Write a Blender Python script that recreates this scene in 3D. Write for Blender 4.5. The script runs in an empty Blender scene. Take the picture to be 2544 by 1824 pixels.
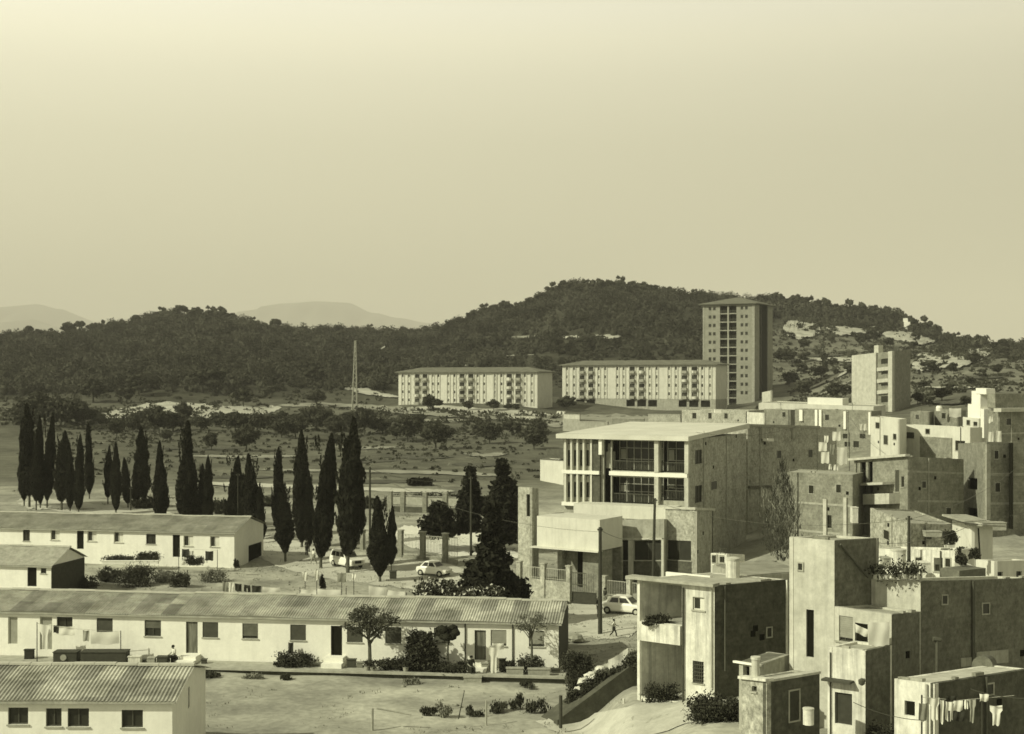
import bpy, math, random
import numpy as np
from mathutils import Vector, Matrix
R = math.radians
C = bpy.context.scene.collection
# ------------------------------------------------------------------ camera
F, CX, HY, CZ = 3400.0, 1272.0, 945.0, 18.5
scene = bpy.context.scene
cam_d = bpy.data.cameras.new('camera'); cam = bpy.data.objects.new('camera', cam_d); C.objects.link(cam)
cam.location = (0, 0, CZ); cam.rotation_euler = (R(90), 0, 0)
cam_d.sensor_width = 36; cam_d.lens = F / 2544 * 36; cam_d.shift_y = 33 / 2544
cam_d.dof.use_dof = True; cam_d.dof.focus_distance = 28.0; cam_d.dof.aperture_fstop = 2.6   # the soft old lens
cam_d.clip_start = 0.5; cam_d.clip_end = 40000
scene.camera = cam
# ------------------------------------------------------------------ sun and sky
SUN_EL = R(36); sd = Vector((-0.88, -0.475)).normalized()
tosun = Vector((sd.x * math.cos(SUN_EL), sd.y * math.cos(SUN_EL), math.sin(SUN_EL)))
ld = bpy.data.lights.new('sun', 'SUN'); ld.energy = 4.5; ld.angle = R(0.6); ld.color = (1.0, 0.975, 0.75)
lo = bpy.data.objects.new('sun', ld); C.objects.link(lo); lo.location = (-60, -40, 90)
lo.rotation_euler = (-tosun).to_track_quat('-Z', 'Y').to_euler()
world = bpy.data.worlds.new('World'); scene.world = world; world.use_nodes = True
nt = world.node_tree; nt.nodes.clear()
def N(t, k, **kw):
    n = t.nodes.new(k)
    for a, b in kw.items(): setattr(n, a, b)
    return n
out = N(nt, 'ShaderNodeOutputWorld'); bg = N(nt, 'ShaderNodeBackground'); bg.inputs['Strength'].default_value = 0.1
sky = N(nt, 'ShaderNodeTexSky', sky_type='NISHITA', sun_disc=False, sun_elevation=SUN_EL,
        sun_rotation=math.atan2(tosun.x, tosun.y), air_density=1.0, dust_density=4.0)
bw = N(nt, 'ShaderNodeRGBToBW'); nt.links.new(sky.outputs[0], bw.inputs[0])
tc = N(nt, 'ShaderNodeTexCoord'); sep = N(nt, 'ShaderNodeSeparateXYZ'); nt.links.new(tc.outputs['Generated'], sep.inputs[0])
ramp = N(nt, 'ShaderNodeValToRGB'); nt.links.new(sep.outputs['Z'], ramp.inputs[0])
SKYSTOPS = [(0.0, (6.5, 6.2, 4.3)), (0.072, (7.1, 6.75, 4.75)), (0.13, (8.0, 7.6, 5.4)), (0.17, (8.7, 8.3, 5.95)), (0.214, (10.2, 9.75, 7.2)), (0.241, (11.6, 11.1, 8.3)), (0.262, (12.0, 11.6, 9.1)), (0.42, (5.0, 4.8, 3.4)), (1.0, (2.6, 2.5, 1.75))]
e = ramp.color_ramp.elements
while len(e) < len(SKYSTOPS): e.new(0.5)
for i, (p, c) in enumerate(SKYSTOPS): e[i].position = p; e[i].color = (c[0] / 12, c[1] / 12, c[2] / 12, 1)
# the thin overcast: mostly an even veil over the daylight sky
tint = N(nt, 'ShaderNodeMix', data_type='RGBA', blend_type='MULTIPLY'); tint.inputs[0].default_value = 1
nt.links.new(bw.outputs[0], tint.inputs[6]); tint.inputs[7].default_value = (0.9, 0.86, 0.55, 1)
sc10 = N(nt, 'ShaderNodeMix', data_type='RGBA', blend_type='MULTIPLY'); sc10.inputs[0].default_value = 1
nt.links.new(ramp.outputs[0], sc10.inputs[6]); sc10.inputs[7].default_value = (12, 12, 12, 1)
veil = N(nt, 'ShaderNodeMix', data_type='RGBA'); veil.inputs[0].default_value = 0.93
nt.links.new(tint.outputs[2], veil.inputs[6]); nt.links.new(sc10.outputs[2], veil.inputs[7])
azi = N(nt, 'ShaderNodeMapRange'); azi.inputs['From Min'].default_value = -0.36; azi.inputs['From Max'].default_value = 0.36; azi.inputs['To Min'].default_value = 1.08; azi.inputs['To Max'].default_value = 0.74
nt.links.new(sep.outputs['X'], azi.inputs[0]); am = N(nt, 'ShaderNodeMix', data_type='RGBA', blend_type='MULTIPLY'); am.inputs[0].default_value = 1
nt.links.new(veil.outputs[2], am.inputs[6]); nt.links.new(azi.outputs[0], am.inputs[7]); nt.links.new(am.outputs[2], bg.inputs[0]); nt.links.new(bg.outputs[0], out.inputs[0])
scene.view_settings.view_transform = 'Standard'; scene.view_settings.look = 'None'
scene.view_settings.exposure = 0.0; scene.view_settings.gamma = 1.0
scene.cycles.max_bounces = 5; scene.cycles.volume_bounces = 0; scene.cycles.diffuse_bounces = 3
scene.cycles.glossy_bounces = 2; scene.cycles.transparent_max_bounces = 6

# ------------------------------------------------------------------ materials (the print is one sepia scale)
def tone(v):
    t = max(0.0, min(1.0, (math.log10(max(v, 0.008)) + 2.1) / 2.0))
    return (v, v * (1.03 - 0.03 * t), v * (0.60 + 0.28 * t), 1)
M = {}
def mat(name, v, v2=None, rough=0.85, scale=1.0, detail=6, fine=0.0, bump=0.0, stripes=None, stretch=(1, 1, 1), sheet=None, spec=0.3, lo_=0.32, hi_=0.68, streak=0.0):
    m = bpy.data.materials.new(name); m.use_nodes = True; t = m.node_tree; b = t.nodes['Principled BSDF']
    b.inputs['Roughness'].default_value = rough; b.inputs['Specular IOR Level'].default_value = spec
    co = N(t, 'ShaderNodeTexCoord'); mp = N(t, 'ShaderNodeMapping'); t.links.new(co.outputs['Object'], mp.inputs[0])
    mp.inputs['Scale'].default_value = stretch
    if v2 is None: v2 = v * 0.75
    no = N(t, 'ShaderNodeTexNoise'); no.inputs['Scale'].default_value = scale; no.inputs['Detail'].default_value = detail
    no.inputs['Roughness'].default_value = 0.62
    t.links.new(mp.outputs[0], no.inputs['Vector'])
    r = N(t, 'ShaderNodeValToRGB'); r.color_ramp.elements[0].position = lo_; r.color_ramp.elements[1].position = hi_
    r.color_ramp.elements[0].color = tone(v2); r.color_ramp.elements[1].color = tone(v)
    t.links.new(no.outputs['Fac'], r.inputs[0]); col = r.outputs[0]
    def mul(col, fac_socket, a, bb, f0=0.0, f1=1.0):
        mr = N(t, 'ShaderNodeMapRange'); mr.inputs['From Min'].default_value = f0; mr.inputs['From Max'].default_value = f1; mr.inputs['To Min'].default_value = a; mr.inputs['To Max'].default_value = bb
        t.links.new(fac_socket, mr.inputs[0])
        mx = N(t, 'ShaderNodeMix', data_type='RGBA', blend_type='MULTIPLY'); mx.inputs[0].default_value = 1
        t.links.new(col, mx.inputs[6]); t.links.new(mr.outputs[0], mx.inputs[7]); return mx.outputs[2]
    if fine:
        nf = N(t, 'ShaderNodeTexNoise'); nf.inputs['Scale'].default_value = 3.6; nf.inputs['Detail'].default_value = 9; nf.inputs['Roughness'].default_value = 0.85
        t.links.new(co.outputs['Object'], nf.inputs['Vector']); col = mul(col, nf.outputs['Fac'], 1 - fine, 1 + fine, 0.36, 0.64)
    if streak:
        ms_ = N(t, 'ShaderNodeMapping'); ms_.inputs['Scale'].default_value = (2.6, 2.6, 0.16); t.links.new(co.outputs['Object'], ms_.inputs[0])
        nk = N(t, 'ShaderNodeTexNoise'); nk.inputs['Scale'].default_value = 1.0; nk.inputs['Detail'].default_value = 7; nk.inputs['Roughness'].default_value = 0.7; t.links.new(ms_.outputs[0], nk.inputs['Vector'])
        col = mul(col, nk.outputs['Fac'], 1 - streak, 1.0, 0.36, 0.52)
    if stripes:   # courses of brick: (period, depth)
        w = N(t, 'ShaderNodeTexWave', bands_direction='Z'); w.inputs['Scale'].default_value = 0.314 / stripes[0]
        w.inputs['Distortion'].default_value = 0.6; t.links.new(co.outputs['Object'], w.inputs['Vector'])
        col = mul(col, w.outputs['Fac'], 1 - stripes[1], 1.0)
    if sheet:     # roofing sheets of different age: (width, angle, depth)
        rot = N(t, 'ShaderNodeMapping'); rot.inputs['Rotation'].default_value = (0, 0, sheet[1]); t.links.new(co.outputs['Object'], rot.inputs[0])
        sx = N(t, 'ShaderNodeSeparateXYZ'); t.links.new(rot.outputs[0], sx.inputs[0])
        dv = N(t, 'ShaderNodeMath', operation='DIVIDE'); dv.inputs[1].default_value = sheet[0]; t.links.new(sx.outputs[0], dv.inputs[0])
        fl = N(t, 'ShaderNodeMath', operation='FLOOR'); t.links.new(dv.outputs[0], fl.inputs[0])
        dz = N(t, 'ShaderNodeMath', operation='DIVIDE'); dz.inputs[1].default_value = 0.42; t.links.new(sx.outputs[2], dz.inputs[0])
        fz = N(t, 'ShaderNodeMath', operation='FLOOR'); t.links.new(dz.outputs[0], fz.inputs[0])
        cm = N(t, 'ShaderNodeCombineXYZ'); t.links.new(fl.outputs[0], cm.inputs[0]); t.links.new(fz.outputs[0], cm.inputs[1])
        wn = N(t, 'ShaderNodeTexWhiteNoise', noise_dimensions='3D'); t.links.new(cm.outputs[0], wn.inputs[0])
        col = mul(col, wn.outputs[0], 1 - sheet[2], 1 + sheet[2] * 0.4)
    if bump:
        bp = N(t, 'ShaderNodeBump'); bp.inputs['Strength'].default_value = bump; bp.inputs['Distance'].default_value = 0.1
        t.links.new(no.outputs['Fac'], bp.inputs['Height']); t.links.new(bp.outputs[0], b.inputs['Normal'])
    t.links.new(col, b.inputs['Base Color']); M[name] = m; return m
mat('white_paint', 0.79, 0.71, scale=0.8, detail=10, fine=0.06, streak=0.05)
mat('white_wall', 0.62, 0.52, scale=0.7, detail=10, fine=0.05, streak=0.10)
mat('white_stained', 0.72, 0.52, scale=1.6, detail=10, fine=0.14, streak=0.38)
mat('render_cream', 0.54, 0.40, scale=1.4, detail=10, fine=0.13, streak=0.16)
mat('render_grey', 0.38, 0.26, scale=1.6, detail=10, fine=0.16, streak=0.2)
mat('concrete', 0.40, 0.27, scale=2.0, detail=10, fine=0.16)
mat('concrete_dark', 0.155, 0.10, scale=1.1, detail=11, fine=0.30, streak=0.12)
mat('brick', 0.27, 0.16, scale=1.1, detail=11, fine=0.38, stripes=(0.3, 0.05))
mat('brick_party', 0.17, 0.11, scale=1.2, detail=11, fine=0.42, stripes=(0.26, 0.08))
mat('brick_light', 0.42, 0.25, scale=0.9, detail=11, fine=0.42, stripes=(0.3, 0.04))
mat('brick_dark', 0.10, 0.055, scale=1.5, detail=11, fine=0.45, stripes=(0.26, 0.08))
mat('brick_rough', 0.44, 0.20, scale=1.8, detail=11, fine=0.4, stripes=(0.3, 0.04))
mat('roof_sheet', 0.46, 0.20, scale=0.5, detail=9, fine=0.22, sheet=(1.05, R(6), 0.42), stretch=(1.4, 1.4, 1.6))
mat('roof_sheet_old', 0.32, 0.17, scale=0.7, detail=9, fine=0.2, sheet=(1.05, R(6), 0.2))
mat('roof_pale', 0.62, 0.50, scale=0.3, fine=0.05)
mat('roof_tile', 0.26, 0.17, scale=0.8, fine=0.25)
mat('ridge', 0.5, 0.4, scale=2)
mat('dark_void', 0.012, 0.01, rough=0.9, spec=0.05)  # near black, stands in for unlit depth behind openings
mat('glass', 0.03, 0.02, rough=0.35, spec=0.35, scale=2)
mat('shutter', 0.065, 0.04, scale=3, rough=0.7)
mat('blind', 0.13, 0.08, scale=2, rough=0.7)
mat('blind_pale', 0.30, 0.22, scale=2, rough=0.7)
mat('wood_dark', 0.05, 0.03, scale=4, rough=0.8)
mat('wood_pole', 0.045, 0.03, scale=3, rough=0.8)
mat('metal', 0.09, 0.06, scale=5, rough=0.5)
mat('metal_pale', 0.42, 0.30, scale=2, rough=0.5)
mat('frame_white', 0.6, 0.5, scale=2)
mat('cypress_leaf', 0.022, 0.012, scale=1.6, spec=0.1)
mat('conifer_leaf', 0.026, 0.013, scale=1.2, spec=0.1)
mat('pine_leaf', 0.055, 0.024, scale=0.35, spec=0.08)
mat('forest_leaf', 0.085, 0.028, scale=0.045, detail=8, spec=0.05, lo_=0.4, hi_=0.62)
mat('olive_leaf', 0.095, 0.05, scale=0.7, spec=0.1)
mat('orchard_leaf', 0.075, 0.035, scale=0.5, spec=0.08)
mat('bush_leaf', 0.06, 0.03, scale=2, spec=0.1)
mat('bush_pale', 0.22, 0.08, scale=2.5, spec=0.1)
mat('blossom', 0.6, 0.45, scale=3)
mat('dry_weed', 0.26, 0.13, scale=1.5)
mat('bark', 0.10, 0.05, scale=4)
mat('bark_pale', 0.26, 0.16, scale=4)
mat('cloth_white', 0.66, 0.55, scale=1.5)
mat('cloth_grey', 0.24, 0.16, scale=2)
mat('cloth_dark', 0.03, 0.02, scale=2)
mat('curtain', 0.20, 0.06, scale=2.2, stretch=(3, 3, 0.3))
mat('skin', 0.24, 0.19, scale=6, rough=0.6)
mat('hair', 0.015, 0.01, scale=8)
mat('car_white', 0.74, 0.70, rough=0.35, spec=0.5, scale=1)
mat('car_glass', 0.03, 0.02, rough=0.2, spec=0.5)
mat('tyre', 0.02, 0.014, scale=4)
mat('chrome', 0.45, 0.35, rough=0.3, spec=0.6)
mat('roof_dull', 0.17, 0.11, scale=0.6, fine=0.2)
mat('stone', 0.30, 0.14, scale=1.3, fine=0.25, bump=0.4)
mat('rock_pale', 0.52, 0.30, scale=0.12, fine=0.2, bump=0.5)
mat('earth_pale', 0.50, 0.30, scale=0.10, fine=0.15)
mat('earth_mid', 0.30, 0.19, scale=0.2, fine=0.15)
mat('earth_dark', 0.09, 0.045, scale=0.8, fine=0.3, bump=0.5)
mat('path_bright', 0.72, 0.58, scale=0.4, fine=0.1)
mat('path_pale', 0.52, 0.36, scale=0.5, fine=0.12)
mat('mountain', 0.16, 0.10, scale=0.002, detail=8)

# ------------------------------------------------------------------ helpers
def W(px, py, Y): return Vector(((px - CX) / F * Y, Y, CZ - (py - HY) / F * Y))
class MB:
    def __init__(s): s.v = []; s.f = []
    def add(s, vs, fs):
        o = len(s.v); s.v += [Vector(v) for v in vs]; s.f += [tuple(i + o for i in f) for f in fs]; return s
    def hexa(s, p):      # p: 8 points, bottom 0-3 ccw from above, top 4-7
        return s.add(p, [(3, 2, 1, 0), (4, 5, 6, 7), (0, 1, 5, 4), (1, 2, 6, 5), (2, 3, 7, 6), (3, 0, 4, 7)])
    def box(s, x0, x1, y0, y1, z0, z1):
        return s.hexa([(x0, y0, z0), (x1, y0, z0), (x1, y1, z0), (x0, y1, z0), (x0, y0, z1), (x1, y0, z1), (x1, y1, z1), (x0, y1, z1)])
    def fbox(s, fr, u0, u1, n0, n1, z0, z1):
        P = fr.P
        return s.hexa([P(u0, n1, z0), P(u1, n1, z0), P(u1, n0, z0), P(u0, n0, z0), P(u0, n1, z1), P(u1, n1, z1), P(u1, n0, z1), P(u0, n0, z1)])
    def prism(s, pts, z0, ztops):      # pts: xy ccw list, ztops one per vertex
        n = len(pts); lo = [(p[0], p[1], z0) for p in pts]; hi = [(p[0], p[1], z) for p, z in zip(pts, ztops)]
        return s.add(lo + hi, [tuple(range(n - 1, -1, -1)), tuple(range(n, 2 * n))] + [(i, (i + 1) % n, n + (i + 1) % n, n + i) for i in range(n)])
    def tube(s, p0, p1, r0, r1=None, k=8):
        p0 = Vector(p0); p1 = Vector(p1); r1 = r0 if r1 is None else r1
        d = (p1 - p0).normalized(); a = d.orthogonal().normalized(); b = d.cross(a)
        vs = [p0 + (a * math.cos(t) + b * math.sin(t)) * r0 for t in [2 * math.pi * i / k for i in range(k)]]
        vs += [p1 + (a * math.cos(t) + b * math.sin(t)) * r1 for t in [2 * math.pi * i / k for i in range(k)]]
        return s.add(vs, [(i, (i + 1) % k, k + (i + 1) % k, k + i) for i in range(k)] + [tuple(range(k - 1, -1, -1)), tuple(range(k, 2 * k))])
    def path(s, pts, r0, r1, k=6):
        n = len(pts) - 1
        for i in range(n): s.tube(pts[i], pts[i + 1], r0 + (r1 - r0) * i / n, r0 + (r1 - r0) * (i + 1) / n, k)
        return s
    def lathe(s, c, prof, k=16):       # prof: (r, z)
        c = Vector(c); vs = []
        for r, z in prof: vs += [c + Vector((r * math.cos(2 * math.pi * i / k), r * math.sin(2 * math.pi * i / k), z)) for i in range(k)]
        fs = []
        for j in range(len(prof) - 1): fs += [(j * k + i, j * k + (i + 1) % k, (j + 1) * k + (i + 1) % k, (j + 1) * k + i) for i in range(k)]
        fs += [tuple(range(k - 1, -1, -1)), tuple(range((len(prof) - 1) * k, len(prof) * k))]
        return s.add(vs, fs)
    def wall(s, fr, u0, u1, z0, z1, t=0.2, holes=(), n=0.0):
        us = sorted({u0, u1} | {min(max(h[i], u0), u1) for h in holes for i in (0, 1)})
        zs = sorted({z0, z1} | {min(max(h[i], z0), z1) for h in holes for i in (2, 3)})
        def solid(i, j):
            if i < 0 or j < 0 or i >= len(us) - 1 or j >= len(zs) - 1: return False
            cu = (us[i] + us[i + 1]) / 2; cz = (zs[j] + zs[j + 1]) / 2
            return not any(h[0] < cu < h[1] and h[2] < cz < h[3] for h in holes)
        P = fr.P
        for i in range(len(us) - 1):
            for j in range(len(zs) - 1):
                if not solid(i, j): continue
                a, b, c, d = us[i], us[i + 1], zs[j], zs[j + 1]
                q = [P(a, n, c), P(b, n, c), P(b, n, d), P(a, n, d), P(a, n - t, c), P(b, n - t, c), P(b, n - t, d), P(a, n - t, d)]
                fs = [(0, 1, 2, 3), (5, 4, 7, 6)]
                if not solid(i - 1, j): fs.append((4, 0, 3, 7))
                if not solid(i + 1, j): fs.append((1, 5, 6, 2))
                if not solid(i, j - 1): fs.append((4, 5, 1, 0))
                if not solid(i, j + 1): fs.append((3, 2, 6, 7))
                s.add(q, fs)
        return s
WM = {}
def mw(o): return WM.get(o.name, Matrix.Identity(4))
def mesh_obj(name, V, faces, m, parent=None, loc=None, smooth=False):
    me = bpy.data.meshes.new(name)
    base = mw(parent).inverted() if parent else (Matrix.Translation(-Vector(loc)) if loc is not None else Matrix.Identity(4))
    me.from_pydata([tuple(base @ v) for v in V], [], faces); me.update()
    o = bpy.data.objects.new(name, me); C.objects.link(o); me.materials.append(M[m] if isinstance(m, str) else m)
    if parent: o.parent = parent; WM[o.name] = mw(parent).copy()
    elif loc is not None: o.location = loc; WM[o.name] = Matrix.Translation(Vector(loc))
    if smooth: me.polygons.foreach_set('use_smooth', [True] * len(me.polygons))
    return o
def part(mb, name, m, parent, label=None, smooth=False):
    if not mb.v: return None
    o = mesh_obj(name, mb.v, mb.f, m, parent, smooth=smooth)
    if label: o['label'] = label
    return o
def tag(o, label=None, cat=None, group=None, kind=None):
    for k, v in (('label', label), ('category', cat), ('group', group), ('kind', kind)):
        if v: o[k] = v
    return o
def thing(name, label, cat, loc=(0, 0, 0), group=None, rz=0):
    o = bpy.data.objects.new(name, None); C.objects.link(o); o.location = loc; o.rotation_euler = (0, 0, rz); o.empty_display_size = 0.3
    WM[o.name] = Matrix.Translation(Vector(loc)) @ Matrix.Rotation(rz, 4, 'Z'); return tag(o, label, cat, group)
def single(mb, name, m, label, cat, loc=None, group=None, smooth=False):
    if loc is None:
        xs = [v.x for v in mb.v]; ys = [v.y for v in mb.v]; loc = ((min(xs) + max(xs)) / 2, (min(ys) + max(ys)) / 2, min(v.z for v in mb.v))
    return tag(mesh_obj(name, mb.v, mb.f, m, None, loc, smooth), label, cat, group)
def struct(mb, name, m, smooth=False): return tag(mesh_obj(name, mb.v, mb.f, m, None, smooth=smooth), kind='structure')
def dup(root, loc, rz=0, sc=1.0, label=None, group=None):
    r = root.copy(); C.objects.link(r); r.location = loc; r.rotation_euler = (0, 0, rz); r.scale = sc if isinstance(sc, (tuple, list)) else (sc, sc, sc)
    if label: r['label'] = label
    if group: r['group'] = group
    for ch in list(root.children):
        c = ch.copy(); C.objects.link(c); c.parent = r
        for g in ch.children:
            d = g.copy(); C.objects.link(d); d.parent = c
    return r
class Fr:      # a wall line seen from its outer side: u runs left to right, n outward, z up (sheared by slope s)
    def __init__(s, a, b, slope=0.0):
        s.A = Vector((a[0], a[1])); s.B = Vector((b[0], b[1])); d = s.B - s.A; s.L = d.length; s.u = d / s.L; s.nn = Vector((s.u.y, -s.u.x)); s.s = slope
    def U(s, px):
        k = (px - CX) / F; return (k * s.A.y - s.A.x) / (s.u.x - k * s.u.y)
    def Z(s, px, py):
        u = s.U(px); y = s.A.y + s.u.y * u; return CZ - (py - HY) / F * y - s.s * u
    def P(s, u, n, z):
        p = s.A + s.u * u + s.nn * n; return Vector((p.x, p.y, z + s.s * u))
    def side(s, depth, slope=0.0): return Fr(s.B, s.B - s.nn * depth, slope)
    def rect(s, r): return (s.U(r[0]), s.U(r[2]), s.Z((r[0] + r[2]) / 2, r[3]), s.Z((r[0] + r[2]) / 2, r[1]))
def fr_px(pa, Ya, pb, Yb, slope=0.0): return Fr(((pa - CX) / F * Ya, Ya), ((pb - CX) / F * Yb, Yb), slope)
def opening(root, fr, r, kind='window', name=None, t=0.2, rect=None):
    """fill one hole: r in picture px (x0,y0,x1,y1) on the wall line, returns hole"""
    u0, u1, z0, z1 = rect or fr.rect(r)
    fb = min(0.06, (u1 - u0) * 0.12)
    if kind == 'void': return (u0, u1, z0, z1)
    f = MB()
    if kind.startswith('door') or kind == 'curtain':
        f.fbox(fr, u0, u0 + fb, -0.16, -0.07, z0, z1).fbox(fr, u1 - fb, u1, -0.16, -0.07, z0, z1).fbox(fr, u0 + fb, u1 - fb, -0.16, -0.07, z1 - fb, z1)
        o = part(f, 'door', 'frame_white' if kind == 'door_pale' else 'wood_dark', root)
        lf = MB().fbox(fr, u0 + fb, u1 - fb, -0.14, -0.11, z0, z1 - fb)
        part(lf, 'door_curtain' if kind == 'curtain' else 'door_leaf_or_dark', {'door': 'wood_dark', 'door_open': 'dark_void', 'door_pale': 'blind_pale', 'curtain': 'curtain'}[kind], o)  # open doors get a dark sheet painted as the unlit inside
        return (u0, u1, z0, z1)
    f.fbox(fr, u0, u0 + fb, -0.16, -0.08, z0, z1).fbox(fr, u1 - fb, u1, -0.16, -0.08, z0, z1)
    f.fbox(fr, u0 + fb, u1 - fb, -0.16, -0.08, z1 - fb, z1).fbox(fr, u0 + fb, u1 - fb, -0.16, -0.08, z0, z0 + fb)
    if (u1 - u0) > 0.7: f.fbox(fr, (u0 + u1) / 2 - fb / 2, (u0 + u1) / 2 + fb / 2, -0.155, -0.085, z0 + fb, z1 - fb)
    o = part(f, name or 'window', 'frame_white' if kind == 'window_pale' else 'shutter', root)
    part(MB().fbox(fr, u0 + fb * .5, u1 - fb * .5, -0.15, -0.13, z0 + fb * .5, z1 - fb * .5), 'pane', 'glass', o)
    if kind.startswith('blind'):
        fr_ = {'blind': 0.98, 'blind_most': 0.82, 'blind_half': 0.5, 'blind_pale': 0.85}[kind]
        b = MB(); zz = z1 - 0.02; zb = z1 - (z1 - z0) * fr_; k = 0
        while zz > zb:
            b.fbox(fr, u0 + 0.02, u1 - 0.02, -0.07 - 0.012 * (k % 2), -0.04 - 0.012 * (k % 2), max(zz - 0.085, zb), zz); zz -= 0.09; k += 1
        part(b, 'blind', 'blind_pale' if kind == 'blind_pale' else 'blind', o)
    if kind == 'shutter':
        part(MB().fbox(fr, u0 + 0.02, u1 - 0.02, -0.07, -0.04, z0 + 0.02, z1 - 0.02), 'shutter', 'shutter', o)
    if kind == 'window_pale':
        part(MB().fbox(fr, u0 + (u1 - u0) * .55, u1 - fb, -0.128, -0.11, z0 + fb, z1 - fb), 'curtain', 'cloth_white', o)
    s = MB().fbox(fr, u0 - 0.06, u1 + 0.06, -0.05, 0.06, z0 - 0.07, z0 - 0.001)
    part(s, 'sill', 'concrete', o)
    return (u0, u1, z0, z1)
def house(name, label, cat, A, B, D, zb, m='brick', side_m=None, fw=(), sw=(), parapet=0.35, roof_m='concrete', group=None, back=True, t=0.2):
    """A,B,D = (px, ytop, Y) of left, near and right corners; walls with real openings, flat roof behind a parapet"""
    pa, pb, pd = W(*A), W(*B), W(*D)
    f = Fr(pa.xy, pb.xy); f.s = (pb.z - pa.z) / f.L; s = Fr(pb.xy, pd.xy); s.s = (pd.z - pb.z) / s.L
    p4 = pa.xy + pd.xy - pb.xy; z4 = pa.z + pd.z - pb.z
    root = thing(name, label, cat, (pb.x, pb.y, zb), group)
    hf = [opening(root, f, *x) for x in fw]; hs = [opening(root, s, *x) for x in sw]
    w = MB().wall(f, 0, f.L, zb - f.s * f.L * 0 - 1, pa.z, t, hf)
    if side_m is None: w.wall(s, 0.012, s.L, zb - 1, pb.z, t, hs, n=0.004)
    bk = Fr(pd.xy, p4); bk.s = (z4 - pd.z) / bk.L; lf = Fr(p4, pa.xy); lf.s = (pa.z - z4) / lf.L
    w.wall(bk, 0.012, bk.L - 0.01, zb - 1, pd.z - 0.004, t, (), n=-0.006); w.wall(lf, 0.01, lf.L - 0.012, zb - 1, z4 - 0.003, t, (), n=-0.005)
    part(w, 'wall', m, root)
    if side_m: part(MB().wall(s, 0.012, s.L, zb - 1, pb.z, t, hs, n=0.004), 'side_wall', side_m, root)
    cen = (pa.xy + pd.xy) / 2
    def ins(p): return p + (cen - p).normalized() * 0.12
    pts = [ins(pa.xy), ins(pb.xy), ins(pd.xy), ins(p4)]; zt = [pa.z - parapet, pb.z - parapet, pd.z - parapet, z4 - parapet]
    rf = MB(); rf.add([(p.x, p.y, z - 0.15) for p, z in zip(pts, zt)] + [(p.x, p.y, z) for p, z in zip(pts, zt)],
        [(3, 2, 1, 0), (4, 5, 6, 7), (0, 1, 5, 4), (1, 2, 6, 5), (2, 3, 7, 6), (3, 0, 4, 7)])
    part(rf, 'roof', roof_m, root)
    return root, f, s

# ------------------------------------------------------------------ terrain
TY = [20, 50, 62, 72, 85, 100, 128, 170, 210, 300, 350, 420, 480, 600, 700, 800, 850, 1000, 1400]
TP = {
 -900: [2.0, 1.8, 1.0, .0, -.15, .2, 0.9, 2.6, 3.2, 5.0, 7.5, 9.5, 12, 20, 26, 32, 34, 25, 5],
   60: [2.0, 1.8, 1.0, .0, -.15, .2, 0.9, 2.6, 3.2, 5.0, 7.5, 9.5, 12, 23, 33, 43, 45, 30, 5],
  480: [1.5, 1.5, 0.9, .0, -.15, .2, 0.9, 2.4, 3.2, 5.0, 7.5, 10.3, 14, 27, 39, 51, 55, 38, 8],
  760: [1.0, 0.8, 0.5, .0, -.15, .1, 0.8, 2.2, 3.2, 5.0, 7.5, 10.0, 13, 23, 34, 45, 48, 38, 8],
 1060: [0.5, 0.4, 0.2, .0, -.15, .0, 0.7, 2.0, 3.2, 5.0, 7.5, 10.0, 13, 23, 33, 44, 47, 38, 8],
 1250: [0.3, 0.2, 0.0, -.1, -.2, .0, 0.6, 1.8, 3.2, 5.0, 7.3, 9.2, 12, 25, 41, 57, 57, 40, 8],
 1430: [0.3, 0.1, 0.0, -.1, -.3, -.2, 0.3, 1.5, 3.2, 5.0, 7.0, 8.4, 12, 30, 51, 70, 69, 44, 8],
 1580: [2.2, 2.1, 2.1, 2.0, .9, .0, 0.3, 1.5, 3.0, 5.0, 7.0, 8.8, 11, 32, 53, 71, 69, 44, 8],
 1760: [3.4, 3.2, 3.1, 2.2, 1.0, .4, 0.6, 2.0, 3.6, 6.0, 7.5, 8.8, 10, 31, 51, 67, 64, 44, 8],
 1950: [3.5, 3.3, 3.2, 2.6, 2.0, 1.6, 1.8, 4.0, 7.0, 9.5, 9.8, 10.5, 13, 28, 46, 60, 56, 40, 8],
 2200: [3.5, 3.3, 3.2, 2.8, 2.6, 2.8, 3.6, 6.5, 10, 11, 12.5, 16, 20, 31, 43, 51, 48, 34, 8],
 2430: [3.5, 3.3, 3.2, 3.0, 3.0, 3.2, 4.0, 7.5, 11, 13, 16, 20, 24, 31, 35, 33, 30, 24, 8],
 2900: [3.5, 3.3, 3.2, 3.0, 3.0, 3.2, 4.0, 7.0, 10, 12, 14, 17, 19, 25, 28, 28, 26, 20, 8]}
_PK = np.array(sorted(TP)); _TT = np.array([TP[k] for k in _PK]); _TY = np.array(TY, float)
def ground(x, y):
    yy = max(y, 20.0); px = CX + F * x / yy; px = min(max(px, _PK[0]), _PK[-1])
    i = int(np.searchsorted(_PK, px, side='right') - 1); i = min(max(i, 0), len(_PK) - 2); a = (px - _PK[i]) / (_PK[i + 1] - _PK[i])
    a = a * a * (3 - 2 * a)
    z = (1 - a) * np.interp(yy, _TY, _TT[i]) + a * np.interp(yy, _TY, _TT[i + 1])
    if y > 110:
        k = min(1.0, (y - 110) / 400); z += k * (1.1 * math.sin(x * .031 + y * .017) + .8 * math.sin(x * .071 - y * .043 + 1.3) + .45 * math.sin(x * .13 + y * .11))
    return float(z + 0.05 * math.sin(x * .9 + y * .5) + 0.04 * math.sin(x * .45 - y * 1.1 + .8 * math.sin(x * .2)) + (0.05 * math.sin(x * .8 + y * 1.5) if y < 84 else 0))
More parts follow.
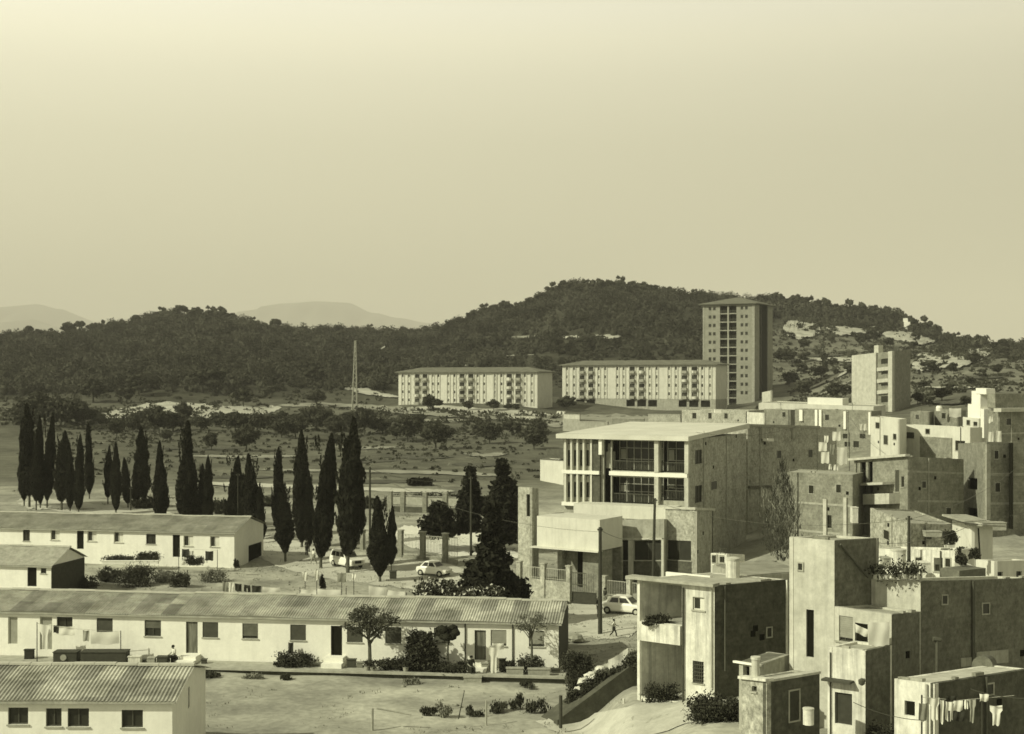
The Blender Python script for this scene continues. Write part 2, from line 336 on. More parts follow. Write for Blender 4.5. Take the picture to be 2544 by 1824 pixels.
def G(px, py, y0=45.0, y1=1100.0):     # where the line of sight through the picture point meets the ground
    y = y0; pv = y0
    while y < y1:
        p = W(px, py, y)
        if p.z <= ground(p.x, y):
            lo_, hi_ = pv, y
            for _ in range(12):
                m_ = (lo_ + hi_) / 2; q = W(px, py, m_)
                if q.z <= ground(q.x, m_): hi_ = m_
                else: lo_ = m_
            q = W(px, py, hi_); return Vector((q.x, q.y, ground(q.x, q.y)))
        pv = y; y *= 1.006
    q = W(px, py, 800); return Vector((q.x, q.y, ground(q.x, q.y)))
def GY(px, Y):
    x = (px - CX) / F * Y; return Vector((x, Y, ground(x, Y)))
def np_mesh(name, V, quads, m, parent=None, kind=None):
    me = bpy.data.meshes.new(name); nq = len(quads)
    me.vertices.add(len(V)); me.vertices.foreach_set('co', np.asarray(V, dtype=np.float32).ravel())
    me.loops.add(nq * 4); me.loops.foreach_set('vertex_index', np.asarray(quads, dtype=np.int32).ravel())
    me.polygons.add(nq); me.polygons.foreach_set('loop_start', np.arange(nq, dtype=np.int32) * 4)
    me.update(calc_edges=True); me.validate()
    o = bpy.data.objects.new(name, me); C.objects.link(o); me.materials.append(M[m])
    if parent: o.parent = parent; WM[o.name] = mw(parent).copy()
    return o
rows = [-80, -40, -10, 5] + [20 + 2.5 * i for i in range(60)]
while rows[-1] < 1500: rows.append(rows[-1] * 1.02)
cols = list(range(-2600, -100, 120)) + list(range(-100, 2700, 22)) + list(range(2700, 5400, 120))
V = []; tonev = []
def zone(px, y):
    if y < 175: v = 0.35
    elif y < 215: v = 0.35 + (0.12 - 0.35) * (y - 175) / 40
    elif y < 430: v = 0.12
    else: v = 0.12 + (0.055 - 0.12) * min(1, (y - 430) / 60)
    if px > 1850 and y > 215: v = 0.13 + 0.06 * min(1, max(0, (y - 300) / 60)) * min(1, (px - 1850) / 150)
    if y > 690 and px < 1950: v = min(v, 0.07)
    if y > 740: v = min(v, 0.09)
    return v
for y in rows:
    for p in cols:
        yy = max(y, 40.0) if y > 20 else 40.0
        x = (p - CX) / F * (y if y > 40 else 40.0)
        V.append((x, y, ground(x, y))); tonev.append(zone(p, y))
nc = len(cols); Q = [(j * nc + i, j * nc + i + 1, (j + 1) * nc + i + 1, (j + 1) * nc + i) for j in range(len(rows) - 1) for i in range(nc - 1)]
gm = bpy.data.materials.new('ground_mat'); gm.use_nodes = True; M['ground_mat'] = gm; t = gm.node_tree; b = t.nodes['Principled BSDF']; b.inputs['Roughness'].default_value = 0.95; b.inputs['Specular IOR Level'].default_value = 0.1
at = N(t, 'ShaderNodeAttribute', attribute_name='soil'); co = N(t, 'ShaderNodeTexCoord')
def gn(scale, lo, hi, det=6, st=(1, 1, 1), p0=0.3, p1=0.7):
    mp = N(t, 'ShaderNodeMapping'); mp.inputs['Scale'].default_value = st; t.links.new(co.outputs['Object'], mp.inputs[0])
    n = N(t, 'ShaderNodeTexNoise'); n.inputs['Scale'].default_value = scale; n.inputs['Detail'].default_value = det; t.links.new(mp.outputs[0], n.inputs['Vector'])
    mr = N(t, 'ShaderNodeMapRange'); mr.inputs['From Min'].default_value = p0; mr.inputs['From Max'].default_value = p1; mr.inputs['To Min'].default_value = lo; mr.inputs['To Max'].default_value = hi; t.links.new(n.outputs['Fac'], mr.inputs[0]); return mr.outputs[0]
cur = at.outputs['Color']
for sck in (gn(0.035, 0.78, 1.22, st=(1, 1.3, 1)), gn(0.12, 0.84, 1.08, st=(1, 3.2, 1), det=4), gn(0.3, 0.70, 1.22, det=10), gn(2.3, 0.86, 1.08, det=10, p0=0.38, p1=0.62), gn(0.09, 0.8, 1.12, det=8)):
    mx = N(t, 'ShaderNodeMix', data_type='RGBA', blend_type='MULTIPLY'); mx.inputs[0].default_value = 1
    t.links.new(cur, mx.inputs[6]); t.links.new(sck, mx.inputs[7]); cur = mx.outputs[2]
t.links.new(cur, b.inputs['Base Color'])
bp = N(t, 'ShaderNodeBump'); bp.inputs['Strength'].default_value = 0.5; bp.inputs['Distance'].default_value = 0.25
nb = N(t, 'ShaderNodeTexNoise'); nb.inputs['Scale'].default_value = 0.9; nb.inputs['Detail'].default_value = 6; t.links.new(co.outputs['Object'], nb.inputs['Vector']); t.links.new(nb.outputs['Fac'], bp.inputs['Height']); t.links.new(bp.outputs[0], b.inputs['Normal'])
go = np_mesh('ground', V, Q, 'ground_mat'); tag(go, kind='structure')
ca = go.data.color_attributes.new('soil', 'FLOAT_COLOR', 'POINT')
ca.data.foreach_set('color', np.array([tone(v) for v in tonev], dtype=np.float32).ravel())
go.data.polygons.foreach_set('use_smooth', [True] * len(go.data.polygons))

def drape(name, sts, m, lift=0.12, sub=14, vs=4, ends=True):
    """a patch of other ground laid over the terrain: stations (px, ytop, ybottom)"""
    V = []; st = []
    def rounded(q, w):
        m_ = (q[1] + q[2]) / 2; h_ = (q[2] - q[1]) / 2; return (q[0], m_ - h_ * w, m_ + h_ * w)
    if ends:
        a0, a1 = sts[0], sts[1]; b0, b1 = sts[-1], sts[-2]; e_ = lambda p, q, t: tuple(p[j] + (q[j] - p[j]) * t for j in range(3))
        sts = [rounded(a0, .03), rounded(e_(a0, a1, .12), .45), rounded(e_(a0, a1, .38), .85)] + list(sts[1:-1]) + [rounded(e_(b0, b1, .38), .85), rounded(e_(b0, b1, .12), .45), rounded(b0, .03)]; sub = max(6, sub // 2)
    for i in range(len(sts) - 1):
        for k in range(sub):
            a = k / sub; st.append([sts[i][j] * (1 - a) + sts[i + 1][j] * a for j in range(3)])
    st.append(list(sts[-1])); rnd = random.Random(len(sts) * 7 + int(sts[0][0]))
    for k, (px, y0, y1) in enumerate(st):
        j0 = rnd.uniform(-1, 1) * min(3.2, abs(y1 - y0) * .13); j1 = rnd.uniform(-1, 1) * min(3.2, abs(y1 - y0) * .13)
        for q in range(vs + 1):
            py = (y1 + j1) + ((y0 + j0) - (y1 + j1)) * q / vs; g = G(px, py); V.append(g + Vector((0, 0, lift)))
    n = vs + 1; Fq = [(i * n + j, (i + 1) * n + j, (i + 1) * n + j + 1, i * n + j + 1) for i in range(len(st) - 1) for j in range(vs)]
    return tag(mesh_obj(name, V, Fq, m, None, smooth=True), kind='structure')
drape('bare_earth', [(215, 1034, 1046), (300, 1018, 1044), (390, 1000, 1040), (470, 1004, 1038), (560, 1010, 1046), (640, 1012, 1036), (700, 1006, 1022)], 'earth_pale', 0.25)
drape('path', [(690, 1003, 1014), (800, 1002, 1012), (900, 1006, 1016), (990, 1012, 1030), (1100, 1022, 1036), (1230, 1034, 1044), (1340, 1034, 1044), (1400, 1028, 1040)], 'earth_mid', 0.25)
drape('path', [(812, 955, 962), (850, 952, 966), (885, 954, 976), (930, 974, 984), (992, 984, 993)], 'earth_pale', 0.3)
drape('path', [(905, 944, 950), (990, 939, 944)], 'earth_mid', 0.3)
drape('path', [(470, 1197, 1206), (640, 1202, 1212), (800, 1208, 1218), (930, 1213, 1222), (1050, 1217, 1226), (1130, 1218, 1226)], 'earth_pale', 0.12)
drape('path', [(640, 1165, 1172), (850, 1168, 1174), (1100, 1172, 1180), (1260, 1178, 1188)], 'earth_mid', 0.12)
drape('bare_earth', [(1150, 1126, 1132), (1200, 1128, 1138), (1260, 1124, 1134)], 'earth_mid', 0.15)
drape('road', [(40, 1232, 1262), (120, 1238, 1268), (220, 1250, 1280), (320, 1262, 1300), (460, 1280, 1330), (600, 1310, 1365), (720, 1340, 1420), (820, 1365, 1440), (950, 1385, 1455), (1100, 1400, 1475), (1250, 1440, 1520), (1400, 1490, 1575), (1500, 1500, 1590), (1600, 1500, 1590)], 'path_pale', 0.03, vs=8)
drape('courtyard', [(975, 1304, 1352), (1050, 1306, 1370), (1150, 1320, 1385), (1260, 1322, 1392), (1330, 1330, 1400)], 'path_bright', 0.05, vs=8)
drape('path', [(1330, 1787, 1800), (1423, 1783, 1840), (1560, 1756, 1850), (1700, 1728, 1800), (1850, 1700, 1760), (1960, 1688, 1730)], 'path_pale', 0.04, vs=6)
# hillside on the right
drape('bare_earth', [(1945, 796, 842), (1985, 798, 846), (2020, 800, 838), (2038, 806, 840)], 'rock_pale', 0.9)
drape('bare_earth', [(2052, 812, 826), (2090, 806, 838), (2140, 810, 830), (2190, 816, 836), (2230, 816, 850), (2290, 828, 862), (2340, 836, 850)], 'rock_pale', 0.9)
drape('path', [(2010, 890, 900), (2100, 892, 902), (2165, 896, 906)], 'earth_pale', 0.6)
drape('path', [(2006, 968, 972), (2070, 938, 946), (2125, 908, 918)], 'earth_pale', 0.5)
drape('path', [(2030, 985, 990), (2080, 962, 968), (2120, 944, 950)], 'earth_mid', 0.5)
drape('bare_earth', [(2262, 896, 932), (2320, 886, 922), (2380, 878, 918), (2430, 870, 900), (2470, 862, 884)], 'rock_pale', 0.7)
drape('bare_earth', [(1395, 838, 844), (1440, 836, 850), (1500, 834, 846), (1545, 830, 844)], 'rock_pale', 0.6)
drape('bare_earth', [(1250, 838, 846), (1330, 836, 842), (1390, 838, 843)], 'earth_mid', 0.6)
drape('bare_earth', [(1260, 1040, 1056), (1400, 1034, 1062), (1520, 1030, 1062), (1640, 1034, 1058)], 'earth_mid', 0.2)
drape('bare_earth', [(990, 1012, 1030), (1100, 1010, 1028), (1250, 1018, 1036), (1370, 1026, 1040)], 'earth_pale', 0.25)

for i, (a_, b_, y0_, h_, m_) in enumerate([(470, 760, 1130, 7, 'earth_mid'), (800, 1000, 1142, 6, 'earth_dark'), (950, 1130, 1132, 7, 'earth_dark'), (1040, 1250, 1060, 8, 'earth_dark'), (760, 980, 1050, 7, 'earth_dark'), (960, 1240, 1040, 6, 'earth_mid'), (480, 700, 1182, 6, 'earth_dark'), (700, 1100, 1192, 8, 'earth_dark'), (980, 1200, 1234, 9, 'earth_dark'), (200, 420, 1064, 6, 'earth_dark'), (380, 620, 1110, 6, 'earth_dark'), (1120, 1250, 1150, 8, 'earth_dark'), (640, 900, 1230, 7, 'earth_dark'), (820, 1010, 1108, 6, 'earth_mid'), (2270, 2440, 1000, 5, 'earth_dark'), (2280, 2480, 962, 4, 'earth_pale'), (1960, 2110, 880, 5, 'earth_dark'), (2240, 2330, 880, 5, 'earth_pale'), (2380, 2500, 935, 6, 'earth_dark'), (1120, 1240, 905, 6, 'earth_mid'), (1150, 1330, 880, 5, 'earth_mid')]):
    drape('field_strip', [(a_, y0_, y0_ + h_), ((a_ + b_) / 2, y0_ + 2, y0_ + h_ + 3), (b_, y0_ + 1, y0_ + h_)], m_, 0.10 if y0_ > 1000 else .4, sub=16)
# far mountains
def mountain(name, prof, Y, depth):
    V = []; n = 9; st = []
    for i in range(len(prof) - 1):
        for k in range(8):
            a = k / 8; a2 = a * a * (3 - 2 * a); st.append((prof[i][0] * (1 - a) + prof[i + 1][0] * a, prof[i][1] * (1 - a2) + prof[i + 1][1] * a2))
    st.append(prof[-1])
    for i, (px, py) in enumerate(st):
        top = W(px, py, Y).z
        for j in range(n):
            y = Y + (j - 4) / 4 * depth; x = (px - CX) / F * Y
            V.append((x, y, 0 + (top) * (0.5 + 0.5 * math.cos((j - 4) / 4 * math.pi)) * (1 + .05 * math.sin(i * .9 + j * 1.7) * (j != 4))))
    return tag(mesh_obj(name, [Vector(v) for v in V], [(i * n + j, (i + 1) * n + j, (i + 1) * n + j + 1, i * n + j + 1) for i in range(len(st) - 1) for j in range(n - 1)], 'mountain', None, smooth=True), kind='structure')
mountain('mountain', [(-900, 945), (-400, 850), (-100, 790), (20, 762), (90, 756), (150, 768), (210, 800), (290, 800), (330, 790), (400, 830), (700, 945)], 11000, 3000)
mountain('mountain', [(-700, 945), (-200, 850), (0, 800), (80, 794), (140, 812), (200, 850), (400, 945)], 8500, 2000)
mountain('mountain', [(300, 945), (500, 830), (600, 790), (640, 768), (700, 754), (790, 749), (860, 752), (930, 778), (990, 790), (1060, 802), (1200, 840), (1500, 945)], 10500, 3000)
mat('tower_brick', 0.29, 0.22, scale=0.6, detail=10, fine=0.15)
# ------------------------------------------------------------------ long low whitewashed rows (barracks)
def barrack(label, fr, depth, z0, ze, rise, specs, sheetm='roof_sheet', gable=(), name='row_house', pitch=0.177, amp=0.05, step=0.5, edge_m='ridge'):
    fr.s = 0; L = fr.L
    root = thing(name, label, 'house', fr.P(L, 0, z0))
    hs = [opening(root, fr, *s) for s in specs]
    sd_ = fr.side(depth); gh = [opening(root, sd_, *s) for s in gable]
    w = MB().wall(fr, 0, L, z0 - step, ze, 0.2, hs)
    w.wall(sd_, 0.01, depth, z0 - step, ze, 0.2, gh, n=0.004)
    w.fbox(fr, 0.0, L, -depth, -depth + 0.2, z0 - step, ze - 0.003)
    w.fbox(fr, 0.0, 0.2, -depth + 0.2, -0.2, z0 - step, ze - 0.004)
    for u in (L - 0.2, 0.0):   # gable triangles
        w.add([fr.P(u, -0.01, ze), fr.P(u + 0.2, -0.01, ze), fr.P(u + 0.2, -depth + 0.01, ze), fr.P(u, -depth + 0.01, ze), fr.P(u, -depth / 2, ze + rise - .03), fr.P(u + 0.2, -depth / 2, ze + rise - .03)],
              [(0, 4, 3), (1, 2, 5), (0, 1, 5, 4), (3, 4, 5, 2)])
    part(w, 'wall', 'white_paint', root)
    oh = 0.28; r = MB(); rr = rise / (depth / 2)
    n = int((L + 0.5) / pitch * 6); n = min(n, 2600)
    for sgn in (1, -1):
        vs = []
        for i in range(n + 1):
            u = -0.25 + (L + 0.5) * i / n; k_ = math.floor(u / 1.05); dz = amp * 0.5 * math.sin(2 * math.pi * u / pitch) + .03 * math.sin(u * .45) + .02 * math.sin(u * 1.3 + 1) + .016 * math.sin(k_ * 12.9898)
            for j in range(4):
                q = j / 3; nn = (oh + depth / 2) * (1 - q) - depth / 2 if sgn > 0 else -depth / 2 - (oh + depth / 2) * (1 - q)
                zz = ze + rise - rr * (oh + depth / 2) * (1 - q) + 0.06 + dz + (0.025 if j in (1, 2) else 0)
                vs.append(fr.P(u, nn, zz))
        r.add(vs, [(i * 4 + j, (i + 1) * 4 + j, (i + 1) * 4 + j + 1, i * 4 + j + 1) if sgn > 0 else (i * 4 + j + 1, (i + 1) * 4 + j + 1, (i + 1) * 4 + j, i * 4 + j) for i in range(n) for j in range(3)])
    ro = part(r, 'roof', sheetm, root)
    rc = MB(); q = -.26; kk = 0
    while q < L + .2:
        q2 = min(q + 1.02, L + .26); dz = .03 * math.sin(q * .45) + .02 * math.sin(q * 1.3 + 1) + .012 * math.sin(kk * 7.3); rc.fbox(fr, q, q2 - .02, -depth / 2 - 0.14, -depth / 2 + 0.14, ze + rise + 0.06 + dz, ze + rise + 0.16 + dz); q = q2; kk += 1
        if q2 >= L + .26: break
    part(rc, 'ridge_cap', edge_m, ro)
    g = MB().fbox(fr, -0.2, L + 0.2, 0.205, 0.26, ze - 0.16, ze - 0.05); part(g, 'eave_board', 'render_grey', ro)
    return root
fB2 = fr_px(-60, 91.8, 1388, 87.0)
b2 = barrack('long whitewashed row house with streaked corrugated roof filling the middle foreground', fB2, 7.0, 0.15, 3.1, 0.78, [
    ((20, 1532, 44, 1600), 'door_pale'), ((99, 1532, 130, 1614), 'door_pale'), ((141, 1533, 180, 1570), 'window'), ((240, 1536, 280, 1571), 'shutter'), ((359, 1541, 400, 1581), 'blind_half'),
    ((462, 1545, 491, 1623), 'curtain'), ((503, 1546, 542, 1584), 'shutter'), ((602, 1549, 641, 1587), 'blind_most'), ((721, 1552, 760, 1591), 'shutter'),
    ((822, 1555, 850, 1633), 'door_open'), ((862, 1557, 901, 1596), 'shutter'), ((957, 1558, 997, 1599), 'shutter'), ((1078, 1560, 1118, 1598), 'blind'),
    ((1179, 1566, 1207, 1643), 'curtain'), ((1219, 1565, 1258, 1605), 'blind_pale'), ((1314, 1567, 1352, 1607), 'blind_pale')])
fB3 = fr_px(-140, 62.0, 428, 62.0)
b3 = barrack('near whitewashed row house with coarse corrugated roof in the lower left corner', fB3, 6.7, 1.2, 4.05, 0.8, [
    ((20, 1758, 70, 1800), 'window'), ((114, 1760, 153, 1805), 'window'), ((168, 1760, 221, 1806), 'window'), ((302, 1764, 355, 1808), 'window')],
    gable=[(None, 'door_open', None, 0.2, (3.0, 3.35, 2.9, 3.9))])
fB1 = fr_px(-120, 133.2, 582, 128.0)
b1 = barrack('far whitewashed row house with grey weathered roof in front of the cypress row', fB1, 7.6, 0.95, 4.3, 1.0, [
    ((-40, 1306, -18, 1332), 'window'), ((57, 1312, 74, 1344), 'window'), ((126, 1316, 148, 1342), 'window_pale'), ((191, 1319, 208, 1364), 'door_open'), ((217, 1320, 240, 1345), 'window_pale'),
    ((283, 1322, 306, 1348), 'window_pale'), ((363, 1327, 387, 1352), 'window'), ((429, 1329, 447, 1384), 'door_open'), ((456, 1331, 480, 1357), 'window_pale'), ((522, 1333, 545, 1359), 'window_pale')],
    sheetm='roof_sheet_old', gable=[(None, 'door_open', None, 0.2, (3.6, 7.2, 0.97, 2.6))], amp=0.04)
# hut at the left edge
fH = fr_px(-40, 113.2, 127, 112.0)
hut = barrack('small whitewashed hut with a dark gable and pale roof at the left edge', fH, 5.4, 0.0, 3.35, 1.1, [((68, 1410, 91, 1457), 'door_open'), ((101, 1412, 115, 1425), 'window')],
    sheetm='render_grey', name='hut', amp=0.02, step=1.0, gable=[(None, 'door', None, 0.2, (2.3, 3.2, 0.2, 2.2))])
part(MB().fbox(fH.side(5.4), 0.02, 5.36, 0.012, 0.05, -0.8, 3.33), 'gable_boarding', 'wood_dark', hut)
# terrace slab and its edge in front of the long row
kb = MB().fbox(fB2, 0.5, fB2.U(1412), 0.06, 2.3, -0.9, 0.12); o = struct(kb, 'pavement', 'concrete')
struct(MB().fbox(fB2, 12.5, fB2.U(1412), 2.3, 2.72, 0.10, 0.22), 'kerb', 'concrete')
struct(MB().fbox(fB2, 12.55, fB2.U(1410), 2.302, 2.5, -0.9, 0.098), 'kerb_shadow_band', 'earth_dark')  # dark band paints the shadow line under the kerb
kb = MB().fbox(fB1, 8, fB1.U(600), 0.05, 1.6, -0.6, 0.93); struct(kb, 'pavement', 'concrete')
# doorsteps, drainpipes, panel joints on the long row
for i, (p0, p1, h, lab) in enumerate([(812, 862, 0.55, 'steep white doorstep block below the open dark doorway'), (1166, 1216, 0.5, 'white doorstep block below the striped door curtain'), (455, 500, 0.4, 'white doorstep block below the curtained door on the left half')]):
    m_ = MB().fbox(fB2, fB2.U(p0), fB2.U(p1), 0.01, 1.5, 0.12, 0.12 + h * .5).fbox(fB2, fB2.U(p0) + .05, fB2.U(p1) - .05, 0.01, 0.9, 0.12 + h * .5, 0.12 + h)
    single(m_, 'doorstep', 'white_paint', lab, 'step', group='doorsteps of the long row')
for px in (1156, 1274):
    part(MB().tube(fB2.P(fB2.U(px), 0.05, 0.14), fB2.P(fB2.U(px), 0.05, 3.0), 0.045), 'drainpipe', 'shutter', b2)
part(MB().fbox(fB2.side(7.0), 0.0, 6.9, 0.012, 0.05, 0.1, 3.08), 'gable_shade_sheet', 'wood_dark', b2)  # dark sheet puts the shade of the end gable into colour

# ------------------------------------------------------------------ housing blocks on the rise
def hip(root, fr, depth, ze, rise, oh=0.9, m='roof_tile', th=0.25):
    L = fr.L; P = fr.P; a = [P(-oh, oh, ze), P(L + oh, oh, ze), P(L + oh, -depth - oh, ze), P(-oh, -depth - oh, ze)]
    h = depth / 2 + oh; b_ = [v + Vector((0, 0, th)) for v in a]; r = [P(min(-oh + h, L / 2 - 1), -depth / 2, ze + rise), P(max(L + oh - h, L / 2 + 1), -depth / 2, ze + rise)]
    mb = MB().add(a + b_ + r, [(3, 2, 1, 0), (0, 1, 5, 4), (1, 2, 6, 5), (2, 3, 7, 6), (3, 0, 4, 7), (4, 5, 9, 8), (5, 6, 9), (6, 7, 8, 9), (7, 4, 8)])
    return part(mb, 'roof', m, root)
rg_ = random.Random(31)
def slab_block(label, fr, zb, ze, floors, strips, balcs, depth=11, piloti=None):
    root = thing('apartment_block', label, 'apartment block', fr.P(fr.L, 0, zb)); fr.s = 0
    S = [fr.U(x) for x in strips]; Bc = [fr.U(x) for x in balcs]; fh = (ze - floors[1]) / floors[0]; zf = floors[1]
    holes = []
    for u in S:
        for k in range(floors[0]):
            z = ze - fh * (k + 1); holes.append(('w', u - 0.26, u + 0.26, z + 1.15, z + fh - 0.55))
    for u in Bc:
        for k in range(floors[0]):
            z = ze - fh * (k + 1); holes.append(('b', u - 0.85, u + 0.85, z + 0.12, z + fh - 0.5))
    if piloti:
        for (a, b_) in piloti: holes.append(('p', fr.U(a), fr.U(b_), zf - 2.45, zf - 0.35))
    w = MB().wall(fr, 0, fr.L, zf if piloti else zb - 2, ze, 0.3, [h[1:] for h in holes if h[0] != 'p'])
    w.wall(fr.side(depth), 0.012, depth, zf if piloti else zb - 2, ze, 0.3, n=0.005).fbox(fr, 0, fr.L, -depth, -depth + .3, zb - 2, ze - .005).fbox(fr, 0, .3, -depth + .3, -.3, zb - 2, ze - .006)
    part(w, 'wall', 'white_wall', root)
    if piloti:
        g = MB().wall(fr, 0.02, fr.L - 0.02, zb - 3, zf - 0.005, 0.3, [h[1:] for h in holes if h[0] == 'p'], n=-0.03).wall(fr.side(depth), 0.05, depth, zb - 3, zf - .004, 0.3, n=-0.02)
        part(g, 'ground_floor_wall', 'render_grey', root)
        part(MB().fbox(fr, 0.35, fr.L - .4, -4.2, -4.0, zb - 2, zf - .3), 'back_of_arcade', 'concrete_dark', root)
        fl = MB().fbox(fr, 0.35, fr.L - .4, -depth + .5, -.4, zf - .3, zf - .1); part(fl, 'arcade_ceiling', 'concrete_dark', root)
    # raised ribs between panels give the vertical rhythm
    rb = MB()
    for u in S: rb.fbox(fr, u - 0.62, u - 0.42, 0.0, 0.22, zf + .1, ze - .2).fbox(fr, u + 0.42, u + 0.62, 0.0, 0.22, zf + .1, ze - .2)
    for u in Bc: rb.fbox(fr, u - 1.2, u - .95, 0.0, 0.26, zf + .1, ze - .2).fbox(fr, u + .95, u + 1.2, 0.0, 0.26, zf + .1, ze - .2)
    part(rb, 'ribs', 'white_wall', root)
    pn = MB()
    for u in S:
        for k in range(floors[0]):
            z = ze - fh * (k + 1); pn.fbox(fr, u - 0.41, u + 0.41, 0.0, 0.05, z + 0.15, z + 0.95)
    o = part(pn, 'spandrels', 'render_cream', root); o['kind'] = 'stuff'
    for (k, u0, u1, z0, z1) in holes:
        if k == 'w':
            o = part(MB().fbox(fr, u0, u1, -0.2, -0.14, z0, z1), 'window', rg_.choice(['glass', 'glass', 'shutter', 'blind', 'blind_pale']), root)
        elif k == 'b':
            o = part(MB().fbox(fr, u0 - .05, u1 + .05, 0.02, 0.95, z0 - 0.1, z0).fbox(fr, u0 - .05, u1 + .05, 0.88, 0.95, z0, z0 + 0.8).fbox(fr, u0 - .05, u0 + .02, 0.02, 0.88, z0, z0 + .8).fbox(fr, u1 - .02, u1 + .05, 0.02, 0.88, z0, z0 + .8), 'balcony', 'render_grey', root)
            part(MB().fbox(fr, u0, u1, -0.28, -0.22, z0, z1), 'balcony_door', rg_.choice(['glass', 'glass', 'shutter', 'blind']), o)
            if rg_.random() < .3: part(MB().fbox(fr, u0 + .2, u0 + rg_.uniform(.7, 1.4), 0.955, 1.0, z0 - .1, z0 + rg_.uniform(.5, .9)), 'balcony_washing', 'cloth_white', o)
            if rg_.random() < .2: part(MB().fbox(fr, u0, u1, .05, 1.0, z1 - .12, z1 - .04), 'awning', rg_.choice(['cloth_grey', 'blind_pale']), o)
    hip(root, fr, depth, ze, 1.7, m='roof_dull')
    return root
zx = lambda a, o: o + a / 2.606
fS1 = fr_px(990, 442, 1335, 420)
slab1 = slab_block('long white four storey apartment block with low hip roof, the left one on the rise', fS1, 8.2, 20.95, (4, 10.6),
    [zx(a, 600) for a in (1045, 1085, 1240, 1275, 1340, 1380, 1530, 1572, 1645)] + [zx(a, 1200) for a in (75, 120, 272, 318)],
    [zx(a, 600) for a in (1140, 1190, 1430, 1487)] + [zx(a, 1200) for a in (172, 230)])
fS2 = fr_px(1397, 449, 1778, 425)
slab2 = slab_block('long white apartment block raised over a dark arcade, directly left of the tower block', fS2, 8.6, 23.3, (4, 12.6),
    [zx(a, 1200) for a in (545, 590, 750, 792, 870, 912, 1080, 1125, 1205, 1250, 1420, 1470)], [zx(a, 1200) for a in (643, 700, 967, 1028, 1305, 1370)],
    piloti=[(1431, 1452), (1457, 1478), (1556, 1577), (1583, 1605), (1610, 1632), (1686, 1706), (1712, 1735), (1741, 1764)])
# tower block
fT = fr_px(1746, 488.7, 1875, 480); zT = 45.4
tw = thing('tower_block', 'tall brick tower block with dark stacks of loggias and low hip roof', 'tower block', fT.P(fT.L, 0, 8.5))
t8 = lambda a: 1740 + a / 5.08
fhT = 20.96 * 484 / F; zTt = zT
loH = []; wnH = []
for k in range(12):
    zt = zTt - 0.5 - fhT * k
    for a, b_ in ((248, 340), (362, 455)): loH.append((fT.U(t8(a)), fT.U(t8(b_)), zt - fhT + 0.35, zt))
    for a in (105, 160, 508, 565): wnH.append((fT.U(t8(a)), fT.U(t8(a + 33)), zt - 1.5, zt - 0.35))
wnH = [h for k, h in enumerate(wnH) if k < 46]
w = MB().wall(fT, 0, fT.L, 5, zT, 0.3, loH + wnH)
sT = fT.side(22)
rec = (5.6, 16.0)
w.wall(sT, 0.012, rec[0], 5, zT, 0.3, n=0.004).wall(sT, rec[1], 22, 5, zT, 0.3, n=0.004)
w.fbox(fT, 0, fT.L, -22, -21.7, 5, zT - .01).fbox(fT, 0, .3, -21.7, -.3, 5, zT - .012)
part(w, 'wall', 'tower_brick', tw)
part(MB().wall(sT, rec[0], rec[1], 5, zT - .02, 0.3, n=-3.2).fbox(sT, rec[0] - .1, rec[0] + .2, -3.2, -.31, 5, zT - .02).fbox(sT, rec[1] - .2, rec[1] + .1, -3.2, -.31, 5, zT - .02), 'light_well', 'wood_dark', tw)  # shade of the recess is put into its dark wall colour
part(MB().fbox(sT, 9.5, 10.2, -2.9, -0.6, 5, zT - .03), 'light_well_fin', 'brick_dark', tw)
for h in loH:
    o = part(MB().fbox(fT, h[0], h[1], -1.3, -1.2, h[2], h[3]), 'loggia', 'dark_void', tw)  # near black back sheet paints the shade inside each loggia
    rl = MB().fbox(fT, h[0] + .02, h[1] - .02, -0.12, -0.06, h[2] + 0.9, h[2] + 0.98)
    for q in range(8): rl.fbox(fT, h[0] + (q + .5) * (h[1] - h[0]) / 8 - .03, h[0] + (q + .5) * (h[1] - h[0]) / 8 + .03, -0.11, -0.07, h[2], h[2] + 0.9)
    part(rl, 'railing', 'metal', o)
for h in wnH: part(MB().fbox(fT, h[0] - .02, h[1] + .02, -0.2, -0.15, h[2], h[3]), 'window', 'glass', tw)
tr = MB()
for k in range(13): tr.fbox(fT, fT.U(t8(240)), fT.U(t8(462)), 0.004, 0.10, zTt - 0.5 - fhT * k + 0.0, zTt - 0.5 - fhT * k + 0.33)
tr.fbox(fT, fT.L - 1.0, fT.L - 0.02, 0.004, 0.12, 6, zT - .1).fbox(fT, 0.02, 0.6, 0.004, 0.1, 6, zT - .1).fbox(fT, fT.U(t8(343)), fT.U(t8(360)), 0.004, 0.14, 6, zT - .1)
part(tr, 'trim', 'render_grey', tw)
hip(tw, fT, 22, zT, 3.0, oh=1.2, m='roof_dull')

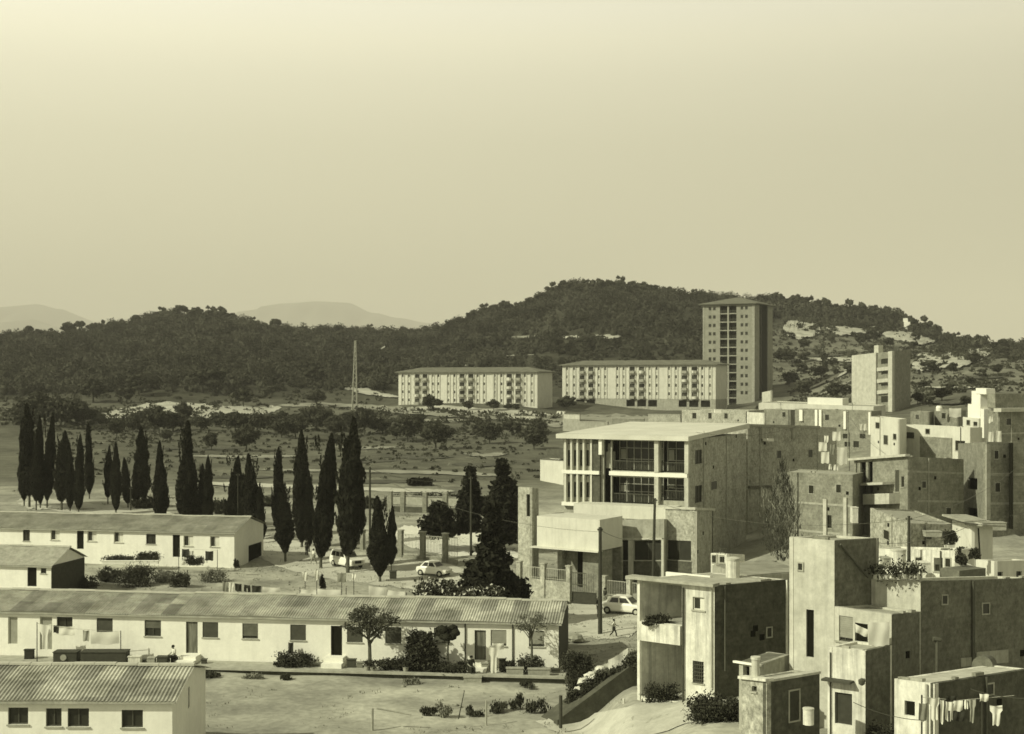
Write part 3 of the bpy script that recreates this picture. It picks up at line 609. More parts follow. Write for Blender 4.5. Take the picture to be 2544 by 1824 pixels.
# ------------------------------------------------------------------ trees
def lathe_np(rng, prof, k, jit):
    V = []; n = len(prof)
    for (r, z) in prof:
        for i in range(k):
            a = 2 * math.pi * i / k; q = r * (1 + rng.uniform(-jit, jit)); V.append((q * math.cos(a), q * math.sin(a), z))
    Q = [(j * k + i, j * k + (i + 1) % k, (j + 1) * k + (i + 1) % k, (j + 1) * k + i) for j in range(n - 1) for i in range(k)]
    return np.array(V), np.array(Q)
def leaves(rng, P, size, upright=0.0):
    n = len(P); a = rng.normal(size=(n, 3)); a[:, 2] += upright * 2 * np.sign(a[:, 2] + 1e-6); a /= np.linalg.norm(a, axis=1)[:, None]
    b_ = rng.normal(size=(n, 3)); b_ -= (b_ * a).sum(1)[:, None] * a; b_ /= np.linalg.norm(b_, axis=1)[:, None]
    s = size * rng.uniform(0.55, 1.3, size=(n, 1)); w_ = s * (0.55 if not upright else 0.38)
    V = np.stack([P - a * s - b_ * w_ * .4, P - a * s * .2 + b_ * w_ * -1, P + a * s, P + a * s * .1 + b_ * w_], 1).reshape(-1, 3)
    return V, np.arange(n * 4).reshape(-1, 4)
def join_np(L):
    V = []; Q = []; o = 0
    for v, q in L: V.append(v); Q.append(q + o); o += len(v)
    return np.concatenate(V), np.concatenate(Q)
def cypress(seed, h=13.0, r=1.5, trunk=1.5, lump=0.12, n=8200):
    rng = np.random.default_rng(seed); root = thing('cypress', 'x', 'cypress')
    H = h - trunk
    def rad(t): return r * np.minimum(1.0, (np.maximum(t, 0) / 0.26) ** 0.6) * np.clip(1 - t, 0, 1) ** 0.58 * 1.16
    ph = rng.uniform(0, 6.28, 8)
    def bump(t, a): return 1 + lump * 1.5 * (np.sin(a * 2 + t * 9 + ph[0]) + .7 * np.sin(a * 3 - t * 17 + ph[1]) + .5 * np.sin(t * 31 + ph[2]))
    t = rng.beta(1.15, 1.25, n); a = rng.uniform(0, 2 * math.pi, n); rr = rad(t) * bump(t, a) * np.sqrt(rng.uniform(0.45, 1.1, n))
    lean = rng.normal(size=2) * 0.038
    P = np.stack([rr * np.cos(a) + lean[0] * t * h, rr * np.sin(a) + lean[1] * t * h, trunk + t * H], 1)
    L1 = leaves(rng, P, 0.21, 1.0)
    ns = 26; ex = []
    for _ in range(ns):
        t0 = rng.uniform(.05, .9); a0 = rng.uniform(0, 6.28); r0 = float(rad(np.array(t0))) * rng.uniform(.8, 1.0); m_ = 34; q = rng.uniform(0, 1, m_); c = np.stack([np.cos(a0) * (r0 + .28 * q) , np.sin(a0) * (r0 + .28 * q), trunk + t0 * H + 1.3 * q], 1) + rng.normal(size=(m_, 3)) * .09 * (1.2 - q)[:, None]; ex.append(c)
    L1 = join_np([L1, leaves(rng, np.concatenate(ex), .2, 1.0)])
    prof = [(max(0.03, float(rad(np.array(q))) * 0.78), trunk + q * H) for q in np.linspace(0.0, 0.985, 24)]
    cv, cq = lathe_np(rng, prof, 12, 0.13); tt = (cv[:, 2] - trunk) / H; aa = np.arctan2(cv[:, 1], cv[:, 0]); f_ = bump(tt, aa); cv[:, 0] = cv[:, 0] * f_ + lean[0] * tt * h; cv[:, 1] = cv[:, 1] * f_ + lean[1] * tt * h
    V_, Q_ = join_np([L1, (cv, cq)])
    np_mesh('foliage', V_, Q_, 'cypress_leaf', root)
    part(MB().tube((0, 0, -0.4), (0, 0, trunk + 1.0), 0.22 * r / 1.5, 0.15, 8), 'trunk', 'bark', root)
    return root
def tree(seed, name, leafm, crown_r, crown_h, trunk_h, nclump=26, nleaf=55, size=0.35, flat=1.0, barkm='bark', limbs=5, core=0.5, umbrella=False, cl=0.34, fork=False):
    rng = np.random.default_rng(seed); rr_ = random.Random(seed); root = thing(name, 'x', 'tree')
    cs = []
    while len(cs) < nclump:
        p = rng.uniform(-1, 1, 3); d = np.linalg.norm(p)
        if d > 1 or d < 0.35: continue
        if umbrella and p[2] < -0.15: continue
        cs.append(p)
    cs = np.array(cs) * np.array([crown_r, crown_r, crown_h / 2]) * 0.8; cs[:, 2] += trunk_h + crown_h / 2
    P = []; sig = crown_r * cl
    for c in cs:
        q = rng.normal(size=(nleaf, 3)); q /= (np.linalg.norm(q, axis=1)[:, None] + 1e-6); q *= sig * rng.uniform(0.35, 1.05, (nleaf, 1)) * rng.uniform(.7, 1.2); q[:, 2] *= 0.7 * flat; P.append(c + q)
    L = [leaves(rng, np.concatenate(P), size)]
    if core:
        for c in cs[: int(nclump * .7)]:
            v, q = lathe_np(rng, [(0.05, -1), (.75, -.6), (1, 0), (.75, .6), (0.05, 1)], 7, 0.15); v = v * np.array([sig * core * 1.3, sig * core * 1.3, sig * core]) + c; L.append((v, q))
    V_, Q_ = join_np(L); np_mesh('crown', V_, Q_, leafm, root)
    tb = MB(); top = Vector((rr_.uniform(-.3, .3) * crown_r * .4, rr_.uniform(-.3, .3) * crown_r * .4, trunk_h + crown_h * .35))
    k = max(0.09, crown_r * 0.07); mid = Vector((top.x * .2, top.y * .2, trunk_h * .8)); tb.path([(0, 0, -0.5), mid, top], k, k * .5, 7)
    for i in range(limbs):
        c = cs[rr_.randrange(len(cs))]; c = Vector(c) ; m0 = mid.lerp(top, rr_.uniform(0, .6)); m1 = m0.lerp(c, .5) + Vector((0, 0, crown_h * .05)); tb.path([m0, m1, c], k * .5, k * .15, 5)
    part(tb, 'trunk', barkm, root)
    return root
def hide_proto(o):      # prototypes are themselves used as the first instance
    o['_free'] = 1; return o
class Pool:
    def __init__(s, protos): s.p = protos; s.i = 0; s.used = set()
    def place(s, loc, rz=0, sc=1.0, label=None, group=None, which=None):
        k = which if which is not None else s.i % len(s.p); s.i += 1; o = s.p[k]
        if k in s.used: o = dup(o, loc, rz, sc, label, group)
        else:
            s.used.add(k); o.location = loc; o.rotation_euler = (0, 0, rz); o.scale = sc if isinstance(sc, (tuple, list)) else (sc, sc, sc)
            o['label'] = label
            if group: o['group'] = group
        return o
    def trim(s):
        for k, o in enumerate(s.p):
            if k not in s.used:
                for ch in list(o.children): bpy.data.objects.remove(ch)
                bpy.data.objects.remove(o)
rnd = random.Random(5)
cyp = Pool([cypress(11 + i, 13.0, [1.45, 1.2, 1.6, 1.3, 1.1, 1.5][i], [.9, 1.5, .6, 1.1, 1.5, .5][i], [.10, .14, .12, .09, .16, .12][i]) for i in range(6)])
# (px of the base, py base, px of tip, py tip, half width px, label)
CY = [
 (60, 1258, 66, 1040, 15, 'cypress cut by the left edge, in front of the tall broad one'),
 (90, 1268, 90, 1070, 14, 'low cypress between the first two at the left end of the row'),
 (174, 1270, 180, 1112, 13, 'small cypress squeezed right of the short broad one'),
 (338, 1262, 340, 1150, 12, 'small cypress touching the tall needle tipped one on its left'),
 (484, 1290, 488, 1150, 11, 'thin cypress hugging the stoutest one on its right side'),
 (600, 1312, 604, 1176, 11, 'thin cypress just right of the lone cone shaped one'),
 (768, 1372, 762, 1170, 15, 'cypress filling the gap left of the big ragged one'),
 (73, 1260, 96, 1003, 24, 'broad tall cypress at the extreme left end of the row'),
 (100, 1262, 114, 1034, 15, 'cypress with a bare stem second from the left end of the row'),
 (117, 1262, 136, 1026, 15, 'slim pointed cypress third from the left end, touching its neighbours'),
 (153, 1268, 160, 1072, 22, 'short broad cypress on a clear stem, fourth from the left end'),
 (195, 1272, 196, 1080, 14, 'narrow cypress over the whitewashed far row house, left of the isolated one'),
 (222, 1240, 232, 1051, 14, 'isolated spindle shaped cypress with pale field on both sides, left part of the row'),
 (268, 1252, 273, 1108, 12, 'small cypress left of the pair with the bare stem'),
 (288, 1276, 294, 1099, 15, 'cypress with rounded foot and bare stem rising right behind the far roof ridge'),
 (318, 1262, 317, 1137, 13, 'low thin cypress half hidden between two taller ones, left part of the row'),
 (356, 1262, 360, 1060, 19, 'tall cypress with a needle tip and wide foot above the far roof'),
 (400, 1290, 410, 1097, 20, 'medium cypress with crooked side shoot, left of the tallest of the left half'),
 (460, 1292, 476, 1046, 24, 'tallest and stoutest cypress of the left half of the row'),
 (502, 1282, 503, 1152, 12, 'low cypress tucked to the right of the stoutest one'),
 (518, 1294, 521, 1132, 15, 'short pointed cypress above the right part of the far roof'),
 (573, 1300, 585, 1134, 20, 'cone shaped cypress standing alone above the right end of the far roof'),
 (628, 1318, 636, 1128, 23, 'dark cypress just right of the far row house gable'),
 (650, 1325, 654, 1205, 12, 'small pointed cypress leaning against the one right of the gable'),
 (690, 1330, 698, 1112, 17, 'tall thin cypress behind the stemmed one in front of the road'),
 (709, 1396, 711, 1200, 22, 'cypress with clear bare stem standing on the pale ground right of the gable'),
 (750, 1360, 774, 1068, 24, 'tall cypress with ragged tip left of the twin tipped big one'),
 (797, 1412, 808, 1078, 28, 'big ragged cypress directly left of the parked estate car'),
 (864, 1424, 881, 1040, 35, 'tallest cypress of the whole row, in front of the parked estate car'),
 (892, 1352, 897, 1145, 16, 'narrow cypress half hidden behind the tallest one'),
 (944, 1446, 951, 1233, 26, 'cypress with twin stems standing right of the tallest one'),
 (972, 1420, 972, 1258, 14, 'small cypress joined to the right side of the twin stemmed one')]
for i, (bx, by, tx, ty, hw, lab) in enumerate(CY):
    if 17 <= i <= 23 or i in (4, 5): by += 24
    g = G(bx, by); hgt = (by - ty) / F * g.y; wdt = hw / F * g.y
    hgt *= 1.0; base_r = [1.45, 1.2, 1.6, 1.3, 1.1, 1.5][i % 6]
    o = cyp.place(g, rnd.uniform(0, 6), (wdt * rnd.uniform(.8, .98) / base_r, wdt / base_r, hgt / 13.0), lab, 'cypresses of the row along the road', which=i % 6)
# lean towards the tip is small; keep upright
cyp.trim()
# orchard trees of the field
orch = Pool([tree(31 + i, 'orchard_tree', 'orchard_leaf', 3.6, [5.0, 4.4, 5.4, 4.6][i], [.7, 1.1, .6, .9][i], 26, 95, 0.30, 0.95, limbs=6, core=0.4) for i in range(4)])
OR = [(238, 1052, 22), (252, 1060, 16), (290, 1088, 24), (330, 1075, 28), (345, 1050, 20), (395, 1076, 36), (430, 1072, 34), (455, 1052, 30), (378, 1052, 26), (415, 1096, 20), (525, 1118, 25), (500, 1070, 28),
 (548, 1062, 24), (612, 1122, 38), (585, 1072, 36), (640, 1076, 34), (700, 1088, 30), (735, 1090, 34), (670, 1062, 22), (700, 1050, 20), (790, 1072, 36), (830, 1085, 30), (836, 1110, 20), (905, 1080, 38), (945, 1078, 26),
 (985, 1092, 26), (1012, 1098, 40), (1082, 1116, 44), (1108, 1094, 24), (1195, 1086, 26), (1216, 1104, 36), (1326, 1118, 38), (1272, 1078, 24), (1340, 1080, 22), (870, 1058, 22), (1040, 1062, 20), (150, 1062, 46), (95, 1056, 44), (62, 1070, 40), (190, 1040, 34), (160, 1050, 30), (205, 1058, 34), (110, 1040, 34), (60, 1044, 32)]
ORDN = 'first second third fourth fifth sixth seventh eighth ninth tenth eleventh twelfth thirteenth fourteenth fifteenth sixteenth seventeenth eighteenth nineteenth twentieth'.split(); ORDN += ['twenty ' + q for q in ORDN[:9]] + ['thirtieth'] + ['thirty ' + q for q in ORDN[:9]] + ['fortieth'] + ['forty ' + q for q in ORDN[:9]]
or_rank = {k: r for r, k in enumerate(sorted(range(len(OR)), key=lambda q: OR[q][0]))}
for i, (px, py, hw) in enumerate(OR):
    g = G(px, py); s_ = hw / F * g.y / 3.6
    lab = {27: 'dark spreading field tree with a forked trunk, right of the tallest cypress top', 31: 'dark upright field tree beside the small white hut left of the school', 13: 'broad field tree with a visible bent trunk above the far row house'}.get(i, 'orchard tree in the dry field, ' + ORDN[or_rank[i]] + ' from the left')
    orch.place(g, rnd.uniform(0, 6), (s_ * rnd.uniform(.85, 1.3), s_, s_ * rnd.uniform(.85, 1.25)), lab, 'orchard trees in the field' if lab.startswith('orchard') else None)
orch.trim()
# dark trees beside the apartment blocks and at the wood's edge
edge = Pool([tree(51 + i, 'broadleaf_tree', 'pine_leaf', 4.2, 6.0, 1.6, 24, 60, 0.5, 1.0, limbs=4, core=0.6) for i in range(3)])
ED = [(1074, 1022, 27, 'round dark tree in front of the left apartment block, its left of three'), (1163, 1020, 17, 'small dark tree at the middle of the left apartment block front'), (1227, 1022, 20, 'low dark tree before the right part of the left apartment block'), (1262, 1020, 12, 'thin dark bush tree before the left block, beside its balconies'), (1282, 1020, 12, 'thin dark bush tree at the right end of the left block front'),
 (1408, 1022, 26, 'dark tree filling the gap between the two white apartment blocks'), (786, 1008, 26, 'dark round tree left of the lattice mast foot'), (525, 980, 46, 'broad dome shaped tree at the foot of the left wooded hill'), (605, 1012, 32, 'dark tree at the right end of the pale strip below the left hill'),
 (232, 1000, 38, 'dark round tree above the left end of the pale strip'), (315, 1000, 28, 'dark tree over the pale strip, right of the rounder one'), (345, 985, 38, 'broad dark tree over the middle of the pale strip'), (775, 962, 40, 'dark tree mass above the bend of the pale lane'), (760, 940, 30, 'dark tree standing behind the one above the lane bend')]
for i, (px, py, hw, lab) in enumerate(ED):
    g = G(px, py); s_ = hw / F * g.y / 4.2; edge.place(g, rnd.uniform(0, 6), (s_, s_, s_ * .85), lab, 'separate dark trees below the wood')
edge.trim()
# hillside trees on the right
hs_ = Pool([tree(61 + i, 'hillside_tree', 'pine_leaf', 3.4, 4.6, 1.2, 18, 44, 0.5, 1.0, limbs=3, core=0.6) for i in range(3)])
HT = [(1998, 868, 20), (1965, 842, 12), (1940, 900, 20), (1960, 905, 24), (2000, 900, 18), (2135, 858, 20), (2170, 852, 24), (2150, 850, 16), (2212, 862, 18), (2270, 870, 16), (2275, 850, 14), (2335, 850, 12), (2362, 852, 14), (2465, 845, 16), (2470, 876, 18), (2492, 868, 16), (2500, 882, 14), (2422, 905, 22), (2316, 930, 24), (2300, 925, 20),
 (2370, 930, 18), (2295, 968, 16), (2360, 975, 16), (2340, 995, 22), (2280, 1005, 18), (2100, 985, 22), (2075, 990, 26), (2040, 940, 22), (2000, 985, 26), (1960, 960, 24), (2110, 935, 20), (1990, 930, 20), (2050, 900, 14), (2410, 960, 16), (2440, 940, 14), (2480, 930, 18), (2400, 1010, 20), (2310, 1010, 18), (1300, 880, 14), (1245, 862, 16), (1262, 848, 14), (1200, 866, 18), (1335, 850, 12), (1360, 845, 14), (1385, 868, 20), (1450, 870, 22), (1490, 868, 20), (1530, 872, 20), (1110, 880, 16), (1130, 900, 18), (1180, 890, 16), (1400, 880, 18)]
for i, (px, py, hw) in enumerate(HT):
    g = G(px, py); s_ = hw / F * g.y / 3.4
    right = px > 1900
    rk = sorted(k for k in range(len(HT)) if (HT[k][0] > 1900) == right); rk = sorted(rk, key=lambda k: (HT[k][0], k)).index(i)
    hs_.place(g, rnd.uniform(0, 6), (s_, s_, s_ * rnd.uniform(.75, 1.0)), ('tree on the bare slope right of the tower block, ' + ORDN[rk] + ' from the left') if right else ('tree on the scrubby slope above the apartment blocks, ' + ORDN[rk] + ' from the left'), 'trees on the bare right slope' if right else 'trees on the slope above the apartment blocks')
hs_.trim()
# pines along the skylines
sky_p = Pool([tree(71 + i, 'pine_tree', 'forest_leaf', 4.0, [4.0, 5.0, 6.5, 4.6][i], [2.6, 1.2, 0.6, 1.0][i], 18, 40, 0.7, 0.9, limbs=3, core=0.75, umbrella=(i == 0)) for i in range(4)])
def crest(px):     # the ground's own skyline at this bearing
    best = None
    for Y in range(560, 900, 6):
        x = (px - CX) / F * Y; z = ground(x, Y); el = (z - CZ) / Y
        if best is None or el > best[0]: best = (el, x, Y, z)
    return best
SK = [(70, 16), (95, 18), (125, 15), (170, 19), (198, 16), (232, 17), (258, 15), (285, 14), (336, 17), (385, 15), (402, 20), (428, 18), (448, 19), (486, 22), (520, 20), (545, 22), (572, 18), (602, 17), (628, 15), (655, 16), (684, 16), (720, 13), (760, 13), (800, 13), (840, 14), (880, 13), (920, 14), (960, 16), (1000, 14), (1040, 13), (1080, 13), (1112, 14), (1140, 16), (1175, 17), (1205, 18), (1228, 17), (1256, 22), (1290, 18), (1318, 18), (1345, 19), (1372, 20), (1400, 20), (1428, 22), (1456, 19), (1484, 21), (1512, 18), (1540, 20), (1570, 20), (1600, 20), (1632, 18), (1662, 18), (1695, 17), (1725, 16), (1930, 24), (1975, 24), (2015, 22), (2045, 22), (2075, 20), (2105, 22), (2140, 22), (2170, 22), (2205, 20), (2235, 18), (2262, 18), (2292, 24), (2325, 18), (2350, 17), (2378, 17), (2405, 17), (2428, 16)]
for i, (px, hw) in enumerate(SK):
    el, x, Y, z = crest(px); Y2 = Y - 6; x2 = (px - CX) / F * Y2; g = Vector((x2, Y2, ground(x2, Y2) - .3)); s_ = hw / F * Y2 / 4.0
    if px < 700: lab, gr = 'dark round topped pine on the skyline of the left wooded hill', 'skyline pines of the left hill'
    elif px < 1110: lab, gr = 'dark pine on the low saddle skyline between the two hills', 'skyline pines of the saddle'
    elif px < 1800: lab, gr = 'dark pine on the skyline of the higher hill behind the apartment blocks', 'skyline pines of the high hill'
    else: lab, gr = 'tall dark pine in the belt on the skyline right of the tower block', 'skyline pines right of the tower'
    tall = 1.35 if px > 1900 else 1.0
    sky_p.place(g, rnd.uniform(0, 6), (s_, s_, s_ * rnd.uniform(.85, 1.2) * tall), lab, gr, which=(1 + i % 3) if px > 1100 else i % 4)
sky_p.trim()
# the wood itself: one mass nobody could count
rng = np.random.default_rng(9); L = []; cnt = 0
tv, tq = lathe_np(rng, [(.1, 0.0), (.8, .25), (1.0, .55), (.7, .85), (.05, 1.05)], 6, 0.12)
def dens(px, Y, py):
    if px > 1890:
        if py < 800 + max(0, (px - 1950)) * .11: return 1.6
        return 0.10
    if px > 1130 and px < 1700 and Y < 660: return 0.30 if Y < 600 else 0.55
    if 1130 < px < 1400 and Y < 720: return 0.55
    if px < 1130: return 0.95 if Y > 520 else 0.75
    return 1.0
tries = 0
while cnt < 9000 and tries < 90000:
    tries += 1
    Y = rng.uniform(490, 880) ; px = rng.uniform(-120, 2650); x = (px - CX) / F * Y; z = ground(x, Y); py = HY - (z - CZ) / Y * F
    cn = math.sin(x * .021 + 1.7 * math.sin(Y * .013)) * math.sin(Y * .027 + 1.3 * math.sin(x * .017)) + .5 * math.sin(x * .06 + Y * .05)
    if rng.uniform() > dens(px, Y, py) * (Y / 880) * (1.0 if cn < .35 or py < 760 else .35): continue
    if 1640 < px < 1980 and Y < 560: continue
    if 960 < px < 1840 and Y < 500: continue
    r_ = (1.3 + 3.4 * rng.uniform() ** 2.4) * (0.8 if px > 1890 else 1.0); h_ = r_ * rng.uniform(1.0, 1.9); base = np.array([x, Y, z - .3])
    a = rng.uniform(0, 6.28); c_, s_ = math.cos(a), math.sin(a); v = tv * np.array([r_ * .45, r_ * .45, h_ * .62]); v = np.stack([v[:, 0] * c_ - v[:, 1] * s_, v[:, 0] * s_ + v[:, 1] * c_, v[:, 2]], 1) + base
    L.append((v, tq)); m_ = int(30 + 9 * r_ * r_)
    q = rng.normal(size=(m_, 3)); q /= np.linalg.norm(q, axis=1)[:, None]; q[:, 2] = np.abs(q[:, 2]) * 1.0 - .15; P_ = base + q * np.array([r_ * .9, r_ * .9, h_ * .62]) * rng.uniform(.45, 1.12, (m_, 1)) + np.array([0, 0, h_ * .42])
    L.append(leaves(rng, P_, 0.55)); cnt += 1
for _ in range(420):
    px = rng.uniform(1880, 2450); el, x, Y, z = crest(px); Y -= rng.uniform(2, 46); x = (px - CX) / F * Y; z = ground(x, Y); r_ = rng.uniform(2.2, 3.6); h_ = rng.uniform(6.5, 10.5) * (1.0 if px < 2250 else .6); base = np.array([x, Y, z - .3])
    L.append((tv * np.array([r_ * .5, r_ * .5, h_ * .75]) + base, tq)); m_ = 80; q = rng.normal(size=(m_, 3)); q /= np.linalg.norm(q, axis=1)[:, None]
    L.append(leaves(rng, base + q * np.array([r_ * .9, r_ * .9, h_ * .42]) * rng.uniform(.7, 1.08, (m_, 1)) + np.array([0, 0, h_ * .52]), 0.8))
V_, Q_ = join_np(L); o = np_mesh('woodland', V_, Q_, 'forest_leaf'); tag(o, 'dense dark pine wood covering both hills behind the town', 'wood', kind='stuff')
# stones and dry tufts over the yards
L = []; L2 = []
for _ in range(5200):
    px = rng.uniform(40, 1750); Y = rng.uniform(71, 150) if rng.uniform() < .75 else rng.uniform(150, 300); x = (px - CX) / F * Y
    if 83.5 < Y < 95 and px < 1420: continue
    if Y < 84 and rng.uniform() < .8: continue
    if Y > 150 and px > 1250: continue
    z = ground(x, Y); r_ = .04 + .13 * rng.uniform() ** 3
    if rng.uniform() < .5:
        v, q = lathe_np(rng, [(.2, -.3), (1, .1), (.3, .6)], 5, .25); L.append((v * r_ + np.array([x, Y, z]), q))
    else:
        m_ = 12; q = rng.normal(size=(m_, 3)) * np.array([.22, .22, .07]) * rng.uniform(.5, 1.6); q[:, 2] = np.abs(q[:, 2]); L2.append(leaves(rng, q + np.array([x, Y, z]), .07 if Y < 150 else .16, 1.0))
V_, Q_ = join_np(L); o = np_mesh('stones', V_, Q_, 'stone'); tag(o, 'loose stones strewn over the dirt yards and the road', 'stones', kind='stuff')
V_, Q_ = join_np(L2); o = np_mesh('dry_grass', V_, Q_, 'dry_weed'); tag(o, 'dry grass tufts scattered over the yards and the field', 'grass', kind='stuff')
# scrub on the open slopes and the field edge
L = []
for _ in range(4600):
    if rng.uniform() < .3: px = rng.uniform(150, 1350); Y = 200 + 200 * rng.uniform() ** .6
    elif rng.uniform() < .55: px = rng.uniform(1880, 2620); Y = rng.uniform(330, 720)
    elif rng.uniform() < .5: px = rng.uniform(950, 1900); Y = rng.uniform(455, 700)
    else: px = rng.uniform(-100, 1400); Y = rng.uniform(330, 520)
    if 960 < px < 1960 and 400 < Y < 500: continue
    x = (px - CX) / F * Y; z = ground(x, Y); r_ = rng.uniform(0.5, 1.9); m_ = 16; r_ *= (.45 if Y < 330 else 1)
    q = rng.normal(size=(m_, 3)); q /= np.linalg.norm(q, axis=1)[:, None]; q[:, 2] = np.abs(q[:, 2]) * .8
    L.append(leaves(rng, np.array([x, Y, z]) + q * r_ * rng.uniform(.5, 1.0, (m_, 1)), 0.5 if Y > 330 else .28))
V_, Q_ = join_np(L); o = np_mesh('scrub', V_, Q_, 'orchard_leaf'); tag(o, 'low scrub scattered over the open slopes and field edges', 'scrub', kind='stuff')
# ------------------------------------------------------------------ the school
fSc = fr_px(1400, 134, 1712, 128)
sch = thing('school', 'three storey brick school with flat pale roof and open glazed galleries', 'school', fSc.P(fSc.L, 0, 0.5))
zc = lambda a: 1380 + a / 5.08
yc = lambda a: 1020 + a / 5.08
HS = []
for (a, b_) in ((150, 212), (228, 288), (305, 365), (384, 455)):
    for (c, d) in ((410, 700), (815, 1095)):
        r = (zc(a), yc(c), zc(b_), yc(d)); HS.append(fSc.rect(r))
big = [(zc(612), yc(372), zc(697), yc(1165)), (zc(712), yc(385), zc(1268), yc(765)), (zc(1325), yc(392), zc(1648), yc(785)), (zc(712), yc(845), zc(1268), yc(1180)), (zc(1325), yc(858), zc(1640), yc(1140))]
BG = [fSc.rect(r) for r in big]
zroof = 12.85
sS = fSc.side(17.2)
sw_ = [opening(sch, sS, None, 'window', None, 0.2, (1.6, 3.6, fSc.Z(1712, 1156), fSc.Z(1712, 1121))), opening(sch, sS, None, 'window', None, 0.2, (1.6, 3.6, fSc.Z(1712, 1254), fSc.Z(1712, 1211))),
       opening(sch, sS, None, 'window', None, 0.2, (1.9, 2.9, 1.6, 3.0)), opening(sch, sS, None, 'window', None, 0.2, (5.6, 6.4, 1.8, 3.0))]
w = MB().wall(fSc, 0, fSc.L, -1, zroof, 0.3, HS + BG)
w.fbox(fSc, 0, fSc.L, -17.2, -16.9, -1, zroof - .01).fbox(fSc, 0, .3, -16.9, -.31, -1, zroof - .012)
part(w, 'wall', 'render_grey', sch)
part(MB().wall(sS, 0.012, 17.2, -1, zroof + .1, 0.3, sw_, n=0.005), 'brick_wall', 'brick_light', sch)
rf = MB(); a = [fSc.P(-.4, .9, zroof), fSc.P(fSc.L + .25, .9, zroof), fSc.P(fSc.L + .15, -17.9, zroof + .6), fSc.P(-.4, -17.9, zroof + .6)]
rf.add(a + [v + Vector((0, 0, .42 + (.1 if i > 1 else 0))) for i, v in enumerate(a)], [(3, 2, 1, 0), (4, 5, 6, 7), (0, 1, 5, 4), (1, 2, 6, 5), (2, 3, 7, 6), (3, 0, 4, 7)])
part(rf, 'roof', 'roof_pale', sch)
for h in HS:
    o = part(MB().fbox(fSc, h[0], h[1], -0.28, -0.2, h[2], h[3]), 'window', 'glass', sch)
    um = (h[0] + h[1]) / 2; part(MB().fbox(fSc, um - .03, um + .03, -.19, -.12, h[2], h[3]).fbox(fSc, h[0], h[1], -.19, -.12, h[2] + (h[3] - h[2]) * .72, h[2] + (h[3] - h[2]) * .72 + .06), 'window_bar', 'frame_white', o)
    part(MB().fbox(fSc, h[0] + .02, h[0] + .25, -.18, -.13, h[3] - .7, h[3] - .1), 'vent_flap', 'frame_white', o)
for a in (145, 220, 296, 375, 470):
    u = fSc.U(zc(a)); part(MB().fbox(fSc, u - .09, u + .09, 0.002, .42, 6.3, zroof - .05), 'mullion', 'frame_white', sch)
fl = MB()
for zt in (9.42, 6.3): fl.fbox(fSc, .02, fSc.U(zc(575)), .003, .5, zt, zt + .34)
for zt in (9.42,): fl.fbox(fSc, fSc.U(zc(700)), fSc.L - .05, .003, .45, zt - .02, zt + .36)
part(fl, 'floor_beams', 'white_paint', sch)
part(MB().fbox(fSc, fSc.U(zc(478)), fSc.U(zc(575)), 0.004, .3, 6.7, zroof - .06), 'brick_pier', 'brick_dark', sch)
part(MB().fbox(fSc, fSc.U(zc(575)), fSc.U(zc(615)), 0.004, .6, zroof - 1.5, zroof - .02), 'roof_fin', 'white_paint', sch)
part(MB().fbox(fSc, fSc.U(zc(612)), fSc.U(zc(695)), -1.2, -.5, 10.0, 11.6).fbox(fSc, fSc.U(zc(630)), fSc.U(zc(660)), -1.1, -.6, 11.6, 12.4), 'lit_wall_block', 'render_grey', sch)  # pale block added as the lit bit of wall in the gap
cl = MB()
for a, b_ in ((1270, 1322), (1650, 1700)): cl.fbox(fSc, fSc.U(zc(a)), fSc.U(zc(b_)), .003, .5, 5.2, 9.39).fbox(fSc, fSc.U(zc(a)), fSc.U(zc(b_)), .003, .5, 9.8, zroof - .02)
part(cl, 'columns', 'render_cream', sch)
rg = random.Random(3)
for bi, h in enumerate(BG):
    o = part(MB().fbox(fSc, h[0] - .1, h[1] + .1, -2.2, -2.0, h[2], h[3] + .2), 'glazing_or_dark_gap', 'glass' if bi else 'dark_void', sch)  # first gap gets a dark sheet painted as its shade, the rest glass
    if bi == 0: continue
    bars = MB(); nb = int((h[1] - h[0]) / .75)
    for q in range(nb + 1): u = h[0] + (h[1] - h[0]) * q / nb; bars.fbox(fSc, u - .03, u + .03, -1.99, -1.92, h[2], h[3])
    bars.fbox(fSc, h[0], h[1], -1.99, -1.93, h[2] + 1.0, h[2] + 1.06).fbox(fSc, h[0], h[1], -1.99, -1.93, h[3] - .8, h[3] - .74)
    part(bars, 'glazing_bars', 'metal_pale', o)
    cu = MB()
    for q in range(nb):
        if rg.random() < (.25 if bi < 3 else .45):
            u = h[0] + (h[1] - h[0]) * q / nb; cu.fbox(fSc, u + .1, u + .65, -1.97, -1.945, h[2] + 1.0, h[3] - .9)
    part(cu, 'curtains', 'blind_pale', o)
    r_ = MB().fbox(fSc, h[0], h[1], -.25, -.2, h[2] + .9, h[2] + .96)
    for q in range(int((h[1] - h[0]) / .16)): r_.fbox(fSc, h[0] + q * .16 + .06, h[0] + q * .16 + .09, -.24, -.21, h[2], h[2] + .9)
    part(r_, 'railing', 'metal', o)
part(MB().fbox(fSc, fSc.U(1453), fSc.U(1692), .01, 2.6, 5.55, 6.75), 'terrace_parapet', 'white_wall', sch)
cb = MB()
for p in (1518, 1578, 1640): cb.fbox(fSc, fSc.U(p) - .12, fSc.U(p) + .12, 2.2, 2.5, -.5, 5.54)
part(cb, 'terrace_columns', 'white_paint', sch)
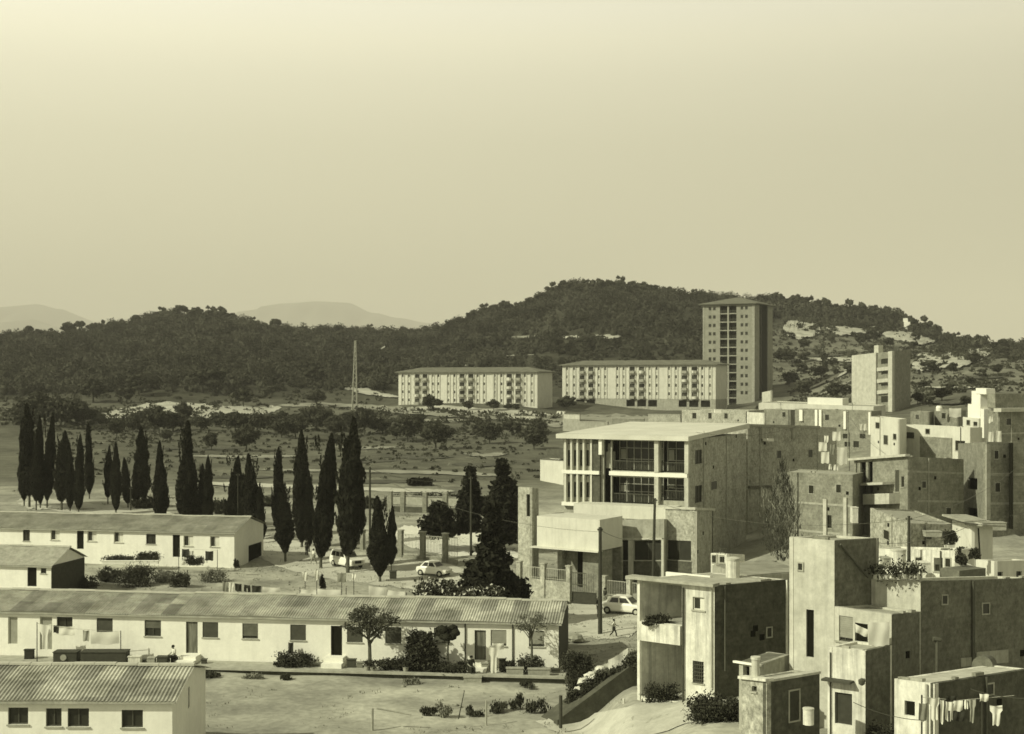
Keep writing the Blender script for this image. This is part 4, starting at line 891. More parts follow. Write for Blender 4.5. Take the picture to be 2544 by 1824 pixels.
# hall below the school
hall, fH_, sH_ = house('school_hall', 'single storey school hall with wide dark window bands between pale pillars', 'hall', (1487, 1292, 121), (1650, 1290, 118), (1700, 1290, 127), 0.2, 'render_grey', parapet=.05, roof_m='concrete',
    fw=[((1497, 1343, 1562, 1392), 'window'), ((1576, 1343, 1645, 1392), 'window')])
for a, b_ in ((1496, 1563), (1575, 1646)):
    part(MB().fbox(fH_, fH_.U(a), fH_.U(b_), .005, .06, .2, fH_.Z(a, 1394)), 'brick_panel', 'brick_dark', hall)
    part(MB().fbox(fH_, fH_.U(a) , fH_.U(b_), -.155, -.10, fH_.Z(a, 1392), fH_.Z(a, 1343)), 'dark_sheet', 'cloth_dark', hall)  # plain dark sheet across the window band
for a, b_ in ((1488, 1496), (1564, 1575), (1646, 1652)): part(MB().fbox(fH_, fH_.U(a), fH_.U(b_), .006, .3, .2, fH_.Z(a, 1340)), 'pillar', 'render_cream', hall)
part(MB().fbox(fH_, .1, fH_.L - .1, .008, .25, fH_.Z(1500, 1341), fH_.Z(1500, 1337)), 'lintel', 'render_cream', hall)
anx, fA, sA = house('school_annex', 'brick annex block with a pale coping right of the hall windows', 'annex', (1653, 1262, 119.5), (1727, 1264, 117.2), (1774, 1266, 124), 0.2, 'brick_light', parapet=.05,
    fw=[((1658, 1343, 1717, 1392), 'window')], sw=())
part(MB().fbox(fA, fA.U(1657), fA.U(1718), .005, .06, .2, fA.Z(1700, 1394)), 'brick_panel', 'brick_dark', anx)
part(MB().fbox(fA, fA.U(1658), fA.U(1717), -.155, -.10, fA.Z(1700, 1392), fA.Z(1700, 1343)), 'dark_sheet', 'cloth_dark', anx)  # same plain dark sheet across the annex window
part(MB().fbox(fA, -.1, fA.L + .1, -.1, .12, fA.Z(1700, 1266), fA.Z(1700, 1260)).fbox(sA, .2, sA.L, -.1, .12, sA.Z(1750, 1268), sA.Z(1750, 1262)).fbox(sA, .03, .3, .01, .12, 0, sA.Z(1735, 1268)), 'coping', 'render_cream', anx)
# entrance canopy and brick stair tower
st, fS_, sS_ = house('stair_tower', 'slim brick stair tower with one tall slit window left of the white canopy', 'tower', (1287, 1210, 121), (1322, 1212, 119.5), (1338, 1214, 123), 0.2, 'brick_light', parapet=.1, fw=[((1308, 1228, 1317, 1283), 'door_open')])
fP = fr_px(1334, 118.6, 1490, 115.2)
pc = thing('entrance_canopy', 'large blank white canopy wall over the dark school entrance', 'canopy', fP.P(0, 0, .3))
sl = (fP.Z(1490, 1290) - fP.Z(1334, 1283)); zt0 = fP.Z(1400, 1286); zt1 = fP.Z(1400, 1362)
part(MB().fbox(fP, 0, fP.L, -4.0, 0, zt1, zt0), 'canopy_box', 'white_wall', pc)
part(MB().fbox(fP, -.4, fP.L + .1, -.3, .5, zt1 - .1, zt1 - .003), 'canopy_edge', 'white_wall', pc)
part(MB().fbox(fP, 0.1, fP.L - .1, -4.3, -4.02, -.5, zt1 + .3), 'porch_back_wall', 'brick', pc)
part(MB().fbox(fP, fP.U(1436), fP.U(1484), -2.6, -.8, -.5, zt1 - .11), 'porch_brick_wall', 'brick', pc)
part(MB().fbox(fP, fP.U(1378), fP.U(1396), -4.01, -3.93, .3, zt1 - .4), 'door', 'dark_void', pc)
part(MB().fbox(fP, 0.02, .5, -4.0, -3.4, -.5, zt1 - .101), 'canopy_pier', 'brick_light', pc)
def fence(label, fr, z0, zw, zr, zp, posts, post_w=.4, rail=True, wallm='brick_light', postm='brick_light', group=None, cat='fence', sp=.22):
    root = thing('fence', label, cat, fr.P(0, 0, z0), group); L = fr.L
    part(MB().fbox(fr, 0, L, -.2, 0, z0 - .6, zw), 'base_wall', wallm, root)
    for p in posts:
        u = fr.U(p); o = part(MB().fbox(fr, u - post_w / 2, u + post_w / 2, -.3, .1, z0 - .6, zp), 'post', postm, root)
        part(MB().fbox(fr, u - post_w / 2 - .05, u + post_w / 2 + .05, -.35, .15, zp + .001, zp + .09), 'cap', 'concrete', o)
    if rail:
        m_ = MB().fbox(fr, 0, L, -.12, -.08, zr - .05, zr).fbox(fr, 0, L, -.12, -.08, zw + .12, zw + .16)
        q = .1
        while q < L: m_.fbox(fr, q, q + .03, -.115, -.085, zw, zr - .02); q += sp
        part(m_, 'railing', 'metal_pale', root)
    return root
fence('brick fence with three posts and light railing in front of the school entrance', fr_px(1284, 116.5, 1417, 113.4), .25, 1.75, 2.75, 3.05, [1289, 1349, 1412])
fence('pale fence right of the tall utility pole, behind the parked saloon car', fr_px(1498, 112.6, 1655, 109), .1, .8, 2.1, 2.35, [1500, 1562, 1625], wallm='render_grey', sp=.16)
fence('dark railed brick fence with tall piers along the school yard, behind the small rounded car', fr_px(985, 135, 1135, 131.0), .5, 1.3, 3.4, 3.7, [994, 1049, 1105], post_w=.5, wallm='brick', postm='brick', sp=.18)
fence('far yard wall with latticed light panels and dark base behind the cypresses', fr_px(960, 172, 1180, 168.0), .8, 2.7, 4.1, 4.5, [968, 1000, 1055, 1105, 1150], post_w=.55, wallm='brick_dark', postm='brick', sp=.12)
fence('brick fence piers and railing between the parked estate car and the yard', fr_px(885, 140, 985, 136.5), .5, 1.0, 2.9, 3.2, [900, 935, 970], wallm='brick', postm='brick', sp=.18)
fy_ = [o for o in C.objects if o.get('label', '').startswith('far yard wall')][0]; fr_ = fr_px(960, 172, 1180, 168.0)
part(MB().fbox(fr_, .02, fr_.L - .02, -.098, -.09, 2.95, 3.9), 'lattice_panel', 'concrete', fy_)
gt = thing('gate', 'dark iron gate standing open in the school fence beside the utility pole', 'gate', W(1417, 1480, 113.3))
fG = fr_px(1418, 113.3, 1480, 112.4); m_ = MB()
for q in range(13): m_.fbox(fG, .08 + q * .16, .11 + q * .16, -.03, 0, 1.0, 2.6)
m_.fbox(fG, 0, 1.35, -.04, .01, 2.55, 2.62).fbox(fG, 0, 1.35, -.04, .01, 1.6, 1.66).fbox(fG, 0, .08, -.05, .02, .3, 2.7)
part(m_, 'gate_bars', 'metal', gt); part(MB().fbox(fG, .1, fG.L, -.2, -.1, 0.05, 1.0), 'dark_panel', 'wood_dark', gt)  # plain dark panel below the gate bars

# ------------------------------------------------------------------ near modern house with garage (centre right foreground)
R1, f1, s1 = house('house', 'white fronted house with open terrace, garage mouth and long dark brick side wall', 'house', (1583, 1437, 70.6), (1775, 1456, 68), (1960, 1440, 70.6), 2.0, 'white_stained', 'brick_dark', parapet=.02, roof_m='concrete',
    fw=[((1590, 1447, 1694, 1548), 'void'), ((1593, 1594, 1695, 1738), 'void'), ((1721, 1484, 1750, 1516), 'window_pale'), ((1722, 1643, 1748, 1697), 'window')])
u0, u1, za, zb_ = f1.rect((1590, 1447, 1694, 1548)); u2, u3, zc_, zd_ = f1.rect((1593, 1594, 1695, 1738))
part(MB().fbox(f1, u0 - .1, u1 + .1, -3.0, -2.85, za - .1, zb_ + .1), 'terrace_back_wall', 'white_paint', R1)
part(MB().fbox(f1, u0 + .9, u0 + 1.4, -2.84, -2.78, za, zb_ - .6), 'terrace_door', 'wood_dark', R1)
part(MB().fbox(f1, u0 - .1, u1 + .1, -2.84, -.21, za - .25, za - .05), 'terrace_floor', 'concrete', R1)
part(MB().fbox(f1, u2 - .1, u3 + .1, -4.6, -4.45, zc_ - .5, zd_ + .1), 'garage_back_wall', 'white_wall', R1)
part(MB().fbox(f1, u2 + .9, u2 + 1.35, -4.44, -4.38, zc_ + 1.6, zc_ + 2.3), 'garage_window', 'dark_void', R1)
part(MB().fbox(f1, u2 - .2, u2 - .05, -4.4, -.22, zc_ - .5, zd_ + .1).fbox(f1, u3 + .05, u3 + .2, -4.4, -.22, zc_ - .5, zd_ + .1), 'garage_side_wall', 'render_grey', R1)
part(MB().fbox(f1, -.5, f1.L + .1, -.35, .35, f1.Z(1700, 1452) + .05, f1.Z(1700, 1452) + .2), 'roof_edge', 'concrete', R1)
part(MB().fbox(f1, u0, u1, .003, .2, za - .98, za - .02), 'terrace_parapet', 'white_stained', R1)
part(MB().tube(f1.P(u1 + .12, .1, 2.2), f1.P(u1 + .12, .1, f1.Z(1700, 1460)), .05), 'drainpipe', 'shutter', R1)
part(MB().tube(f1.P(f1.L - .12, .08, 3.2), f1.P(f1.L - .12, .08, f1.Z(1760, 1462)), .035), 'corner_pipe', 'metal_pale', R1)
gr_ = MB()
ub, uc, z0_, z1_ = f1.rect((1722, 1643, 1748, 1697))
for q in range(5): gr_.fbox(f1, ub + q * (uc - ub) / 5, ub + q * (uc - ub) / 5 + .03, .02, .05, z0_, z1_)
for q in range(6): gr_.fbox(f1, ub, uc, .055, .08, z0_ + q * (z1_ - z0_) / 6, z0_ + q * (z1_ - z0_) / 6 + .03)
part(gr_, 'window_grille', 'metal', R1)

# ------------------------------------------------------------------ near right: stepped rendered house with dark party walls
R2a, f2, s2 = house('house', 'tall windowless pale rendered house block with one vertical slit opening', 'house', (1961, 1334, 61.3), (2073, 1343, 60), (2183, 1337, 62.3), 3.0, 'render_cream', 'brick_party', parapet=.12, fw=[((2003, 1515, 2022, 1633), 'door_open')])
part(MB().tube(s2.P(.3, .1, s2.Z(2085, 1352)), s2.P(2.4, .1, s2.Z(2160, 1432)), .05), 'stair_rail', 'metal', R2a)
R2b, f2b, s2b = house('house', 'pale rendered house with terrace flower pots and a huge dark party wall', 'house', (2165, 1438, 61.9), (2287, 1444, 60.55), (2590, 1436, 66.6), 3.0, 'render_cream', 'brick_party', parapet=.15)
R2c, f2c, s2c = house('house', 'lower pale wing with a shuttered recess and a dark doorway hung with a white cloth', 'house', (2073.5, 1507, 59.95), (2215, 1527, 58.45), (2290, 1520, 60.5), 3.0, 'render_cream', 'brick_party', parapet=.1,
    fw=[((2078, 1531, 2119, 1594), 'blind_pale'), ((2124, 1549, 2156, 1610), 'door_open')])
R2d, f2d, s2d = house('house', 'lowest white projecting wing with a garage door under a thin canopy', 'house', (2056, 1606, 58), (2150, 1617, 57), (2218, 1602, 58.35), 2.2, 'white_stained', 'brick_party', parapet=.1,
    fw=[((2074, 1722, 2117, 1800), 'door')])
part(MB().fbox(f2d, -.1, f2d.U(2122), .003, .45, f2d.Z(2090, 1692), f2d.Z(2090, 1687)), 'canopy', 'shutter', R2d)
part(MB().tube(f2d.P(.15, .06, 2.5), f2d.P(.15, .06, f2d.Z(2060, 1620)), .03), 'drainpipe', 'metal', R2d)
part(MB().fbox(s2b, 4.2, 6.8, .01, .06, s2b.Z(2400, 1655), s2b.Z(2400, 1622)).fbox(s2b, 3.0, 4.0, .01, .05, s2b.Z(2350, 1660), s2b.Z(2350, 1638)), 'plaster_patch', 'render_grey', R2b)
# bottom right sheds
R3, f3, s3 = house('shed', 'low white stained shed with a dark doorway behind the washing, bottom right', 'shed', (2222, 1686, 53.5), (2322, 1699, 51.6), (2560, 1662, 55.5), 2.6, 'white_stained', 'brick_dark', parapet=.03, roof_m='render_cream', fw=[((2247, 1742, 2273, 1778), 'door_open')])
R4, f4, s4 = house('shed', 'rough stone shed with pale coping left of the lowest white wing', 'shed', (1842, 1686, 53.5), (1905, 1693, 52), (2036, 1671, 54.2), 2.4, 'brick_rough', 'brick_dark', parapet=.05, roof_m='render_grey', fw=[((1868, 1705, 1880, 1718), 'window')])
part(MB().fbox(f4, -.08, f4.L + .1, -.25, .12, f4.Z(1880, 1690), f4.Z(1880, 1683)), 'coping', 'white_stained', R4)
part(MB().fbox(s4, .15, s4.L - .05, -.2, .1, s4.Z(1950, 1687), s4.Z(1950, 1681)), 'side_coping', 'render_cream', R4)
ch = thing('chimney_pipe', 'short fat white round chimney standing on the rough stone shed', 'chimney', W(1877, 1684, 53))
part(MB().lathe(W(1877, 1684, 53), [(.16, 0), (.155, .72)], 14), 'pipe', 'render_cream', ch); part(MB().lathe(W(1877, 1684, 53), [(.19, .721), (.19, .82)], 14), 'cap', 'white_stained', ch)
R5, f5, s5 = house('lean_to', 'grey lean-to with thin white edge between the dark brick wall and the tall pale block', 'shed', (1836, 1644, 60), (1888, 1652, 58.6), (1962, 1626, 62), 3.0, 'render_grey', parapet=.0, roof_m='concrete_dark', fw=[((1846, 1655, 1862, 1690), 'void'), ((1868, 1655, 1884, 1690), 'void')])
part(MB().fbox(f5, -.3, f5.L + .1, -.02, .12, f5.Z(1860, 1651), f5.Z(1860, 1646)), 'white_edge', 'white_paint', R5)

# ------------------------------------------------------------------ middle right: rooftops between the near and the school level
R6, f6, s6 = house('house', 'low house with grey ribbed roof directly behind the dark brick side wall', 'house', (1770, 1404, 92), (1856, 1432, 84), (2010, 1420, 88), .8, 'render_grey', parapet=-.05, roof_m='roof_sheet_old')
R7, f7, s7 = house('house', 'small white house with lace of washing behind the roof tank of the terrace house', 'house', (1766, 1374, 104), (1806, 1376, 101), (1850, 1378, 103), .8, 'white_stained', parapet=.1, fw=[((1786, 1380, 1800, 1398), 'window')])
R8, f8, s8 = house('house', 'whitewashed roof terrace house with one shuttered window left of the brick corner shed', 'house', (2180, 1363, 88), (2372, 1368, 82), (2420, 1362, 86), 2.5, 'white_stained', parapet=.35, fw=[((2320, 1386, 2342, 1420), 'blind_half')])
R9, f9, s9 = house('house', 'tall white house with awning roof right of the round headed bush', 'house', (2366, 1292, 96), (2414, 1306, 92), (2466, 1308, 95), 3.0, 'white_wall', parapet=.05, roof_m='render_grey')
part(MB().fbox(f9, -.1, f9.L + .6, -1.0, .7, f9.Z(2390, 1300) + .3, f9.Z(2390, 1300) + .42).fbox(s9, -.2, s9.L + .3, -.4, .8, f9.Z(2414, 1305), f9.Z(2414, 1305) + .12), 'awning', 'render_grey', R9)
part(MB().tube(s9.P(1.9, .05, 3.2), s9.P(1.1, .05, s9.Z(2420, 1312)), .05), 'awning_pole', 'shutter', R9)
R10, f10, s10 = house('house', 'rough masonry house with bare roof slab under the laundry balcony', 'house', (2162, 1262, 116), (2257, 1300, 108), (2372, 1304, 112), 3.0, 'brick_rough', parapet=.1, roof_m='render_grey')
R11, f11, s11 = house('house', 'white house with two dark windows at the right edge above the big dark party wall', 'house', (2424, 1390, 78), (2470, 1394, 76), (2560, 1392, 79), 3.2, 'white_wall', parapet=.1, sw=[(None, 'window', None, .2, (.35, 1.0, 7.0, 7.85)), (None, 'window', None, .2, (2.6, 3.3, 7.0, 7.85))])
part(MB().fbox(fr_px(2336, 73, 2378, 72), 0, 1.3, -2, 0, 3, 8.5), 'wall', 'concrete_dark', thing('brick_shed', 'small dark cube shed standing on the terrace edge in front of the shuttered window', 'shed', W(2357, 1440, 72.5)))

# school level brick blocks
B1_, fb1, sb1 = house('apartment_building', 'plain brick apartment wall with dark coping rising behind the bare poplar', 'building', (1853, 1056, 146), (2036, 1061, 157), (2075, 1062, 170), 0.5, 'brick_light', parapet=.1, fw=[((1856, 1193, 1864, 1204), 'window_pale'), ((1856, 1213, 1864, 1238), 'window_pale')])
part(MB().fbox(fb1, -.1, fb1.L, .003, .12, fb1.Z(1950, 1062), fb1.Z(1950, 1056)), 'coping', 'render_grey', B1_)
part(MB().fbox(fb1, fb1.U(1888), fb1.U(1898), .003, .25, fb1.Z(1890, 1090), fb1.Z(1890, 1064)), 'pilaster', 'render_grey', B1_)
part(MB().fbox(fb1, fb1.U(1966), fb1.U(1976), .003, .25, fb1.Z(1970, 1090), fb1.Z(1970, 1064)), 'pilaster', 'render_grey', B1_)
part(MB().fbox(fb1, .2, fb1.U(1918), .003, .35, fb1.Z(1880, 1212), fb1.Z(1880, 1207)), 'ledge', 'concrete_dark', B1_)
part(MB().fbox(fb1, fb1.U(1890), fb1.U(1905), .26, .9, fb1.Z(1890, 1096), fb1.Z(1890, 1089)), 'hanging_basin', 'white_paint', B1_)
B2_, fb2, sb2 = house('apartment_building', 'unfinished brick building with mottled wall right of the bare poplar', 'building', (1940, 1172, 134), (2118, 1180, 127), (2150, 1172, 133), 0.8, 'brick', parapet=.1, fw=[((2052, 1280, 2066, 1312), 'window'), ((1960, 1258, 1972, 1284), 'window')])
part(MB().fbox(fb2, fb2.U(2048), fb2.U(2056), .003, .2, 2, fb2.Z(2050, 1240)), 'pilaster', 'render_cream', B2_)
part(MB().fbox(fb2, fb2.U(2098), fb2.U(2106), .003, .2, 2, fb2.Z(2100, 1236)), 'pilaster', 'render_cream', B2_)
B3_, fb3, sb3 = house('apartment_building', 'brick building with tall black balcony openings on its left face, right face plain', 'building', (2122, 1144, 133.5), (2255, 1134, 125.5), (2394, 1141, 131), 2.0, 'brick', parapet=.02, roof_m='render_grey',
    fw=[((2137, 1148, 2151, 1198), 'void'), ((2157, 1147, 2168, 1198), 'void'), ((2137, 1207, 2151, 1242), 'void'), ((2157, 1207, 2168, 1242), 'void'), ((2224, 1168, 2234, 1222), 'shutter'), ((2239, 1184, 2246, 1210), 'window')])
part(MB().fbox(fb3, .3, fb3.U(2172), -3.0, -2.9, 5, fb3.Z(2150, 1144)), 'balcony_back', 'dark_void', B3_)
part(MB().fbox(fb3, -.4, fb3.U(2222), .003, 1.3, fb3.Z(2160, 1206), fb3.Z(2160, 1200)), 'balcony_slab', 'render_cream', B3_)
part(MB().fbox(fb3, fb3.U(2170), fb3.U(2236), .003, 1.2, fb3.Z(2200, 1252), fb3.Z(2200, 1226)), 'balcony', 'render_cream', B3_)
part(MB().fbox(sb3, 0, sb3.L - .05, .006, .07, sb3.Z(2320, 1176), sb3.Z(2320, 1171)).fbox(sb3, 1.4, sb3.L - .05, .006, .07, sb3.Z(2320, 1248), sb3.Z(2320, 1243)), 'string_course', 'render_grey', B3_)
part(MB().fbox(fb3, -.5, fb3.L + .2, -.1, .4, fb3.L * 0 + fb3.Z(2190, 1139), fb3.Z(2190, 1139) + .22), 'roof_edge', 'render_cream', B3_)
B4_, fb4, sb4 = house('apartment_building', 'brick building at the right edge with a pale corner pillar and shaded left face', 'building', (2380, 1102, 139), (2447, 1098, 127), (2640, 1100, 131), 2.0, 'brick', parapet=.1,
    fw=[((2404, 1188, 2428, 1216), 'void'), ((2404, 1262, 2428, 1282), 'void')])
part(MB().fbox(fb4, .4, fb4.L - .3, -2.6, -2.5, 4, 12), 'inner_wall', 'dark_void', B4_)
part(MB().fbox(sb4, .02, .5, .006, .2, 2, sb4.Z(2450, 1104)).fbox(sb4, .6, sb4.L - .05, .006, .07, sb4.Z(2480, 1182), sb4.Z(2480, 1177)), 'corner_pillar', 'render_grey', B4_)

# ------------------------------------------------------------------ upper town
U1, g1, h1 = house('house', 'brick warehouse like building striped with thin white columns', 'building', (1975, 1016, 205), (2165, 1021, 196), (2190, 1020, 202), 7.0, 'brick', parapet=.1, roof_m='render_cream',
    fw=[((2094, 1078, 2108, 1090), 'window'), ((2136, 1078, 2150, 1090), 'window'), ((2098, 1098, 2112, 1110), 'window'), ((2120, 1096, 2134, 1112), 'window')])
for a, b_, c, d in ((1988, 1996, 1018, 1046), (2027, 2033, 1018, 1058), (2037, 2043, 1018, 1068), (2098, 2104, 1022, 1066), (2160, 2165, 1024, 1080)):
    part(MB().fbox(g1, g1.U(a), g1.U(b_), .003, .3, g1.Z(a, d), g1.Z(a, c)), 'column', 'white_paint', U1)
U2, g2, h2 = house('house', 'long low white building with a raised centre behind the striped brick one', 'building', (1890, 1000, 246), (2170, 1010, 236), (2200, 1006, 244), 9.0, 'white_wall', parapet=.1)
part(MB().fbox(g2, g2.U(2005), g2.U(2092), -4, -.3, 10, g2.Z(2050, 989)), 'raised_centre', 'white_paint', U2)
fA2 = (2120, 884, 308)
U3, g3, h3 = house('apartment_building', 'lone four storey apartment block with white left part and brick right side, on the slope', 'apartment block', fA2, (2222, 872, 298), (2262, 868, 308), 9.0, 'brick', parapet=.3,
    fw=[((2189, 891, 2210, 904), 'window'), ((2189, 923, 2210, 930), 'window'), ((2189, 953, 2210, 959), 'window'), ((2189, 984, 2210, 1000), 'window')])
part(MB().fbox(g3, -.02, g3.U(2180), .003, .5, 8, g3.Z(2150, 880)), 'white_panel', 'render_cream', U3)
part(MB().fbox(g3, g3.U(2211), g3.L - .1, .003, .6, 8, g3.Z(2215, 873)), 'white_strip', 'render_cream', U3)
for y0_ in (905, 934, 962): part(MB().fbox(g3, g3.U(2182), g3.U(2210), .003, .5, g3.Z(2200, y0_ + 16), g3.Z(2200, y0_ + 7)), 'balcony', 'render_cream', U3)
part(MB().fbox(g3, g3.U(2152), g3.U(2163), -4, -2.5, g3.Z(2155, 884), g3.Z(2155, 858)), 'roof_tank', 'render_cream', U3)
U4, g4, h4 = house('house', 'square white house right of the striped brick building', 'house', (2163, 1035, 177), (2232, 1042, 170), (2252, 1040, 175), 7.0, 'white_wall', parapet=.3, fw=[((2218, 1078, 2227, 1092), 'window')])
U5, g5, h5 = house('house', 'long white house over a brick basement with small dark windows', 'house', (2233, 1054, 179), (2410, 1062, 168), (2440, 1062, 173), 6.0, 'white_wall', parapet=.3,
    fw=[((2251, 1074, 2271, 1089), 'window'), ((2373, 1095, 2396, 1120), 'window')])
part(MB().fbox(g5, g5.U(2287), g5.U(2366), .003, .12, 7, g5.Z(2320, 1086)), 'brick_panel', 'brick', U5)
U6, g6, h6 = house('house', 'slim white tower house with stepped shoulders and a square cap', 'house', (2392, 1036, 185), (2432, 1040, 182), (2450, 1042, 186), 6.0, 'white_wall', parapet=.1, fw=[((2418, 1048, 2428, 1058), 'window')])
part(MB().fbox(g6, g6.U(2410), g6.U(2432), -1.5, -.25, 11, g6.Z(2420, 972)).fbox(g6, g6.U(2400), g6.U(2410), -1.5, -.3, 11, g6.Z(2405, 1004)).fbox(g6, g6.U(2432) - .01, g6.U(2440), -1.5, -.3, 11, g6.Z(2435, 1016)), 'turret', 'white_paint', U6)
part(MB().fbox(g6, g6.U(2422), g6.U(2448), -1.6, -.15, g6.Z(2420, 978), g6.Z(2420, 964)), 'cap', 'white_paint', U6)
U7, g7, h7 = house('house', 'brick house with a deep shaded balcony at the right edge, white sheets hung below', 'house', (2454, 1020, 176), (2480, 1022, 172), (2600, 1020, 176), 6.0, 'brick', parapet=.1)
part(MB().fbox(h7, -.8, 6, .003, 1.2, h7.Z(2490, 1023), h7.Z(2490, 1014)), 'balcony_slab', 'render_cream', U7)
part(MB().fbox(h7, -.3, 6, -1.5, -.2, h7.Z(2490, 1013), h7.Z(2490, 978)), 'upper_room', 'brick', U7)
U8, g8, h8 = house('house', 'squat brick house left of the round white cap, below the slope', 'house', (2262, 1022, 222), (2306, 1024, 214), (2320, 1022, 220), 9.0, 'brick', parapet=.1)
U9, g9, h9 = house('house', 'grey brick house behind the long white one, with a white water tank on top', 'house', (2322, 1016, 218), (2378, 1018, 210), (2400, 1020, 216), 9.0, 'brick', parapet=.1)
part(MB().lathe(W(2333, 1018, 212), [(.45, -.2), (.5, .3), (.35, .6)], 12), 'water_tank', 'white_paint', U9)
U10, g10, h10 = house('house', 'low brown brick house on the left of the tower block foot', 'house', (1694, 1018, 240), (1860, 1020, 228), (1898, 1018, 238), 7.0, 'brick_light', parapet=.1, fw=[((1720, 1026, 1730, 1040), 'window')])
U11, g11, h11 = house('house', 'brick block with dark doorway left of the white striped columns', 'house', (1898, 1016, 224), (1964, 1018, 218), (1985, 1018, 224), 7.0, 'brick', parapet=.1)
U12, g12, h12 = house('house', 'narrow pale house end standing in front of the shaded tower side', 'house', (1893, 975, 262), (1916, 970, 258), (1920, 972, 264), 8.0, 'render_cream', parapet=.1)
part(MB().fbox(g12, -1.6, 0, -1, -.05, 8, g12.Z(1893, 1000)), 'lower_wing', 'render_cream', U12)
U13, g13, h13 = house('house', 'pale low wall house between the brown brick house and the brick block', 'house', (1856, 1024, 216), (1899, 1026, 212), (1903, 1026, 216), 7.0, 'white_stained', parapet=.1)
U14, g14, h14 = house('hut', 'small white hut with dark flat roof left of the school gallery', 'hut', (1342, 1140, 214), (1404, 1144, 206), (1425, 1142, 212), 2.5, 'white_wall', parapet=.1, roof_m='concrete_dark')
part(MB().fbox(g14, -.4, g14.L + .4, -5.0, .5, g14.Z(1370, 1139) + .05, g14.Z(1370, 1139) + .3).fbox(g14, -.2, g14.L + .2, -4.8, -1.2, g14.Z(1370, 1139) + .3, g14.Z(1370, 1132) + .9), 'dark_roof', 'brick_dark', U14)
U15, g15, h15 = house('hut', 'tiny white hut by the pale track between the two apartment blocks', 'hut', (1383, 1022, 402), (1402, 1024, 398), (1406, 1023, 402), 8.0, 'white_wall', parapet=.1)
U16, g16, h16 = house('hut', 'low pale yard wall and hut in front of the right apartment block arcade', 'hut', (1398, 1040, 330), (1440, 1042, 324), (1506, 1046, 328), 5.0, 'render_grey', parapet=.1)
# white ruin on the skyline and white hut in the wood
g = G(2250, 823); fr_ = Fr((g.x - 2.6, g.y), (g.x + 3.2, g.y - 2)); ru = MB().fbox(fr_, 1.6, 4.8, -3, 0, g.z - 2, g.z + 5.0).fbox(fr_, 1.2, 3.6, -2.8, -.2, g.z + 5.0, g.z + 7.0).fbox(fr_, 4.8, 6.2, -2, -.1, g.z - 2, g.z + 1.6).fbox(fr_, -3.0, -1.0, -1.5, -.1, g.z - 2, g.z + 1.4)
single(ru, 'ruin', 'white_paint', 'small white ruin with broken outline standing on the hilltop slope at the right', 'ruin')
g = G(953, 885, 560); fr_ = Fr((g.x - 1.2, g.y - 6), (g.x + 1.2, g.y - 6)); g.z += 1; o = MB().add([fr_.P(0, 0, g.z - 1), fr_.P(1.6, 0, g.z - 1), fr_.P(1.4, -2, g.z - 1), fr_.P(0, -2, g.z - 1), fr_.P(.1, -.3, g.z + 2.6), fr_.P(2.4, -.3, g.z + 4), fr_.P(2.2, -2, g.z + 3.6), fr_.P(.3, -2, g.z + 2.8)], [(3, 2, 1, 0), (4, 5, 6, 7), (0, 1, 5, 4), (1, 2, 6, 5), (2, 3, 7, 6), (3, 0, 4, 7)])
single(o, 'rock', 'white_paint', 'bright white rock face showing in the dark wood left of the apartment blocks', 'rock')

# wear and fittings on the town houses: bands, patches, pipes, vents, loose parapet blocks
rg = random.Random(21)
def dress(root, fr, ztop, zlow, bands=2, patches=3, pipes=1, blocks=4, vents=2, pm='render_grey', n0=.006):
    L = fr.L
    for i in range(bands):
        z = ztop - (i + 1) * 2.9 + rg.uniform(-.15, .15)
        if z < zlow + .5: break
        part(MB().fbox(fr, .02, L - .02, n0, n0 + .035, z, z + .2), 'floor_band', 'concrete', root)
    for i in range(0):
        u = rg.uniform(.3, max(.4, L - 2.2)); z = rg.uniform(zlow + .5, ztop - 1.6); w_ = rg.uniform(.5, 1.9); h_ = rg.uniform(.4, 1.5); pts = []
        nn = 9; P = [fr.P(u + w_ * .5 + w_ * .5 * math.cos(2 * math.pi * k / nn) * rg.uniform(.7, 1.1), n0 + .012, z + h_ * .5 + h_ * .5 * math.sin(2 * math.pi * k / nn) * rg.uniform(.7, 1.1)) for k in range(nn)]
        Q = [p - Vector((fr.nn.x, fr.nn.y, 0)) * .02 for p in P]; mb = MB().add(P + Q, [tuple(range(nn)), tuple(range(2 * nn - 1, nn - 1, -1))] + [(k, k + nn, (k + 1) % nn + nn, (k + 1) % nn) for k in range(nn)])
        part(mb, 'plaster_patch', rg.choice([pm, 'concrete', 'render_cream']), root)
    for i in range(pipes):
        u = rg.uniform(.3, L - .3); part(MB().tube(fr.P(u, .08, zlow), fr.P(u, .08, ztop - .05), .045, .045, 6), 'drainpipe', rg.choice(['metal', 'metal_pale']), root)
    for i in range(vents):
        u = rg.uniform(.5, L - .7); z = rg.uniform(zlow + 1, ztop - .8); part(MB().fbox(fr, u, u + .3, n0, n0 + .03, z, z + .3), 'vent', 'dark_void', root)
    for i in range(min(2, blocks)):
        u = rg.uniform(.1, L - .9); w_ = rg.uniform(.2, .9); part(MB().fbox(fr, u, u + w_, -.19, -.012, ztop + .001, ztop + rg.uniform(.05, .14)), 'parapet_block', rg.choice(['brick', 'concrete', 'render_grey']), root)
def zt(fr, px, py): return fr.Z(px, py)
